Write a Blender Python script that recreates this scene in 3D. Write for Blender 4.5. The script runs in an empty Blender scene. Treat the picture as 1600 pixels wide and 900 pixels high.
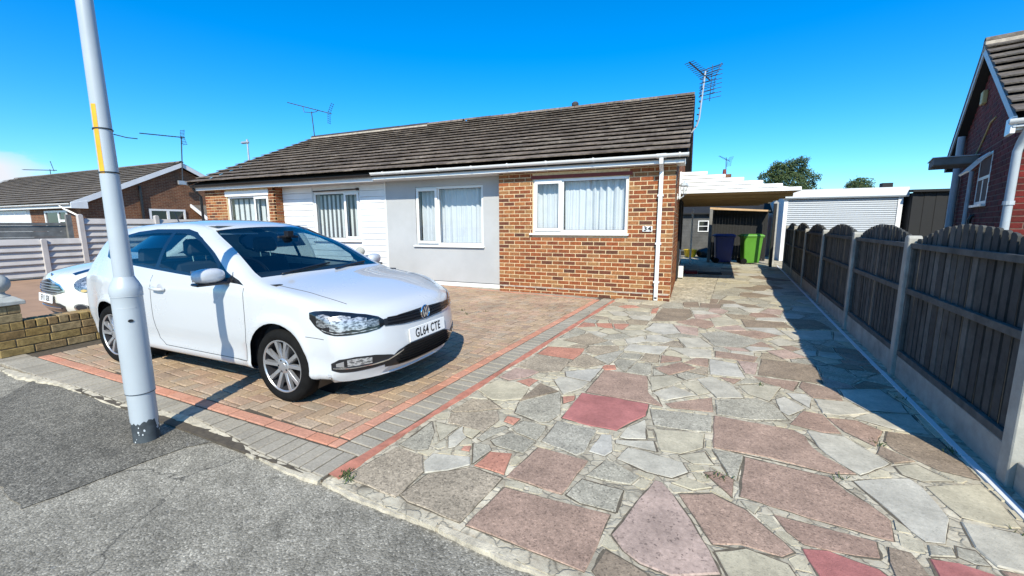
import bpy, bmesh, math, random
from mathutils import Vector, Matrix
from mathutils.bvhtree import BVHTree
random.seed(7)
R = math.radians
SC = bpy.context.scene
COL = SC.collection

# ------------------------------------------------------------------ camera
PIT, ROLL, YAW, CAMH = R(8.63), R(-0.2), R(23.09), 1.40
fw = Vector((-math.sin(YAW)*math.cos(PIT), math.cos(YAW)*math.cos(PIT), -math.sin(PIT)))
rt = Vector((math.cos(YAW), math.sin(YAW), 0))
up = rt.cross(fw)
r2 = rt*math.cos(ROLL)+up*math.sin(ROLL)
u2 = up*math.cos(ROLL)-rt*math.sin(ROLL)
cam = bpy.data.cameras.new('camera')
camo = bpy.data.objects.new('camera', cam)
COL.objects.link(camo)
m = Matrix((r2, u2, -fw)).transposed().to_4x4()
m.translation = Vector((0, 0, CAMH))
camo.matrix_world = m
cam.sensor_width = 36
cam.sensor_fit = 'HORIZONTAL'
cam.lens = 652.6/1600*36
cam.clip_start = 0.05
cam.clip_end = 3000
SC.camera = camo

# ------------------------------------------------------------------ sky and sun
SUN_AZ, SUN_EL = R(160), R(40.5)      # from +Y towards +X
wd = bpy.data.worlds.new('World')
SC.world = wd
wd.use_nodes = True
nt = wd.node_tree
bg = nt.nodes['Background']
sky = nt.nodes.new('ShaderNodeTexSky')
sky.sky_type = 'NISHITA'
sky.sun_disc = False
sky.sun_elevation = SUN_EL
sky.sun_rotation = SUN_AZ
sky.altitude = 0
sky.air_density = 1.0
sky.dust_density = 0.4
sky.ozone_density = 2.6
hs = nt.nodes.new('ShaderNodeHueSaturation')
hs.inputs['Saturation'].default_value = 1.27
hs.inputs['Value'].default_value = 1.2
tint = nt.nodes.new('ShaderNodeMixRGB'); tint.blend_type = 'MULTIPLY'; tint.inputs[0].default_value = 1.0
tint.inputs[2].default_value = (0.68, 0.90, 1.10, 1)
nt.links.new(sky.outputs[0], tint.inputs[1])
nt.links.new(tint.outputs[0], hs.inputs['Color'])
# fair-weather cumulus low over the horizon
tc = nt.nodes.new('ShaderNodeTexCoord')
mp = nt.nodes.new('ShaderNodeMapping')
mp.inputs['Scale'].default_value = (1, 1, 2.2)
mp.inputs['Location'].default_value = (0.2, 0.45, 0.1)
nz = nt.nodes.new('ShaderNodeTexNoise')
nz.inputs['Scale'].default_value = 11
nz.inputs['Detail'].default_value = 9
nz.inputs['Roughness'].default_value = 0.56
sep = nt.nodes.new('ShaderNodeSeparateXYZ')
nt.links.new(tc.outputs['Generated'], mp.inputs[0])
nt.links.new(mp.outputs[0], nz.inputs['Vector'])
nt.links.new(tc.outputs['Generated'], sep.inputs[0])
band = nt.nodes.new('ShaderNodeValToRGB')      # clouds sit between 2 and 13 degrees of elevation
cr = band.color_ramp
cr.elements[0].position = 0.045; cr.elements[0].color = (0, 0, 0, 1)
cr.elements[1].position = 0.125; cr.elements[1].color = (0, 0, 0, 1)
e = cr.elements.new(0.07); e.color = (1, 1, 1, 1)
e = cr.elements.new(0.09); e.color = (1, 1, 1, 1)
nt.links.new(sep.outputs[2], band.inputs[0])
west = nt.nodes.new('ShaderNodeMapRange')      # the bank of cloud lies away to the west
west.inputs['From Min'].default_value = -0.932; west.inputs['From Max'].default_value = -0.952
nt.links.new(sep.outputs[0], west.inputs[0])
thr = nt.nodes.new('ShaderNodeMapRange')
thr.inputs['From Min'].default_value = 0.41; thr.inputs['From Max'].default_value = 0.51
nt.links.new(nz.outputs[0], thr.inputs[0])
ml = nt.nodes.new('ShaderNodeMath'); ml.operation = 'MULTIPLY'
nt.links.new(band.outputs[0], ml.inputs[0]); nt.links.new(thr.outputs[0], ml.inputs[1])
ml2 = nt.nodes.new('ShaderNodeMath'); ml2.operation = 'MULTIPLY'
nt.links.new(ml.outputs[0], ml2.inputs[0]); nt.links.new(west.outputs[0], ml2.inputs[1])
mixc = nt.nodes.new('ShaderNodeMixRGB')
mixc.inputs[2].default_value = (5.0, 5.2, 5.6, 1)
nt.links.new(ml2.outputs[0], mixc.inputs[0])
nt.links.new(hs.outputs[0], mixc.inputs[1])
nt.links.new(mixc.outputs[0], bg.inputs['Color'])
bg.inputs['Strength'].default_value = 0.135

sun = bpy.data.lights.new('sun', 'SUN')
sun.energy = 5.0
sun.angle = R(0.53)
sun.color = (1.0, 0.945, 0.79)
suno = bpy.data.objects.new('sun', sun)
COL.objects.link(suno)
SD = Vector((math.sin(SUN_AZ)*math.cos(SUN_EL), math.cos(SUN_AZ)*math.cos(SUN_EL), math.sin(SUN_EL)))
suno.rotation_euler = (-SD).to_track_quat('-Z', 'Y').to_euler()
suno.location = (8, -10, 14)

SC.view_settings.view_transform = 'Standard'
SC.view_settings.look = 'None'
SC.view_settings.exposure = 0.38
SC.view_settings.gamma = 1
SC.view_settings.use_curve_mapping = False
SC.cycles.use_denoising = True
SC.cycles.max_bounces = 8
SC.cycles.transparent_max_bounces = 16

# ------------------------------------------------------------------ materials
MATS = {}
def nmat(name):
    mt = bpy.data.materials.new(name)
    mt.use_nodes = True
    MATS[name] = mt
    return mt, mt.node_tree, mt.node_tree.nodes['Principled BSDF']
def c4(c):
    return (c[0], c[1], c[2], 1)
def ramp(nt, stops, interp='LINEAR'):
    r = nt.nodes.new('ShaderNodeValToRGB')
    r.color_ramp.interpolation = interp
    el = r.color_ramp.elements
    while len(el) < len(stops):
        el.new(0.5)
    for e, (p, c) in zip(el, stops):
        e.position = p
        e.color = c4(c) if not isinstance(c, (int, float)) else (c, c, c, 1)
    return r
def noise(nt, scale, detail=5, rough=0.55, coord='Object', sc3=None, off=None):
    t = nt.nodes.new('ShaderNodeTexCoord')
    n = nt.nodes.new('ShaderNodeTexNoise')
    n.inputs['Scale'].default_value = scale
    n.inputs['Detail'].default_value = detail
    n.inputs['Roughness'].default_value = rough
    if coord == 'World':
        g = nt.nodes.new('ShaderNodeNewGeometry'); src = g.outputs['Position']
    else:
        src = t.outputs[coord]
    if sc3 or off:
        mpn = nt.nodes.new('ShaderNodeMapping')
        if sc3: mpn.inputs['Scale'].default_value = sc3
        if off: mpn.inputs['Location'].default_value = off
        nt.links.new(src, mpn.inputs[0]); src = mpn.outputs[0]
    nt.links.new(src, n.inputs['Vector'])
    return n
def mulc(nt, a, b, fac=1.0, mode='MULTIPLY'):
    mx = nt.nodes.new('ShaderNodeMixRGB')
    mx.blend_type = mode
    mx.inputs[0].default_value = fac
    nt.links.new(a, mx.inputs[1]); nt.links.new(b, mx.inputs[2])
    return mx.outputs[0]
def bump(nt, bs, h, strength, dist):
    b = nt.nodes.new('ShaderNodeBump')
    b.inputs['Strength'].default_value = strength
    b.inputs['Distance'].default_value = dist
    nt.links.new(h, b.inputs['Height'])
    nt.links.new(b.outputs[0], bs.inputs['Normal'])
def rnd(nt):
    """one random number for each piece, whether it is an object or an island of a joined mesh"""
    o = nt.nodes.new('ShaderNodeObjectInfo'); g = nt.nodes.new('ShaderNodeNewGeometry')
    a = nt.nodes.new('ShaderNodeMath'); a.operation = 'ADD'
    nt.links.new(o.outputs['Random'], a.inputs[0]); nt.links.new(g.outputs['Random Per Island'], a.inputs[1])
    f = nt.nodes.new('ShaderNodeMath'); f.operation = 'FRACT'
    nt.links.new(a.outputs[0], f.inputs[0])
    return f.outputs[0]
def plain(name, col, rough=0.5, metal=0, var=0.12, nscale=6, bmp=0.0, bscale=60, coat=0, coord='Object', streak=None, spec=0.5, bdist=0.004):
    mt, nt, bs = nmat(name)
    n = noise(nt, nscale, 6, 0.6, coord, streak)
    r = ramp(nt, [(0.3, tuple(max(0, x*(1-var)) for x in col)), (0.7, tuple(x*(1+var) for x in col))])
    nt.links.new(n.outputs[0], r.inputs[0])
    nt.links.new(r.outputs[0], bs.inputs['Base Color'])
    rr = nt.nodes.new('ShaderNodeMapRange')
    rr.inputs['To Min'].default_value = max(0.02, rough-0.06); rr.inputs['To Max'].default_value = min(1, rough+0.06)
    nt.links.new(n.outputs[0], rr.inputs[0]); nt.links.new(rr.outputs[0], bs.inputs['Roughness'])
    bs.inputs['Metallic'].default_value = metal
    bs.inputs['Coat Weight'].default_value = coat
    bs.inputs['Specular IOR Level'].default_value = spec
    bs.inputs['Coat Roughness'].default_value = 0.03
    if bmp:
        n2 = noise(nt, bscale, 4, 0.6, coord)
        bump(nt, bs, n2.outputs[0], bmp, bdist)
    return mt
def pieces_mat(name, stops, rough=0.85, nscale=30, namt=0.35, bmp=0.5, bscale=90, bdist=0.004, stain=0.0, sscale=1.5, coord='World', speck=None, interp='LINEAR'):
    """random colour for each piece from a ramp, fine grain, optional large stains and speckle"""
    mt, nt, bs = nmat(name)
    rp = ramp(nt, stops, interp)
    nt.links.new(rnd(nt), rp.inputs[0])
    n = noise(nt, nscale, 6, 0.65, coord)
    g = ramp(nt, [(0.28, 1-namt), (0.72, 1+namt*0.45)])
    nt.links.new(n.outputs[0], g.inputs[0])
    col = mulc(nt, rp.outputs[0], g.outputs[0])
    if stain:
        n3 = noise(nt, sscale, 5, 0.65, coord)
        g3 = ramp(nt, [(0.35, 1-stain), (0.65, 1.0)])
        nt.links.new(n3.outputs[0], g3.inputs[0])
        col = mulc(nt, col, g3.outputs[0])
    n2 = noise(nt, bscale, 5, 0.7, coord)
    if speck:
        sc, lo, cdark, clight = speck
        v = nt.nodes.new('ShaderNodeTexVoronoi'); v.inputs['Scale'].default_value = sc
        gg = nt.nodes.new('ShaderNodeNewGeometry'); nt.links.new(gg.outputs['Position'], v.inputs['Vector'])
        bw = nt.nodes.new('ShaderNodeSeparateColor'); nt.links.new(v.outputs['Color'], bw.inputs[0])
        vr = ramp(nt, [(0.0, cdark), (lo, 1.0), (1-lo*0.8, 1.0), (1.0, clight)])
        nt.links.new(bw.outputs[0], vr.inputs[0])
        col = mulc(nt, col, vr.outputs[0])
    nt.links.new(col, bs.inputs['Base Color'])
    bs.inputs['Roughness'].default_value = rough
    bs.inputs['Specular IOR Level'].default_value = 0.3
    if bmp: bump(nt, bs, n2.outputs[0], bmp, bdist)
    return mt
def glass_mat(name, tint, refl=0.0, rough=0.0):
    mt = bpy.data.materials.new(name); mt.use_nodes = True; MATS[name] = mt
    nt = mt.node_tree; nt.nodes.clear()
    o = nt.nodes.new('ShaderNodeOutputMaterial'); mx = nt.nodes.new('ShaderNodeMixShader')
    t = nt.nodes.new('ShaderNodeBsdfTransparent'); t.inputs[0].default_value = c4(tint)
    gl = nt.nodes.new('ShaderNodeBsdfGlossy'); gl.inputs['Roughness'].default_value = rough
    lw = nt.nodes.new('ShaderNodeLayerWeight'); lw.inputs['Blend'].default_value = 0.5      # thin pane: the same from both sides
    pw = nt.nodes.new('ShaderNodeMath'); pw.operation = 'POWER'; pw.inputs[1].default_value = 4.5
    nt.links.new(lw.outputs['Facing'], pw.inputs[0])
    ad = nt.nodes.new('ShaderNodeMath'); ad.operation = 'MULTIPLY_ADD'; ad.inputs[1].default_value = 0.85; ad.inputs[2].default_value = 0.055+refl; ad.use_clamp = True
    nt.links.new(pw.outputs[0], ad.inputs[0]); nt.links.new(ad.outputs[0], mx.inputs[0])
    nt.links.new(t.outputs[0], mx.inputs[1]); nt.links.new(gl.outputs[0], mx.inputs[2])
    nt.links.new(mx.outputs[0], o.inputs[0])
    return mt

# ------------------------------------------------------------------ mesh helpers
class MB:
    def __init__(s): s.v = []; s.f = []
    def add(s, vs, fs):
        o = len(s.v); s.v += [tuple(p) for p in vs]; s.f += [tuple(i+o for i in f) for f in fs]; return s
    def box(s, x0, x1, y0, y1, z0, z1):
        return s.add([(x0,y0,z0),(x1,y0,z0),(x1,y1,z0),(x0,y1,z0),(x0,y0,z1),(x1,y0,z1),(x1,y1,z1),(x0,y1,z1)],
                     [(0,3,2,1),(4,5,6,7),(0,1,5,4),(1,2,6,5),(2,3,7,6),(3,0,4,7)])
    def prism(s, poly, d, t0, t1):
        """extrude polygon (list of 2-tuples) along axis d (0,1,2) from t0 to t1"""
        n = len(poly)
        def P(a, b, t):
            return (t,a,b) if d == 0 else ((a,t,b) if d == 1 else (a,b,t))
        vs = [P(a,b,t0) for a,b in poly]+[P(a,b,t1) for a,b in poly]
        fs = [tuple(range(n))[::-1], tuple(range(n,2*n))]+[(i,(i+1)%n,n+(i+1)%n,n+i) for i in range(n)]
        return s.add(vs, fs)
    def tube(s, pts, r, n=8, cap=True):
        pts = [Vector(p) for p in pts]; rs = r if isinstance(r, (list,tuple)) else [r]*len(pts)
        vs = []; pu = None
        for i,p in enumerate(pts):
            d = (pts[min(i+1,len(pts)-1)]-pts[max(i-1,0)]).normalized()
            if pu is None:
                a = Vector((0,0,1)) if abs(d.z) < 0.9 else Vector((1,0,0))
                pu = d.cross(a).normalized()
            pu = (pu-d*pu.dot(d)).normalized(); w = d.cross(pu)
            for k in range(n):
                t = 2*math.pi*k/n
                vs.append(p+(pu*math.cos(t)+w*math.sin(t))*rs[i])
        fs = []
        for i in range(len(pts)-1):
            for k in range(n):
                fs.append((i*n+k, i*n+(k+1)%n, (i+1)*n+(k+1)%n, (i+1)*n+k))
        if cap: fs += [tuple(range(n))[::-1], tuple(range((len(pts)-1)*n, len(pts)*n))]
        return s.add(vs, fs)
    def lathe(s, prof, n=24, axis='z', c=(0,0,0), closed=False):
        vs = []
        for r,h in prof:
            for k in range(n):
                t = 2*math.pi*k/n; a,b = r*math.cos(t), r*math.sin(t)
                p = (a,b,h) if axis == 'z' else ((a,h,b) if axis == 'y' else (h,a,b))
                vs.append((p[0]+c[0],p[1]+c[1],p[2]+c[2]))
        fs = []
        m_ = len(prof)
        for i in range(m_ if closed else m_-1):
            j = (i+1)%m_
            for k in range(n):
                fs.append((i*n+k, i*n+(k+1)%n, j*n+(k+1)%n, j*n+k))
        return s.add(vs, fs)
    def build(s, name, mat, parent=None, smooth=False, bevel=0, fix=False):
        me = bpy.data.meshes.new(name)
        me.from_pydata(s.v, [], s.f)
        if fix or bevel:
            bm = bmesh.new(); bm.from_mesh(me)
            bmesh.ops.recalc_face_normals(bm, faces=bm.faces)
            if bevel: bmesh.ops.bevel(bm, geom=bm.edges[:], offset=bevel, segments=1, affect='EDGES', clamp_overlap=True)
            bm.to_mesh(me); bm.free()
        return link(name, me, mat, parent, smooth)
def M(mat): return MATS[mat] if isinstance(mat, str) else mat
def link(name, me, mat, parent=None, smooth=False):
    o = bpy.data.objects.new(name, me)
    COL.objects.link(o)
    if mat is not None and not me.materials: me.materials.append(M(mat))
    if parent is not None: o.parent = parent
    if smooth:
        me.polygons.foreach_set('use_smooth', [True]*len(me.polygons))
        if smooth != 'all':
            try: me.set_sharp_from_angle(angle=R(smooth if smooth is not True else 40))
            except Exception: pass
    return o
def box(name, mat, parent, x0, x1, y0, y1, z0, z1, bevel=0):
    return MB().box(x0,x1,y0,y1,z0,z1).build(name, mat, parent, bevel=bevel)
def tag(o, label, cat, group=None):
    o['label'] = label; o['category'] = cat
    if group: o['group'] = group
    return o
def thing(name, label, cat, loc=(0,0,0), rz=0, group=None):
    o = bpy.data.objects.new(name, None); COL.objects.link(o)
    o.empty_display_size = 0.1
    o.location = loc; o.rotation_euler = (0,0,rz)
    return tag(o, label, cat, group)
def struct(o, label=None):
    o['kind'] = 'structure'
    if label: o['label'] = label
    return o
BOXES = {}
def unit_box(dx, dy, dz, bev, mat, name):
    k = (round(dx,3), round(dy,3), round(dz,3), bev, M(mat).name)
    if k not in BOXES:
        b = MB().box(-dx/2,dx/2,-dy/2,dy/2,-dz/2,dz/2)
        me = bpy.data.meshes.new(name); me.from_pydata(b.v, [], b.f)
        if bev:
            bm = bmesh.new(); bm.from_mesh(me)
            # bevel only the outward edges to stay cheap
            bmesh.ops.bevel(bm, geom=bm.edges[:], offset=bev, segments=1, affect='EDGES'); bm.to_mesh(me); bm.free()
        me.materials.append(M(mat)); BOXES[k] = me
    return BOXES[k]
def dist_cam(p): return (Vector(p)-Vector((0,0,CAMH))).length
def lay_boxes(name, items, mat, parent, limit=300, xf=None, bev=0, rest_name=None):
    """items: (centre, (dx,dy,dz), rz). The ones that show largest become objects, the rest one joined part."""
    xf = xf or Matrix.Identity(4)
    items = sorted(items, key=lambda it: dist_cam(xf @ Vector(it[0]))/max(0.05, math.sqrt(it[1][0]*max(it[1][1],it[1][2]))))
    for (c, d, rz) in items[:limit]:
        o = bpy.data.objects.new(name, unit_box(d[0],d[1],d[2],bev,mat,name)); COL.objects.link(o)
        o.parent = parent; o.location = c
        o.rotation_euler = rz if isinstance(rz, tuple) else (0,0,rz)
    rest = items[limit:]
    if rest:
        b = MB()
        for (c, d, rz) in rest:
            eu = Matrix.Rotation(rz,3,'Z') if not isinstance(rz, tuple) else __import__('mathutils').Euler(rz).to_matrix()
            q = MB().box(-d[0]/2,d[0]/2,-d[1]/2,d[1]/2,-d[2]/2,d[2]/2)
            b.add([eu @ Vector(v)+Vector(c) for v in q.v], q.f)
        o = b.build(rest_name or name+'s_beyond', mat, parent); o['kind'] = 'stuff'
def text_mesh(txt, size, depth=0.002, bold=0.0, sx=1.0):
    cu = bpy.data.curves.new('t', 'FONT'); cu.body = txt; cu.size = size; cu.extrude = depth; cu.offset = bold
    cu.space_character = 1.12; cu.align_x = 'CENTER'; cu.align_y = 'CENTER'
    o = bpy.data.objects.new('t', cu); COL.objects.link(o)
    bpy.context.view_layer.update()
    me = bpy.data.meshes.new_from_object(o.evaluated_get(bpy.context.evaluated_depsgraph_get()))
    bpy.data.objects.remove(o)
    if sx != 1.0:
        for v in me.vertices: v.co.x *= sx
    return me
# polygon tools
def area2(P): return .5*sum(P[i][0]*P[(i+1)%len(P)][1]-P[(i+1)%len(P)][0]*P[i][1] for i in range(len(P)))
def clip_half(P, n, d):
    """keep the part with n.p <= d"""
    out = []
    for i in range(len(P)):
        a = P[i]; b = P[(i+1)%len(P)]
        da = n[0]*a[0]+n[1]*a[1]-d; db = n[0]*b[0]+n[1]*b[1]-d
        if da <= 0: out.append(a)
        if (da < 0 < db) or (db < 0 < da):
            t = da/(da-db); out.append((a[0]+t*(b[0]-a[0]), a[1]+t*(b[1]-a[1])))
    return out
def clip_poly(P, C):
    """clip P by convex ccw C"""
    for i in range(len(C)):
        a = C[i]; b = C[(i+1)%len(C)]
        n = (b[1]-a[1], -(b[0]-a[0]))
        P = clip_half(P, n, n[0]*a[0]+n[1]*a[1])
        if len(P) < 3: return []
    return P
def shrink(P, g):
    """inset a ccw polygon by g through its half planes (convex) """
    Q = list(P)
    for i in range(len(P)):
        a = P[i]; b = P[(i+1)%len(P)]
        L = math.hypot(b[0]-a[0], b[1]-a[1])
        if L < 1e-5: continue
        n = ((b[1]-a[1])/L, -(b[0]-a[0])/L)
        Q = clip_half(Q, n, n[0]*a[0]+n[1]*a[1]-g)
        if len(Q) < 3: return []
    return Q
def inset(P, g):
    """offset every edge of a convex ccw polygon inwards, keeping its vertices in order"""
    P = [p for i,p in enumerate(P) if math.hypot(p[0]-P[i-1][0],p[1]-P[i-1][1]) > 1e-4]
    n = len(P); out = []
    for i in range(n):
        a, b, c = P[i-1], P[i], P[(i+1)%n]
        l1 = math.hypot(b[0]-a[0],b[1]-a[1]); l2 = math.hypot(c[0]-b[0],c[1]-b[1])
        n1 = (-(b[1]-a[1])/l1,(b[0]-a[0])/l1); n2 = (-(c[1]-b[1])/l2,(c[0]-b[0])/l2)
        k = 1+n1[0]*n2[0]+n1[1]*n2[1]
        if k < 0.05: k = 0.05
        out.append((b[0]+(n1[0]+n2[0])/k*g, b[1]+(n1[1]+n2[1])/k*g))
    return out
def hull(P):
    P = sorted(set(P))
    def half(L):
        h = []
        for p in L:
            while len(h) >= 2 and (h[-1][0]-h[-2][0])*(p[1]-h[-2][1])-(h[-1][1]-h[-2][1])*(p[0]-h[-2][0]) <= 0: h.pop()
            h.append(p)
        return h[:-1]
    return half(P)+half(P[::-1])
def in_poly(p, P):
    c = False
    for i in range(len(P)):
        a = P[i]; b = P[i-1]
        if (a[1] > p[1]) != (b[1] > p[1]) and p[0] < (b[0]-a[0])*(p[1]-a[1])/(b[1]-a[1])+a[0]: c = not c
    return c
TH = R(4.86)
def D(s, t, z=0):    # driveway frame: t runs along the fence, s across
    return (s*math.cos(TH)+t*math.sin(TH), -s*math.sin(TH)+t*math.cos(TH), z)
def Dinv(x, y): return (x*math.cos(TH)-y*math.sin(TH), x*math.sin(TH)+y*math.cos(TH))

# ------------------------------------------------------------------ material library
def asphalt(name, lo, hi, patch=0.25):
    mt, nt, bs = nmat(name)
    g = nt.nodes.new('ShaderNodeNewGeometry')
    v = nt.nodes.new('ShaderNodeTexVoronoi'); v.inputs['Scale'].default_value = 125
    nt.links.new(g.outputs['Position'], v.inputs['Vector'])
    sc = nt.nodes.new('ShaderNodeSeparateColor'); nt.links.new(v.outputs['Color'], sc.inputs[0])
    r = ramp(nt, [(0.0, tuple(x*0.62 for x in lo)), (0.35, lo), (0.85, hi), (1.0, tuple(x*1.5 for x in hi))])
    nt.links.new(sc.outputs[0], r.inputs[0])
    n = noise(nt, 1.1, 7, 0.68, 'World')
    p = ramp(nt, [(0.33, 1-patch), (0.5, 1.0), (0.68, 1+patch)])
    nt.links.new(n.outputs[0], p.inputs[0])
    c = mulc(nt, r.outputs[0], p.outputs[0])
    n2 = noise(nt, 9, 6, 0.7, 'World')
    p2 = ramp(nt, [(0.3, 0.72), (0.7, 1.2)])
    nt.links.new(n2.outputs[0], p2.inputs[0])
    c = mulc(nt, c, p2.outputs[0])
    n3 = noise(nt, 30, 3, 0.6, 'World', (1, 1, 1), (5, 3, 1))      # pale worn flecks
    p3 = ramp(nt, [(0.66, 0.0), (0.76, 1.0)])
    nt.links.new(n3.outputs[0], p3.inputs[0])
    mx = nt.nodes.new('ShaderNodeMixRGB'); mx.inputs[2].default_value = (0.27, 0.265, 0.25, 1)
    sm = nt.nodes.new('ShaderNodeMath'); sm.operation = 'MULTIPLY'; sm.inputs[1].default_value = 0.5
    nt.links.new(p3.outputs[0], sm.inputs[0]); nt.links.new(sm.outputs[0], mx.inputs[0]); nt.links.new(c, mx.inputs[1])
    # hairline cracks wandering through the surface, present only here and there
    vc = nt.nodes.new('ShaderNodeTexVoronoi'); vc.feature = 'DISTANCE_TO_EDGE'; vc.inputs['Scale'].default_value = 0.85
    wn = noise(nt, 3.0, 4, 0.6, 'World'); va_ = nt.nodes.new('ShaderNodeVectorMath'); va_.operation = 'MULTIPLY_ADD'
    va_.inputs[1].default_value = (0.35,0.35,0.0); nt.links.new(wn.outputs['Color'], va_.inputs[0]); nt.links.new(g.outputs['Position'], va_.inputs[2])
    nt.links.new(va_.outputs[0], vc.inputs['Vector'])
    ck = ramp(nt, [(0.0, 1.0), (0.006, 0.0)]); nt.links.new(vc.outputs['Distance'], ck.inputs[0])
    cm = noise(nt, 0.9, 2, 0.5, 'World', None, (9,4,0)); cmr = ramp(nt, [(0.5, 0.0), (0.58, 0.75)]); nt.links.new(cm.outputs[0], cmr.inputs[0])
    cmul = mulc(nt, ck.outputs[0], cmr.outputs[0])
    mk = nt.nodes.new('ShaderNodeMixRGB'); mk.inputs[2].default_value = (0.03,0.028,0.025,1)
    nt.links.new(cmul, mk.inputs[0]); nt.links.new(mx.outputs[0], mk.inputs[1])
    # old oil and gum spots
    n5 = noise(nt, 5.5, 2, 0.5, 'World', None, (2,7,0)); r5 = ramp(nt, [(0.70, 1.0), (0.76, 0.62)]); nt.links.new(n5.outputs[0], r5.inputs[0])
    nt.links.new(mulc(nt, mk.outputs[0], r5.outputs[0]), bs.inputs['Base Color'])
    bs.inputs['Roughness'].default_value = 0.9
    bs.inputs['Specular IOR Level'].default_value = 0.25
    ad = nt.nodes.new('ShaderNodeMath'); ad.operation = 'MULTIPLY_ADD'; ad.inputs[1].default_value = -1.4
    nt.links.new(v.outputs['Distance'], ad.inputs[0]); nt.links.new(n2.outputs[0], ad.inputs[2])
    bump(nt, bs, ad.outputs[0], 0.7, 0.0028)
asphalt('asphalt', (0.235,0.213,0.168), (0.305,0.278,0.224), 0.24)
asphalt('asphalt_dark', (0.125,0.114,0.092), (0.205,0.187,0.152), 0.22)
pieces_mat('block_buff', [(0,(0.45,0.315,0.205)),(0.25,(0.53,0.385,0.25)),(0.45,(0.39,0.28,0.20)),(0.62,(0.53,0.35,0.24)),(0.8,(0.50,0.375,0.265)),(1,(0.44,0.345,0.25))], nscale=55, namt=0.4, bmp=0.5, bscale=120, stain=0.34, sscale=1.2)
pieces_mat('block_pink', [(0,(0.58,0.26,0.165)),(0.5,(0.62,0.31,0.205)),(1,(0.55,0.27,0.185))], nscale=55, namt=0.3, bmp=0.5, bscale=120, stain=0.25, sscale=2)
pieces_mat('block_grey', [(0,(0.34,0.30,0.235)),(0.5,(0.40,0.355,0.28)),(1,(0.36,0.32,0.255))], nscale=55, namt=0.3, bmp=0.5, bscale=120, stain=0.22, sscale=2)
plain('joint_sand', (0.075,0.06,0.042), 0.95, var=0.35, nscale=25, bmp=0.4, coord='World')
plain('red_mortar', (0.42,0.165,0.11), 0.9, var=0.35, nscale=9, bmp=0.6, bscale=80, coord='World')
plain('kerb_stone', (0.42,0.37,0.28), 0.95, var=0.35, nscale=14, bmp=0.8, bscale=70, coord='World', bdist=0.008)
pieces_mat('brick_house', [(0,(0.29,0.078,0.027)),(0.16,(0.35,0.112,0.038)),(0.3,(0.21,0.055,0.025)),(0.42,(0.38,0.16,0.058)),(0.55,(0.31,0.098,0.033)),(0.64,(0.11,0.045,0.027)),(0.72,(0.16,0.052,0.027)),(0.78,(0.34,0.125,0.047)),(0.9,(0.38,0.20,0.08)),(1,(0.26,0.078,0.03))], nscale=28, namt=0.5, bmp=0.6, bscale=110, stain=0.2, sscale=2.5, coord='World')
plain('mortar_house', (0.62,0.48,0.29), 0.95, var=0.2, nscale=20, bmp=0.5, coord='World')
pieces_mat('brick_red', [(0,(0.13,0.014,0.011)),(0.4,(0.19,0.02,0.015)),(0.7,(0.09,0.012,0.01)),(1,(0.165,0.018,0.014))], nscale=28, namt=0.4, bmp=0.6, bscale=110)
plain('mortar_red_house', (0.17,0.10,0.075), 0.95, var=0.2, nscale=20, coord='World')
pieces_mat('brick_buff', [(0,(0.34,0.22,0.075)),(0.3,(0.40,0.28,0.11)),(0.5,(0.27,0.17,0.07)),(0.75,(0.37,0.25,0.12)),(1,(0.42,0.32,0.17))], nscale=26, namt=0.55, bmp=0.8, bscale=90, stain=0.35, sscale=7)
plain('mortar_dark', (0.16,0.12,0.07), 0.95, var=0.3, nscale=30, coord='World')
pieces_mat('roof_tile', [(0,(0.165,0.128,0.10)),(0.3,(0.235,0.185,0.145)),(0.6,(0.20,0.158,0.127)),(0.85,(0.30,0.245,0.195)),(1,(0.155,0.122,0.098))], nscale=11, namt=0.6, bmp=0.9, bscale=40, bdist=0.01, stain=0.38, sscale=0.9)
pieces_mat('roof_tile_grey', [(0,(0.17,0.145,0.12)),(0.5,(0.21,0.175,0.14)),(1,(0.145,0.12,0.10))], nscale=14, namt=0.55, bmp=0.9, bscale=40, bdist=0.01, stain=0.3, sscale=0.9)
plain('ridge_tile', (0.045,0.042,0.042), 0.8, var=0.4, nscale=9, bmp=0.4)
plain('ridge_mortar', (0.42,0.36,0.29), 0.95, var=0.3, nscale=12, bmp=0.5)
plain('underlay', (0.02,0.018,0.016), 0.95)
plain('upvc', (0.73,0.73,0.72), 0.32, var=0.03, nscale=3)
plain('upvc_board', (0.71,0.71,0.70), 0.42, var=0.05, nscale=2.2)
plain('white_painted', (0.66,0.66,0.66), 0.55, var=0.09, nscale=1.6, bmp=0.15, bscale=25)
plain('black_plastic', (0.012,0.012,0.013), 0.4, var=0.2)
plain('rubber', (0.009,0.009,0.009), 0.85, var=0.25, nscale=20, spec=0.1)
plain('render_grey', (0.40,0.405,0.41), 0.9, var=0.08, nscale=1.4, bmp=0.22, bscale=160, bdist=0.002)
plain('lintel_red', (0.16,0.035,0.03), 0.8, var=0.2)
plain('curtain', (0.53,0.55,0.58), 0.9, var=0.06, nscale=4)
plain('blind_pale', (0.55,0.57,0.58), 0.8, var=0.06)
plain('blind_dark', (0.07,0.075,0.085), 0.8, var=0.15)
plain('room_dark', (0.05,0.05,0.055), 0.9)
glass_mat('window_glass', (0.93,0.96,0.97), 0.0)
glass_mat('car_glass', (0.56,0.68,0.70), 0.02)
glass_mat('lens_clear', (0.93,0.95,0.96), 0.05)
plain('concrete', (0.31,0.295,0.255), 0.92, var=0.28, nscale=5, bmp=0.55, bscale=90)
plain('concrete_pale', (0.36,0.35,0.32), 0.92, var=0.22, nscale=5, bmp=0.4, bscale=80)
plain('cap_stone', (0.37,0.375,0.35), 0.9, var=0.25, nscale=7, bmp=0.5, bscale=60)
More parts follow.
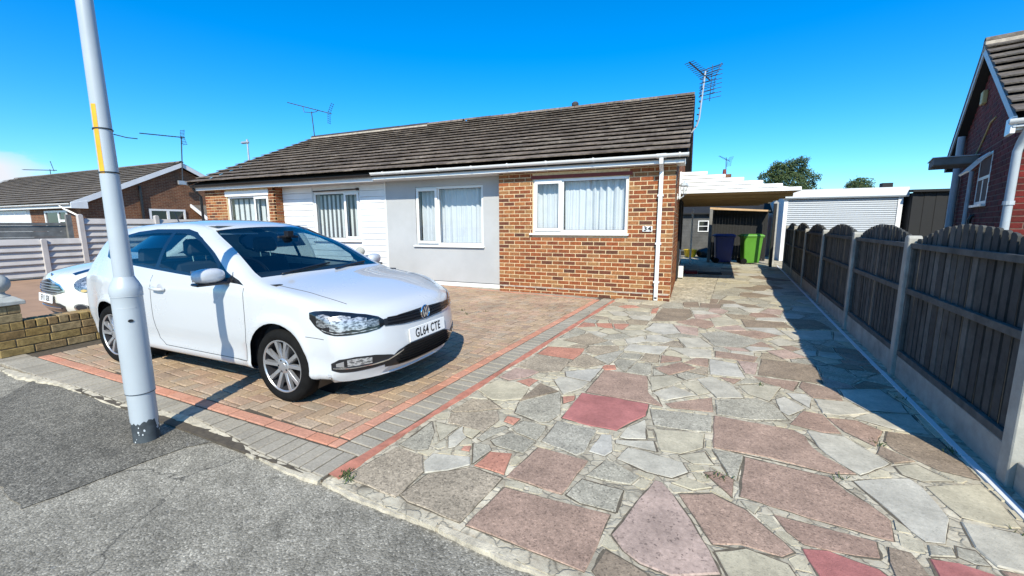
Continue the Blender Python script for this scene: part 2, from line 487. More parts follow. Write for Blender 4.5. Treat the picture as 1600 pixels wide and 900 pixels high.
pieces_mat('fence_wood', [(0,(0.045,0.045,0.042)),(0.4,(0.085,0.084,0.077)),(0.7,(0.055,0.054,0.049)),(1,(0.125,0.123,0.112))], nscale=8, namt=0.45, bmp=0.5, bscale=40, coord='Object', rough=0.92)
_nt = MATS['fence_wood'].node_tree
pieces_mat('fence_rail', [(0,(0.072,0.071,0.064)),(1,(0.105,0.103,0.093))], nscale=9, namt=0.45, bmp=0.5, bscale=40, coord='Object', rough=0.92)
plain('timber_new', (0.52,0.34,0.18), 0.8, var=0.2, nscale=5)
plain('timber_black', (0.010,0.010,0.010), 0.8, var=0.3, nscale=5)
plain('shed_timber', (0.085,0.085,0.082), 0.9, var=0.3, nscale=4, bmp=0.3)
plain('timber_grey', (0.17,0.165,0.155), 0.9, var=0.3, nscale=4, bmp=0.3)
plain('lamp_paint', (0.39,0.43,0.46), 0.42, var=0.06, nscale=2.5, bmp=0.06, bscale=25, coat=0.15)
plain('lamp_foot', (0.045,0.055,0.062), 0.75, var=0.5, nscale=12, bmp=0.4, bscale=40)
plain('paint_chip', (0.55,0.58,0.60), 0.7, var=0.2, nscale=20)
plain('yellow_tape', (0.72,0.36,0.015), 0.5, var=0.12, nscale=14)
plain('steel', (0.40,0.41,0.43), 0.38, metal=0.9, var=0.12)
plain('dark_steel', (0.05,0.055,0.065), 0.5, metal=0.3, var=0.2)
plain('galvanised', (0.46,0.48,0.50), 0.45, metal=0.5, var=0.1)
plain('green_plastic', (0.085,0.25,0.025), 0.42, var=0.08, nscale=3)
plain('blue_plastic', (0.004,0.016,0.11), 0.42, var=0.1, nscale=3)
plain('shutter_white', (0.40,0.43,0.46), 0.45, var=0.04)
plain('soil_pipe', (0.40,0.44,0.47), 0.5, var=0.07)
plain('fascia_grey', (0.46,0.49,0.51), 0.5, var=0.08)
plain('concrete_panel', (0.47,0.44,0.42), 0.9, var=0.13, nscale=3, bmp=0.25, bscale=60)
plain('alarm_cream', (0.50,0.38,0.16), 0.6)
plain('mat_red', (0.20,0.015,0.018), 0.9, bmp=0.4)
plain('mat_black', (0.012,0.012,0.012), 0.95, bmp=0.6)
plain('yellow_toy', (0.75,0.50,0.02), 0.5)
plain('bark', (0.06,0.045,0.032), 0.95, var=0.4, nscale=8, bmp=0.8, bscale=20)
plain('ceiling_ply', (0.33,0.245,0.12), 0.8, var=0.12, nscale=3)
plain('drive_tan', (0.33,0.20,0.12), 0.92, var=0.16, nscale=2.2, bmp=0.4, bscale=70, coord='World')
# car
plain('paint_white', (0.53,0.545,0.56), 0.28, var=0.012, nscale=1.3, coat=1.0)
plain('paint_cream', (0.68,0.67,0.60), 0.28, var=0.012, nscale=1.3, coat=1.0)
plain('gap_dark', (0.04,0.042,0.045), 0.7)
plain('trim_black', (0.012,0.012,0.014), 0.35, var=0.1)
plain('gloss_black', (0.008,0.009,0.011), 0.12, coat=0.6)
plain('chrome', (0.75,0.76,0.78), 0.12, metal=1.0, var=0.03)
def lamp_mat(name, dark, lite, sc):  # light and dark noise patches paint lamp reflections into the base colour
    mt, nt, bs = nmat(name)
    n = noise(nt, sc, 2, 0.5, 'Object', (1.0,1.0,2.2))
    r = ramp(nt, [(0.36,dark),(0.47,tuple((x+y)/2 for x,y in zip(dark,lite))),(0.56,lite)])
    nt.links.new(n.outputs[0], r.inputs[0]); nt.links.new(r.outputs[0], bs.inputs['Base Color'])
    bs.inputs['Metallic'].default_value = 0.45; bs.inputs['Roughness'].default_value = 0.3; bs.inputs['Coat Weight'].default_value = 0.7
lamp_mat('lamp_white', (0.10,0.103,0.108), (0.52,0.525,0.53), 34)
lamp_mat('lamp_bowl', (0.03,0.032,0.035), (0.30,0.31,0.32), 40)
plain('handle_shade', (0.42,0.43,0.45), 0.4)
plain('alloy', (0.50,0.50,0.51), 0.33, metal=0.75, var=0.06)
plain('alloy_dark', (0.035,0.035,0.04), 0.5, metal=0.3)
plain('plate_white', (0.80,0.80,0.78), 0.45, var=0.03)
plain('plate_ink', (0.006,0.006,0.007), 0.5)
plain('seat_dark', (0.032,0.034,0.04), 0.85, var=0.2)
plain('dash_dark', (0.017,0.017,0.019), 0.75, var=0.2)
plain('seat_headrest', (0.06,0.064,0.072), 0.8)
plain('stripe_navy', (0.012,0.016,0.035), 0.2, coat=0.8)
plain('mirror_glass', (0.75,0.78,0.8), 0.05, metal=1.0, var=0.0)

plain('crevice_shade_grit', (0.11,0.09,0.062), 0.95, var=0.4, nscale=30, coord='World')  # dark tone stands for crevice shade as well as grit
plain('weed', (0.055,0.085,0.022), 0.8, var=0.3)
# crazy paving stones
def agg(name, stops, spk, nscale=40, namt=0.3, stain=0.25):
    return pieces_mat(name, stops, nscale=nscale, namt=namt, bmp=0.7, bscale=150, bdist=0.003, stain=stain+0.07, sscale=4.5, speck=spk)
agg('stone_r', [(0,(0.40,0.265,0.195)),(0.5,(0.44,0.30,0.22)),(1,(0.385,0.275,0.205))], (130,0.25,0.62,1.3))
agg('stone_d', [(0,(0.30,0.235,0.165)),(0.5,(0.345,0.265,0.185)),(1,(0.315,0.235,0.175))], (130,0.25,0.6,1.3))
agg('stone_g', [(0,(0.42,0.38,0.29)),(0.5,(0.47,0.425,0.325)),(1,(0.43,0.395,0.315))], (120,0.25,0.55,1.4))
agg('stone_w', [(0,(0.54,0.49,0.385)),(0.5,(0.58,0.53,0.42)),(1,(0.54,0.505,0.43))], (150,0.08,0.75,1.1), namt=0.18)
agg('stone_c', [(0,(0.53,0.465,0.325)),(0.5,(0.57,0.50,0.35)),(1,(0.52,0.465,0.345))], (150,0.1,0.7,1.1), namt=0.2)
agg('stone_p', [(0,(0.45,0.165,0.145)),(0.5,(0.48,0.19,0.165)),(1,(0.44,0.175,0.16))], (150,0.05,0.8,1.1), namt=0.18)
agg('stone_s', [(0,(0.56,0.25,0.165)),(0.5,(0.60,0.28,0.19)),(1,(0.54,0.27,0.19))], (100,0.14,0.55,1.15))
agg('stone_k', [(0,(0.51,0.36,0.285)),(0.5,(0.54,0.39,0.31)),(1,(0.50,0.37,0.30))], (100,0.1,0.5,1.1))
agg('stone_a', [(0,(0.42,0.335,0.23)),(0.5,(0.46,0.375,0.265)),(1,(0.42,0.345,0.25))], (115,0.35,0.55,1.35), namt=0.35)
mt, nt, bs = nmat('paving_mortar')
n = noise(nt, 11, 8, 0.7, 'World'); r_ = ramp(nt, [(0.27,(0.17,0.135,0.09)),(0.38,(0.46,0.39,0.28)),(0.55,(0.60,0.53,0.39)),(0.8,(0.66,0.60,0.47))])
nt.links.new(n.outputs[0], r_.inputs[0])
n2 = noise(nt, 2.0, 5, 0.6, 'World'); r2_ = ramp(nt, [(0.35,0.68),(0.65,1.05)]); nt.links.new(n2.outputs[0], r2_.inputs[0])
bs.inputs['Roughness'].default_value = 0.95
# broken bedding: fragments parted by thin dark cracks
gg = nt.nodes.new('ShaderNodeNewGeometry'); wv_ = noise(nt, 9, 3, 0.6, 'World')
vm_ = nt.nodes.new('ShaderNodeVectorMath'); vm_.operation = 'MULTIPLY_ADD'; vm_.inputs[1].default_value = (0.11,0.11,0)
nt.links.new(wv_.outputs['Color'], vm_.inputs[0]); nt.links.new(gg.outputs['Position'], vm_.inputs[2])
ve = nt.nodes.new('ShaderNodeTexVoronoi'); ve.feature = 'DISTANCE_TO_EDGE'; ve.inputs['Scale'].default_value = 12
vf = nt.nodes.new('ShaderNodeTexVoronoi'); vf.inputs['Scale'].default_value = 12
nt.links.new(vm_.outputs[0], ve.inputs['Vector']); nt.links.new(vm_.outputs[0], vf.inputs['Vector'])
cr_ = ramp(nt, [(0.0,0.58),(0.035,0.8),(0.09,1.0)]); nt.links.new(ve.outputs['Distance'], cr_.inputs[0])
sp_ = nt.nodes.new('ShaderNodeSeparateColor'); nt.links.new(vf.outputs['Color'], sp_.inputs[0])
cv_ = ramp(nt, [(0.0,0.74),(1.0,1.12)]); nt.links.new(sp_.outputs[0], cv_.inputs[0])
cc_ = mulc(nt, mulc(nt, r_.outputs[0], r2_.outputs[0]), mulc(nt, cr_.outputs[0], cv_.outputs[0]))
nt.links.new(cc_, bs.inputs['Base Color'])
n3 = noise(nt, 45, 6, 0.7, 'World'); hb_ = nt.nodes.new('ShaderNodeMath'); hb_.operation = 'MULTIPLY_ADD'; hb_.inputs[1].default_value = 0.5
nt.links.new(n3.outputs[0], hb_.inputs[0]); nt.links.new(cr_.outputs[0], hb_.inputs[2]); bump(nt, bs, hb_.outputs[0], 0.8, 0.01)

# ------------------------------------------------------------------ ground
gm = MB().add([(-400,-200,-0.03),(400,-200,-0.03),(400,600,-0.03),(-400,600,-0.03)], [(0,1,2,3)])
struct(gm.build('ground', 'asphalt'))
KERB = [(-40,1.75),(-6.9,1.69),(-5.57,1.70),(-4.75,1.71),(-4.06,1.68),(-3.34,1.74),(-2.79,1.67),(-2.44,1.60),(-1.84,1.56),(-1.38,1.53),(-0.95,1.49),(-0.46,1.46),(0.3,1.44),(1.6,1.36),(3.2,1.25),(12,0.6)]
def kerb_y(x):
    for (a,b),(c,d) in zip(KERB, KERB[1:]):
        if a <= x <= c: return b+(d-b)*(x-a)/(c-a)
    return 1.3
# tarmac footway in front of the plots, 4 mm proud of the ground sheet beneath
b = MB(); n_ = len(KERB)
b.add([(x,y,-0.026) for x,y in KERB]+[(x,-14,-0.026) for x,y in KERB], [(i,n_+i,n_+i+1,i+1) for i in range(n_-1)])
foot = struct(b.build('footway', 'asphalt'))
# darker reinstatement patch round the lamp column
PATCH = [(-5.6,1.70),(-4.75,1.705),(-4.06,1.675),(-3.34,1.735),(-2.80,1.665),(-2.95,1.49),(-3.00,1.20),(-3.02,0.98),(-3.06,0.80),(-3.35,0.83),(-3.62,0.86),(-4.2,1.05),(-5.2,1.33)]
def jag(P, amp, step):
    out = []
    for i in range(len(P)):
        a = P[i]; c = P[(i+1)%len(P)]; L = math.hypot(c[0]-a[0], c[1]-a[1]); k = max(1, int(L/step))
        for j in range(k):
            t = j/k; out.append((a[0]+(c[0]-a[0])*t+random.uniform(-amp,amp), a[1]+(c[1]-a[1])*t+random.uniform(-amp,amp)))
    return out
P = jag(PATCH, 0.008, 0.05)
bm = bmesh.new(); bm.faces.new([bm.verts.new((x,y,-0.021)) for x,y in P[::-1]])
bmesh.ops.triangulate(bm, faces=bm.faces[:]); me = bpy.data.meshes.new('tarmac_patch'); bm.to_mesh(me); bm.free()
for p in me.polygons:
    if p.normal.z < 0: p.flip()
struct(link('tarmac_patch', me, 'asphalt_dark'))
# low edging kerb, worn and broken: one stone for each length
edging = thing('edging_kerb', 'worn cream concrete edging along the back of the tarmac footway', 'kerb')
edging.location = (0,0,0)
x = -6.9
while x < 1.3:
    L = random.uniform(0.5, 0.95); x1 = min(x+L, 1.3)
    k = max(4, int((x1-x)/0.045)); wob = random.uniform(0,9); vs = []
    gone = -2.8 < (x+x1)/2 < -2.5
    for i in range(k+1):
        xx = x+(x1-x)*i/k; y = kerb_y(xx)
        wv = 0.026+0.012*math.sin(xx*7+wob)+random.uniform(-0.006,0.006)
        if xx < -2.3: wv *= 1.3+0.5*math.sin(xx*3)
        wv = max(0.012, wv); h = -0.003+0.005*math.sin(xx*5+wob)+random.uniform(-0.004,0.004)
        vs.append(((xx,y-wv,-0.032),(xx,y-wv*0.8,h-0.006),(xx,y+0.012,h),(xx,y+0.02,-0.032)))
    q = MB(); flat = [p for s4 in vs for p in s4]; fs = []
    for i in range(k):
        for j in range(3): fs.append((i*4+j, (i+1)*4+j, (i+1)*4+j+1, i*4+j+1))
    fs += [(0,1,2,3), (k*4+3,k*4+2,k*4+1,k*4)]
    q.add(flat, fs).build('edging_stone', 'kerb_stone', edging, fix=True)
    x = x1+random.uniform(0.006,0.03)

# ------------------------------------------------------------------ block paved drive
# field polygon in the driveway frame (ccw): side border at s=-2.26, front border skewed
FIELD = [(-6.62,1.555),(-2.262,1.772),(-2.262,7.50),(-7.15,7.78),(-6.95,4.0)]
base = MB().prism([D(s,t)[:2] for s,t in [(-7.35,1.18),(-1.90,1.40),(-1.90,7.85),(-7.6,8.15)]], 2, -0.12, -0.009).build('block_paved_drive', 'joint_sand')
struct(base)
zb = -0.03
def paver(name, poly, mat, parent, z0=-0.05, z1=0.0, bev=0.007):
    """poly in drive frame; own mesh with a small chamfer"""
    P2 = inset(poly, bev)
    if len(P2) < 3 or abs(area2(P2)) < 0.0009: return None
    A = [D(*p) for p in poly]
    if len(P2) == len(poly):
        b = MB(); n = len(poly)
        b.add([(x,y,z0) for x,y,_ in A]+[(x,y,z1-bev*0.7) for x,y,_ in A]+[D(p[0],p[1],z1) for p in P2],
              [(i,(i+1)%n,n+(i+1)%n,n+i) for i in range(n)]+[(n+i,n+(i+1)%n,2*n+(i+1)%n,2*n+i) for i in range(n)]+[tuple(range(2*n,3*n))])
    else:
        b = MB().prism([D(*p)[:2] for p in poly], 2, z0, z1)
    return b
def lay_pavers(name, polys, mat, parent, limit, rest):
    L = []
    for P in polys:
        c = (sum(p[0] for p in P)/len(P), sum(p[1] for p in P)/len(P))
        L.append((dist_cam(D(*c))/math.sqrt(max(1e-6,abs(area2(P)))), P, c))
    L.sort(key=lambda q: q[0])
    j = MB(); cnt = 0
    for dd, P, c in L:
        dz = random.uniform(-0.0035,0.0025)
        b = paver(name, P, mat, parent, -0.05, dz)
        if b is None: continue
        if cnt < limit:
            w = D(*c)
            b.v = [(v[0]-w[0],v[1]-w[1],v[2]) for v in b.v]
            o = b.build(name, mat, parent); o.location = (w[0],w[1],0); cnt += 1
        else: j.add(b.v, b.f)
    if j.v:
        o = j.build(rest, mat, parent); o['kind'] = 'stuff'
g_ = 0.0046
her = []; bw = 0.104; bl = 0.208
def herring(n):
    out = []
    for r in range(-n, n):
        for c in range(-n, n):
            k = (c-r) % 4
            if k == 0: out.append((c, r, 2, 1))
            elif k == 3: out.append((c, r, 1, 2))
    return out
for (c, r, w, h) in herring(64):
    s = -2.262-0.052+c*bw; t = 1.75+r*bw
    if s < -7.7 or s > -2.1 or t < 1.2 or t > 8: continue
    P = [(s+g_,t+g_),(s+w*bw-g_,t+g_),(s+w*bw-g_,t+h*bw-g_),(s+g_,t+h*bw-g_)]
    P = clip_poly(P, FIELD)
    if len(P) >= 3: her.append(P)
lay_pavers('paving_block', her, 'block_buff', base, 300, 'paving_blocks_beyond')
# borders
pk = []; gy = []
t = 1.775
while t < 7.5:
    pk.append([(-2.262+g_,t+g_),(-2.158-g_,t+g_),(-2.158-g_,t+bl-g_),(-2.262+g_,t+bl-g_)]); t += bl
t = 1.66
while t < 7.72:
    gy.append([(-2.154+g_,t+g_),(-1.946-g_,t+g_),(-1.946-g_,t+bw-g_),(-2.154+g_,t+bw-g_)]); t += bw
def along(a, bpt, w0, w1, step, out, lo=None, hi=None):
    L = math.hypot(bpt[0]-a[0], bpt[1]-a[1]); ux,uy = (bpt[0]-a[0])/L,(bpt[1]-a[1])/L; nx,ny = -uy,ux
    k = int(L/step)+1
    for i in range(k):
        p = i*step+g_; q = min((i+1)*step,L)-g_
        if q-p < 0.025: continue
        out.append([(a[0]+ux*p+nx*(w0+g_),a[1]+uy*p+ny*(w0+g_)),(a[0]+ux*q+nx*(w0+g_),a[1]+uy*q+ny*(w0+g_)),(a[0]+ux*q+nx*(w1-g_),a[1]+uy*q+ny*(w1-g_)),(a[0]+ux*p+nx*(w1-g_),a[1]+uy*p+ny*(w1-g_))])
along((-6.60,1.445),(-2.155,1.664),0,0.104,bl,pk)
fr = []; along((-7.05,1.222),(-1.93,1.464),-0.05,0.20,bw,fr)
F2 = [(-7.2,1.19),(-1.93,1.43),(-1.946,1.672),(-2.15,1.662),(-6.60,1.443),(-7.0,1.425)]
CLIPF = [(-7.2,1.19),(-1.93,1.40),(-1.945,1.665),(-2.157,1.662),(-6.60,1.443),(-7.0,1.43)]
for P in fr:
    # keep between the kerb and the pink row
    kerbmin = [Dinv(x,y+0.012) for x,y in KERB if -7.5 < x < -1.2]
    Q = P
    cx = sum(p[0] for p in P)/4
    wx = D(cx,1.4)[0]
    ty = Dinv(wx, kerb_y(wx)+0.018)[1]
    Q = clip_half(Q, (0,-1), -ty)
    if len(Q) >= 3: gy.append(Q)
hr = []; along((-7.3,7.86),(-2.25,7.61),0,0.20,bw,hr)
hp = []; along((-7.2,7.75),(-2.262,7.505),0,0.10,bl,hp)
lay_pavers('pink_border_block', pk+hp, 'block_pink', base, 120, 'pink_blocks_beyond')
lay_pavers('grey_border_block', gy+hr, 'block_grey', base, 170, 'grey_blocks_beyond')
# red mortar haunching along the border
b = MB(); k = 120; L = []
for i in range(k+1):
    t = 1.44+(7.62-1.44)*i/k; w = 0.036+0.012*math.sin(t*5)+random.uniform(-0.005,0.005); c = -1.908
    if t < 1.62: w *= 1.3
    L += [D(c-w+0.0,t,-0.02), D(c-w*0.7,t,0.003+random.uniform(0,0.003)), D(c+w*0.6,t,0.002+random.uniform(0,0.003)), D(c+w,t,-0.02)]
fs = []
for i in range(k):
    for j in range(3): fs.append((i*4+j,(i+1)*4+j,(i+1)*4+j+1,i*4+j+1))
o = b.add(L, fs).build('red_mortar_strip', 'red_mortar', base, fix=True)

# ------------------------------------------------------------------ crazy paved drive
cz = MB().prism([D(s,t)[:2] for s,t in [(-1.935,1.40),(-1.0,1.395),(1.62,1.42),(1.62,24),(-1.9,24)]], 2, -0.12, -0.006).build('crazy_paved_drive', 'paving_mortar')
struct(cz)
STONES=[
('r',[(-1.029,3.261),(-0.519,3.279),(-0.405,3.259),(-0.556,3.491),(-0.638,3.889),(-1.042,3.877)]),
('s',[(-1.065,1.907),(-1.131,2.123),(-1.262,2.080),(-1.269,1.902)]),
('r',[(-0.712,1.893),(-0.689,2.266),(-1.021,2.265),(-1.047,1.896)]),
('w',[(-0.354,2.307),(-0.220,2.315),(-0.140,2.419),(-0.183,2.507),(-0.399,2.538),(-0.516,2.529),(-0.544,2.365)]),
('g',[(-0.610,1.872),(-0.425,1.887),(-0.432,2.082),(-0.665,2.076),(-0.697,1.901)]),
('g',[(-0.564,2.115),(-0.409,2.144),(-0.378,2.246),(-0.597,2.329),(-0.652,2.116)]),
('r',[(-0.708,1.426),(-0.533,1.431),(-0.451,1.453),(-0.443,1.862),(-0.776,1.830),(-1.015,1.808),(-1.033,1.417)]),
('k',[(-0.334,1.658),(-0.259,1.620),(-0.132,1.614),(0.041,1.718),(-0.005,1.835),(-0.098,2.008),(-0.202,2.172),(-0.265,2.252),(-0.300,2.254),(-0.409,1.731)]),
('d',[(-0.401,1.373),(-0.142,1.509),(-0.224,1.583),(-0.411,1.630),(-0.429,1.493)]),
('p',[(-0.812,2.699),(-0.630,2.713),(-0.569,2.899),(-0.495,3.039),(-0.513,3.254),(-0.748,3.255),(-1.052,3.228),(-1.034,2.720)]),
('s',[(-1.297,2.459),(-1.297,2.570),(-1.404,2.561),(-1.386,2.473)]),
('g',[(-0.772,2.285),(-0.736,2.340),(-0.754,2.660),(-1.044,2.664),(-1.031,2.342)]),
('w',[(-0.615,2.358),(-0.587,2.436),(-0.645,2.639),(-0.707,2.617),(-0.717,2.369)]),
('w',[(-0.549,2.635),(-0.427,2.689),(-0.489,2.978),(-0.577,2.798),(-0.591,2.634)]),
('g',[(-1.377,2.634),(-1.149,2.572),(-1.091,2.615),(-1.064,2.770),(-1.195,3.120),(-1.228,3.154),(-1.435,2.820),(-1.390,2.682)]),
('d',[(-1.405,2.913),(-1.241,3.171),(-1.449,3.267),(-1.448,2.844)]),
('s',[(-1.113,2.957),(-1.056,3.063),(-1.082,3.152),(-1.169,3.084)]),
('w',[(-1.234,3.203),(-1.179,3.128),(-1.082,3.317),(-1.073,3.489),(-1.340,3.511),(-1.371,3.394)]),
('w',[(-1.305,3.529),(-1.067,3.512),(-1.071,3.915),(-1.365,3.649)]),
('s',[(-1.506,3.151),(-1.497,3.328),(-1.584,3.344),(-1.668,3.220)]),
('k',[(-1.733,3.205),(-1.615,3.348),(-1.576,3.518),(-1.650,3.547),(-1.838,3.518),(-1.850,3.226)]),
('c',[(-1.648,2.755),(-1.560,2.786),(-1.440,2.879),(-1.492,3.122),(-1.663,3.183),(-1.837,3.152),(-1.862,2.877)]),
('a',[(-1.794,2.431),(-1.647,2.521),(-1.499,2.654),(-1.651,2.738),(-1.807,2.705),(-1.827,2.441)]),
('a',[(-1.583,2.274),(-1.430,2.273),(-1.424,2.478),(-1.509,2.606),(-1.805,2.411),(-1.728,2.270)]),
('g',[(-1.227,2.368),(-1.063,2.335),(-1.071,2.494),(-1.087,2.556),(-1.263,2.550),(-1.300,2.421)]),
('g',[(-1.272,2.156),(-1.069,2.157),(-1.060,2.327),(-1.266,2.359),(-1.333,2.205)]),
('a',[(-1.576,3.518),(-1.401,3.630),(-1.435,3.999),(-1.822,3.989),(-1.842,3.588)]),
('s',[(-1.416,4.035),(-1.405,4.233),(-1.431,4.458),(-1.839,4.342),(-1.836,4.039)]),
('a',[(-1.226,3.835),(-1.081,4.055),(-1.358,4.286),(-1.405,4.233),(-1.424,3.804)]),
('g',[(-0.945,4.004),(-0.854,3.914),(-0.811,4.295),(-0.998,4.277),(-1.015,4.139)]),
('g',[(-0.639,3.895),(-0.610,3.953),(-0.664,4.270),(-0.801,4.249),(-0.838,3.900)]),
('s',[(-1.035,3.865),(-0.936,3.939),(-0.980,4.058),(-1.075,4.008),(-1.077,3.936)]),
('a',[(-1.233,4.293),(-1.072,4.581),(-1.113,4.749),(-1.408,4.597),(-1.397,4.353)]),
('g',[(-0.802,4.326),(-0.801,4.545),(-0.997,4.530),(-1.004,4.301)]),
('w',[(-1.519,1.988),(-1.489,2.023),(-1.496,2.162),(-1.566,2.214),(-1.604,2.287),(-1.605,2.105)]),
('c',[(-1.529,2.177),(-1.452,2.164),(-1.458,2.281),(-1.592,2.269)]),
('g',[(-1.426,2.177),(-1.373,2.163),(-1.304,2.408),(-1.345,2.421),(-1.427,2.286)]),
('s',[(-1.380,2.023),(-1.406,2.086),(-1.445,2.056),(-1.437,2.012)]),
('g',[(-1.286,1.912),(-1.262,2.103),(-1.313,2.154),(-1.413,2.122)]),
('g',[(-1.826,1.882),(-1.685,1.870),(-1.627,1.922),(-1.728,2.120),(-1.845,2.241),(-1.825,2.033)]),
('w',[(-1.480,1.713),(-1.375,1.794),(-1.293,1.899),(-1.340,1.970),(-1.566,1.892),(-1.561,1.797)]),
('a',[(-1.395,1.451),(-1.175,1.449),(-1.129,1.414),(-1.064,1.448),(-1.061,1.881),(-1.268,1.894),(-1.462,1.705),(-1.469,1.497)]),
('a',[(-1.585,1.436),(-1.472,1.466),(-1.470,1.511),(-1.498,1.721),(-1.606,1.851),(-1.823,1.851),(-1.840,1.632),(-1.845,1.455)]),
('r',[(-0.032,2.780),(0.276,2.806),(0.576,2.776),(0.700,2.834),(0.573,2.977),(0.526,3.071),(0.506,3.222),(0.445,3.284),(-0.049,3.274)]),
('r',[(0.109,2.309),(0.402,2.279),(0.669,2.269),(0.723,2.273),(0.749,2.442),(0.695,2.541),(0.621,2.611),(0.558,2.734),(0.141,2.751)]),
('r',[(0.002,1.879),(0.114,1.938),(0.275,1.936),(0.324,1.994),(0.285,2.043),(0.138,2.209),(-0.016,2.272),(-0.172,2.184)]),
('r',[(0.301,2.127),(0.358,2.066),(0.547,2.089),(0.638,2.122),(0.653,2.236),(0.396,2.230),(0.256,2.231)]),
('p',[(0.400,1.830),(0.663,1.993),(0.617,2.047),(0.445,2.073),(0.350,2.035)]),
('w',[(0.554,3.092),(0.627,2.946),(0.717,2.834),(0.903,3.061),(0.732,3.340),(0.525,3.325)]),
('w',[(0.753,2.551),(0.809,2.393),(0.841,2.335),(0.915,2.358),(1.000,2.583),(0.982,2.846),(0.947,2.929),(0.663,2.751)]),
('c',[(1.023,2.734),(1.055,2.621),(1.202,2.626),(1.266,2.650),(1.279,2.911),(1.270,3.032),(0.998,2.866)]),
('w',[(1.021,2.390),(1.048,2.287),(1.192,2.309),(1.263,2.486),(1.253,2.601),(1.038,2.585)]),
('p',[(0.806,2.031),(1.043,2.155),(1.017,2.224),(0.917,2.239),(0.817,2.216)]),
('d',[(0.663,2.113),(0.668,1.958),(0.778,2.029),(0.781,2.106),(0.762,2.224),(0.682,2.220)]),
('c',[(0.095,1.670),(0.276,1.752),(0.322,1.826),(0.289,1.903),(0.133,1.924),(0.013,1.838)]),
('g',[(-0.413,2.915),(-0.226,2.934),(-0.049,2.988),(-0.061,3.267),(-0.355,3.205),(-0.492,3.181)]),
('c',[(-0.323,2.586),(-0.205,2.600),(-0.086,2.742),(-0.091,2.947),(-0.411,2.856)]),
('c',[(-0.108,2.252),(-0.018,2.322),(-0.154,2.361),(-0.218,2.265)]),
('r',[(0.015,2.363),(0.079,2.282),(0.084,2.460),(-0.002,2.506),(-0.068,2.458)]),
('g',[(0.060,2.486),(0.096,2.454),(0.135,2.763),(-0.038,2.751)]),
('c',[(-0.130,2.521),(-0.017,2.566),(-0.076,2.699),(-0.217,2.579)]),
('r',[(0.614,3.334),(0.725,3.373),(0.663,3.667),(0.546,3.674),(0.433,3.376)]),
('r',[(0.747,3.422),(0.878,3.268),(0.978,3.542),(0.859,3.660),(0.683,3.611)]),
('d',[(0.948,3.365),(0.969,3.261),(1.127,3.096),(1.287,3.077),(1.269,3.584),(1.007,3.557)]),
('w',[(0.667,3.691),(0.769,3.699),(0.983,3.856),(0.886,4.022),(0.654,3.979)]),
('w',[(0.508,3.904),(0.600,3.750),(0.637,3.971),(0.608,4.065),(0.469,4.022)]),
('w',[(0.393,3.595),(0.440,3.528),(0.568,3.733),(0.444,3.925),(0.379,3.837)]),
('g',[(-0.031,3.305),(0.218,3.326),(0.432,3.438),(0.361,3.699),(0.233,3.761),(-0.050,3.587)]),
('w',[(1.047,3.617),(1.247,3.627),(1.244,3.969),(0.967,3.848),(0.853,3.700)]),
('w',[(0.873,4.120),(0.978,3.899),(1.236,3.987),(1.247,4.184),(1.184,4.480),(0.876,4.320)]),
('c',[(0.922,2.949),(1.003,2.916),(1.154,2.995),(1.034,3.130),(0.913,3.039)]),
('r',[(-0.346,3.267),(-0.056,3.338),(-0.078,3.626),(-0.399,3.329)]),
('c',[(0.184,3.845),(0.333,3.760),(0.446,4.158),(0.264,4.126),(0.114,4.016)]),
('g',[(0.827,2.235),(0.923,2.278),(0.929,2.342),(0.842,2.312)]),
('g',[(0.926,2.287),(0.976,2.263),(1.031,2.278),(1.015,2.371),(0.945,2.366)]),
('c',[(0.138,2.229),(0.178,2.191),(0.202,2.262),(0.117,2.270)]),
('c',[(-0.535,3.538),(-0.388,3.787),(-0.319,3.939),(-0.432,4.028),(-0.609,3.886)]),
('w',[(-0.404,3.390),(-0.194,3.614),(-0.383,3.745),(-0.522,3.503)]),
('c',[(-0.182,3.620),(-0.097,3.724),(-0.223,3.989),(-0.339,3.858)]),
('w',[(-0.042,3.634),(0.154,3.736),(0.079,3.985),(-0.104,4.148),(-0.218,4.015)]),
('r',[(0.079,4.043),(0.134,4.197),(-0.047,4.167)]),
('r',[(0.321,4.201),(0.445,4.131),(0.527,4.089),(0.593,4.365),(0.233,4.347)]),
('d',[(0.276,4.395),(0.598,4.414),(0.775,4.413),(0.800,4.964),(0.330,4.963)]),
('r',[(-0.461,4.013),(-0.249,4.336),(-0.404,4.460),(-0.606,4.151)]),
('r',[(-0.586,4.335),(-0.409,4.506),(-0.420,4.608),(-0.618,4.605)]),
('w',[(-0.630,4.632),(-0.589,4.980),(-1.014,4.879),(-1.030,4.603)]),
('w',[(-0.342,4.681),(-0.130,4.726),(-0.146,5.059),(-0.407,4.998),(-0.584,4.944)]),
('w',[(-0.121,4.214),(0.176,4.268),(0.107,4.664),(-0.146,4.718)]),
('r',[(-0.101,4.806),(0.262,4.804),(0.301,5.013),(-0.110,5.041)]),
('k',[(0.536,5.070),(0.761,5.218),(0.586,5.472),(0.394,5.301)]),
('w',[(-0.410,5.034),(-0.135,5.214),(-0.305,5.585),(-0.546,5.416)]),
('g',[(-0.119,5.261),(0.161,5.328),(0.364,5.711),(-0.028,6.060),(-0.321,5.811)]),
('r',[(0.351,5.833),(0.588,6.135),(0.332,6.295),(-0.028,6.060)]),
('r',[(0.489,5.497),(0.364,5.711),(0.232,5.442)]),
('w',[(-0.721,5.510),(-0.537,5.700),(-0.704,6.201),(-0.950,6.134),(-0.984,5.672)]),
('r',[(-0.256,6.098),(-0.082,6.578),(-0.475,6.687),(-0.674,6.335)]),
('k',[(-0.537,5.700),(-0.330,5.663),(-0.362,6.097),(-0.669,6.104)]),
('d',[(-0.593,6.438),(-0.491,6.879),(-0.589,7.422),(-1.003,7.292),(-1.002,6.229)]),
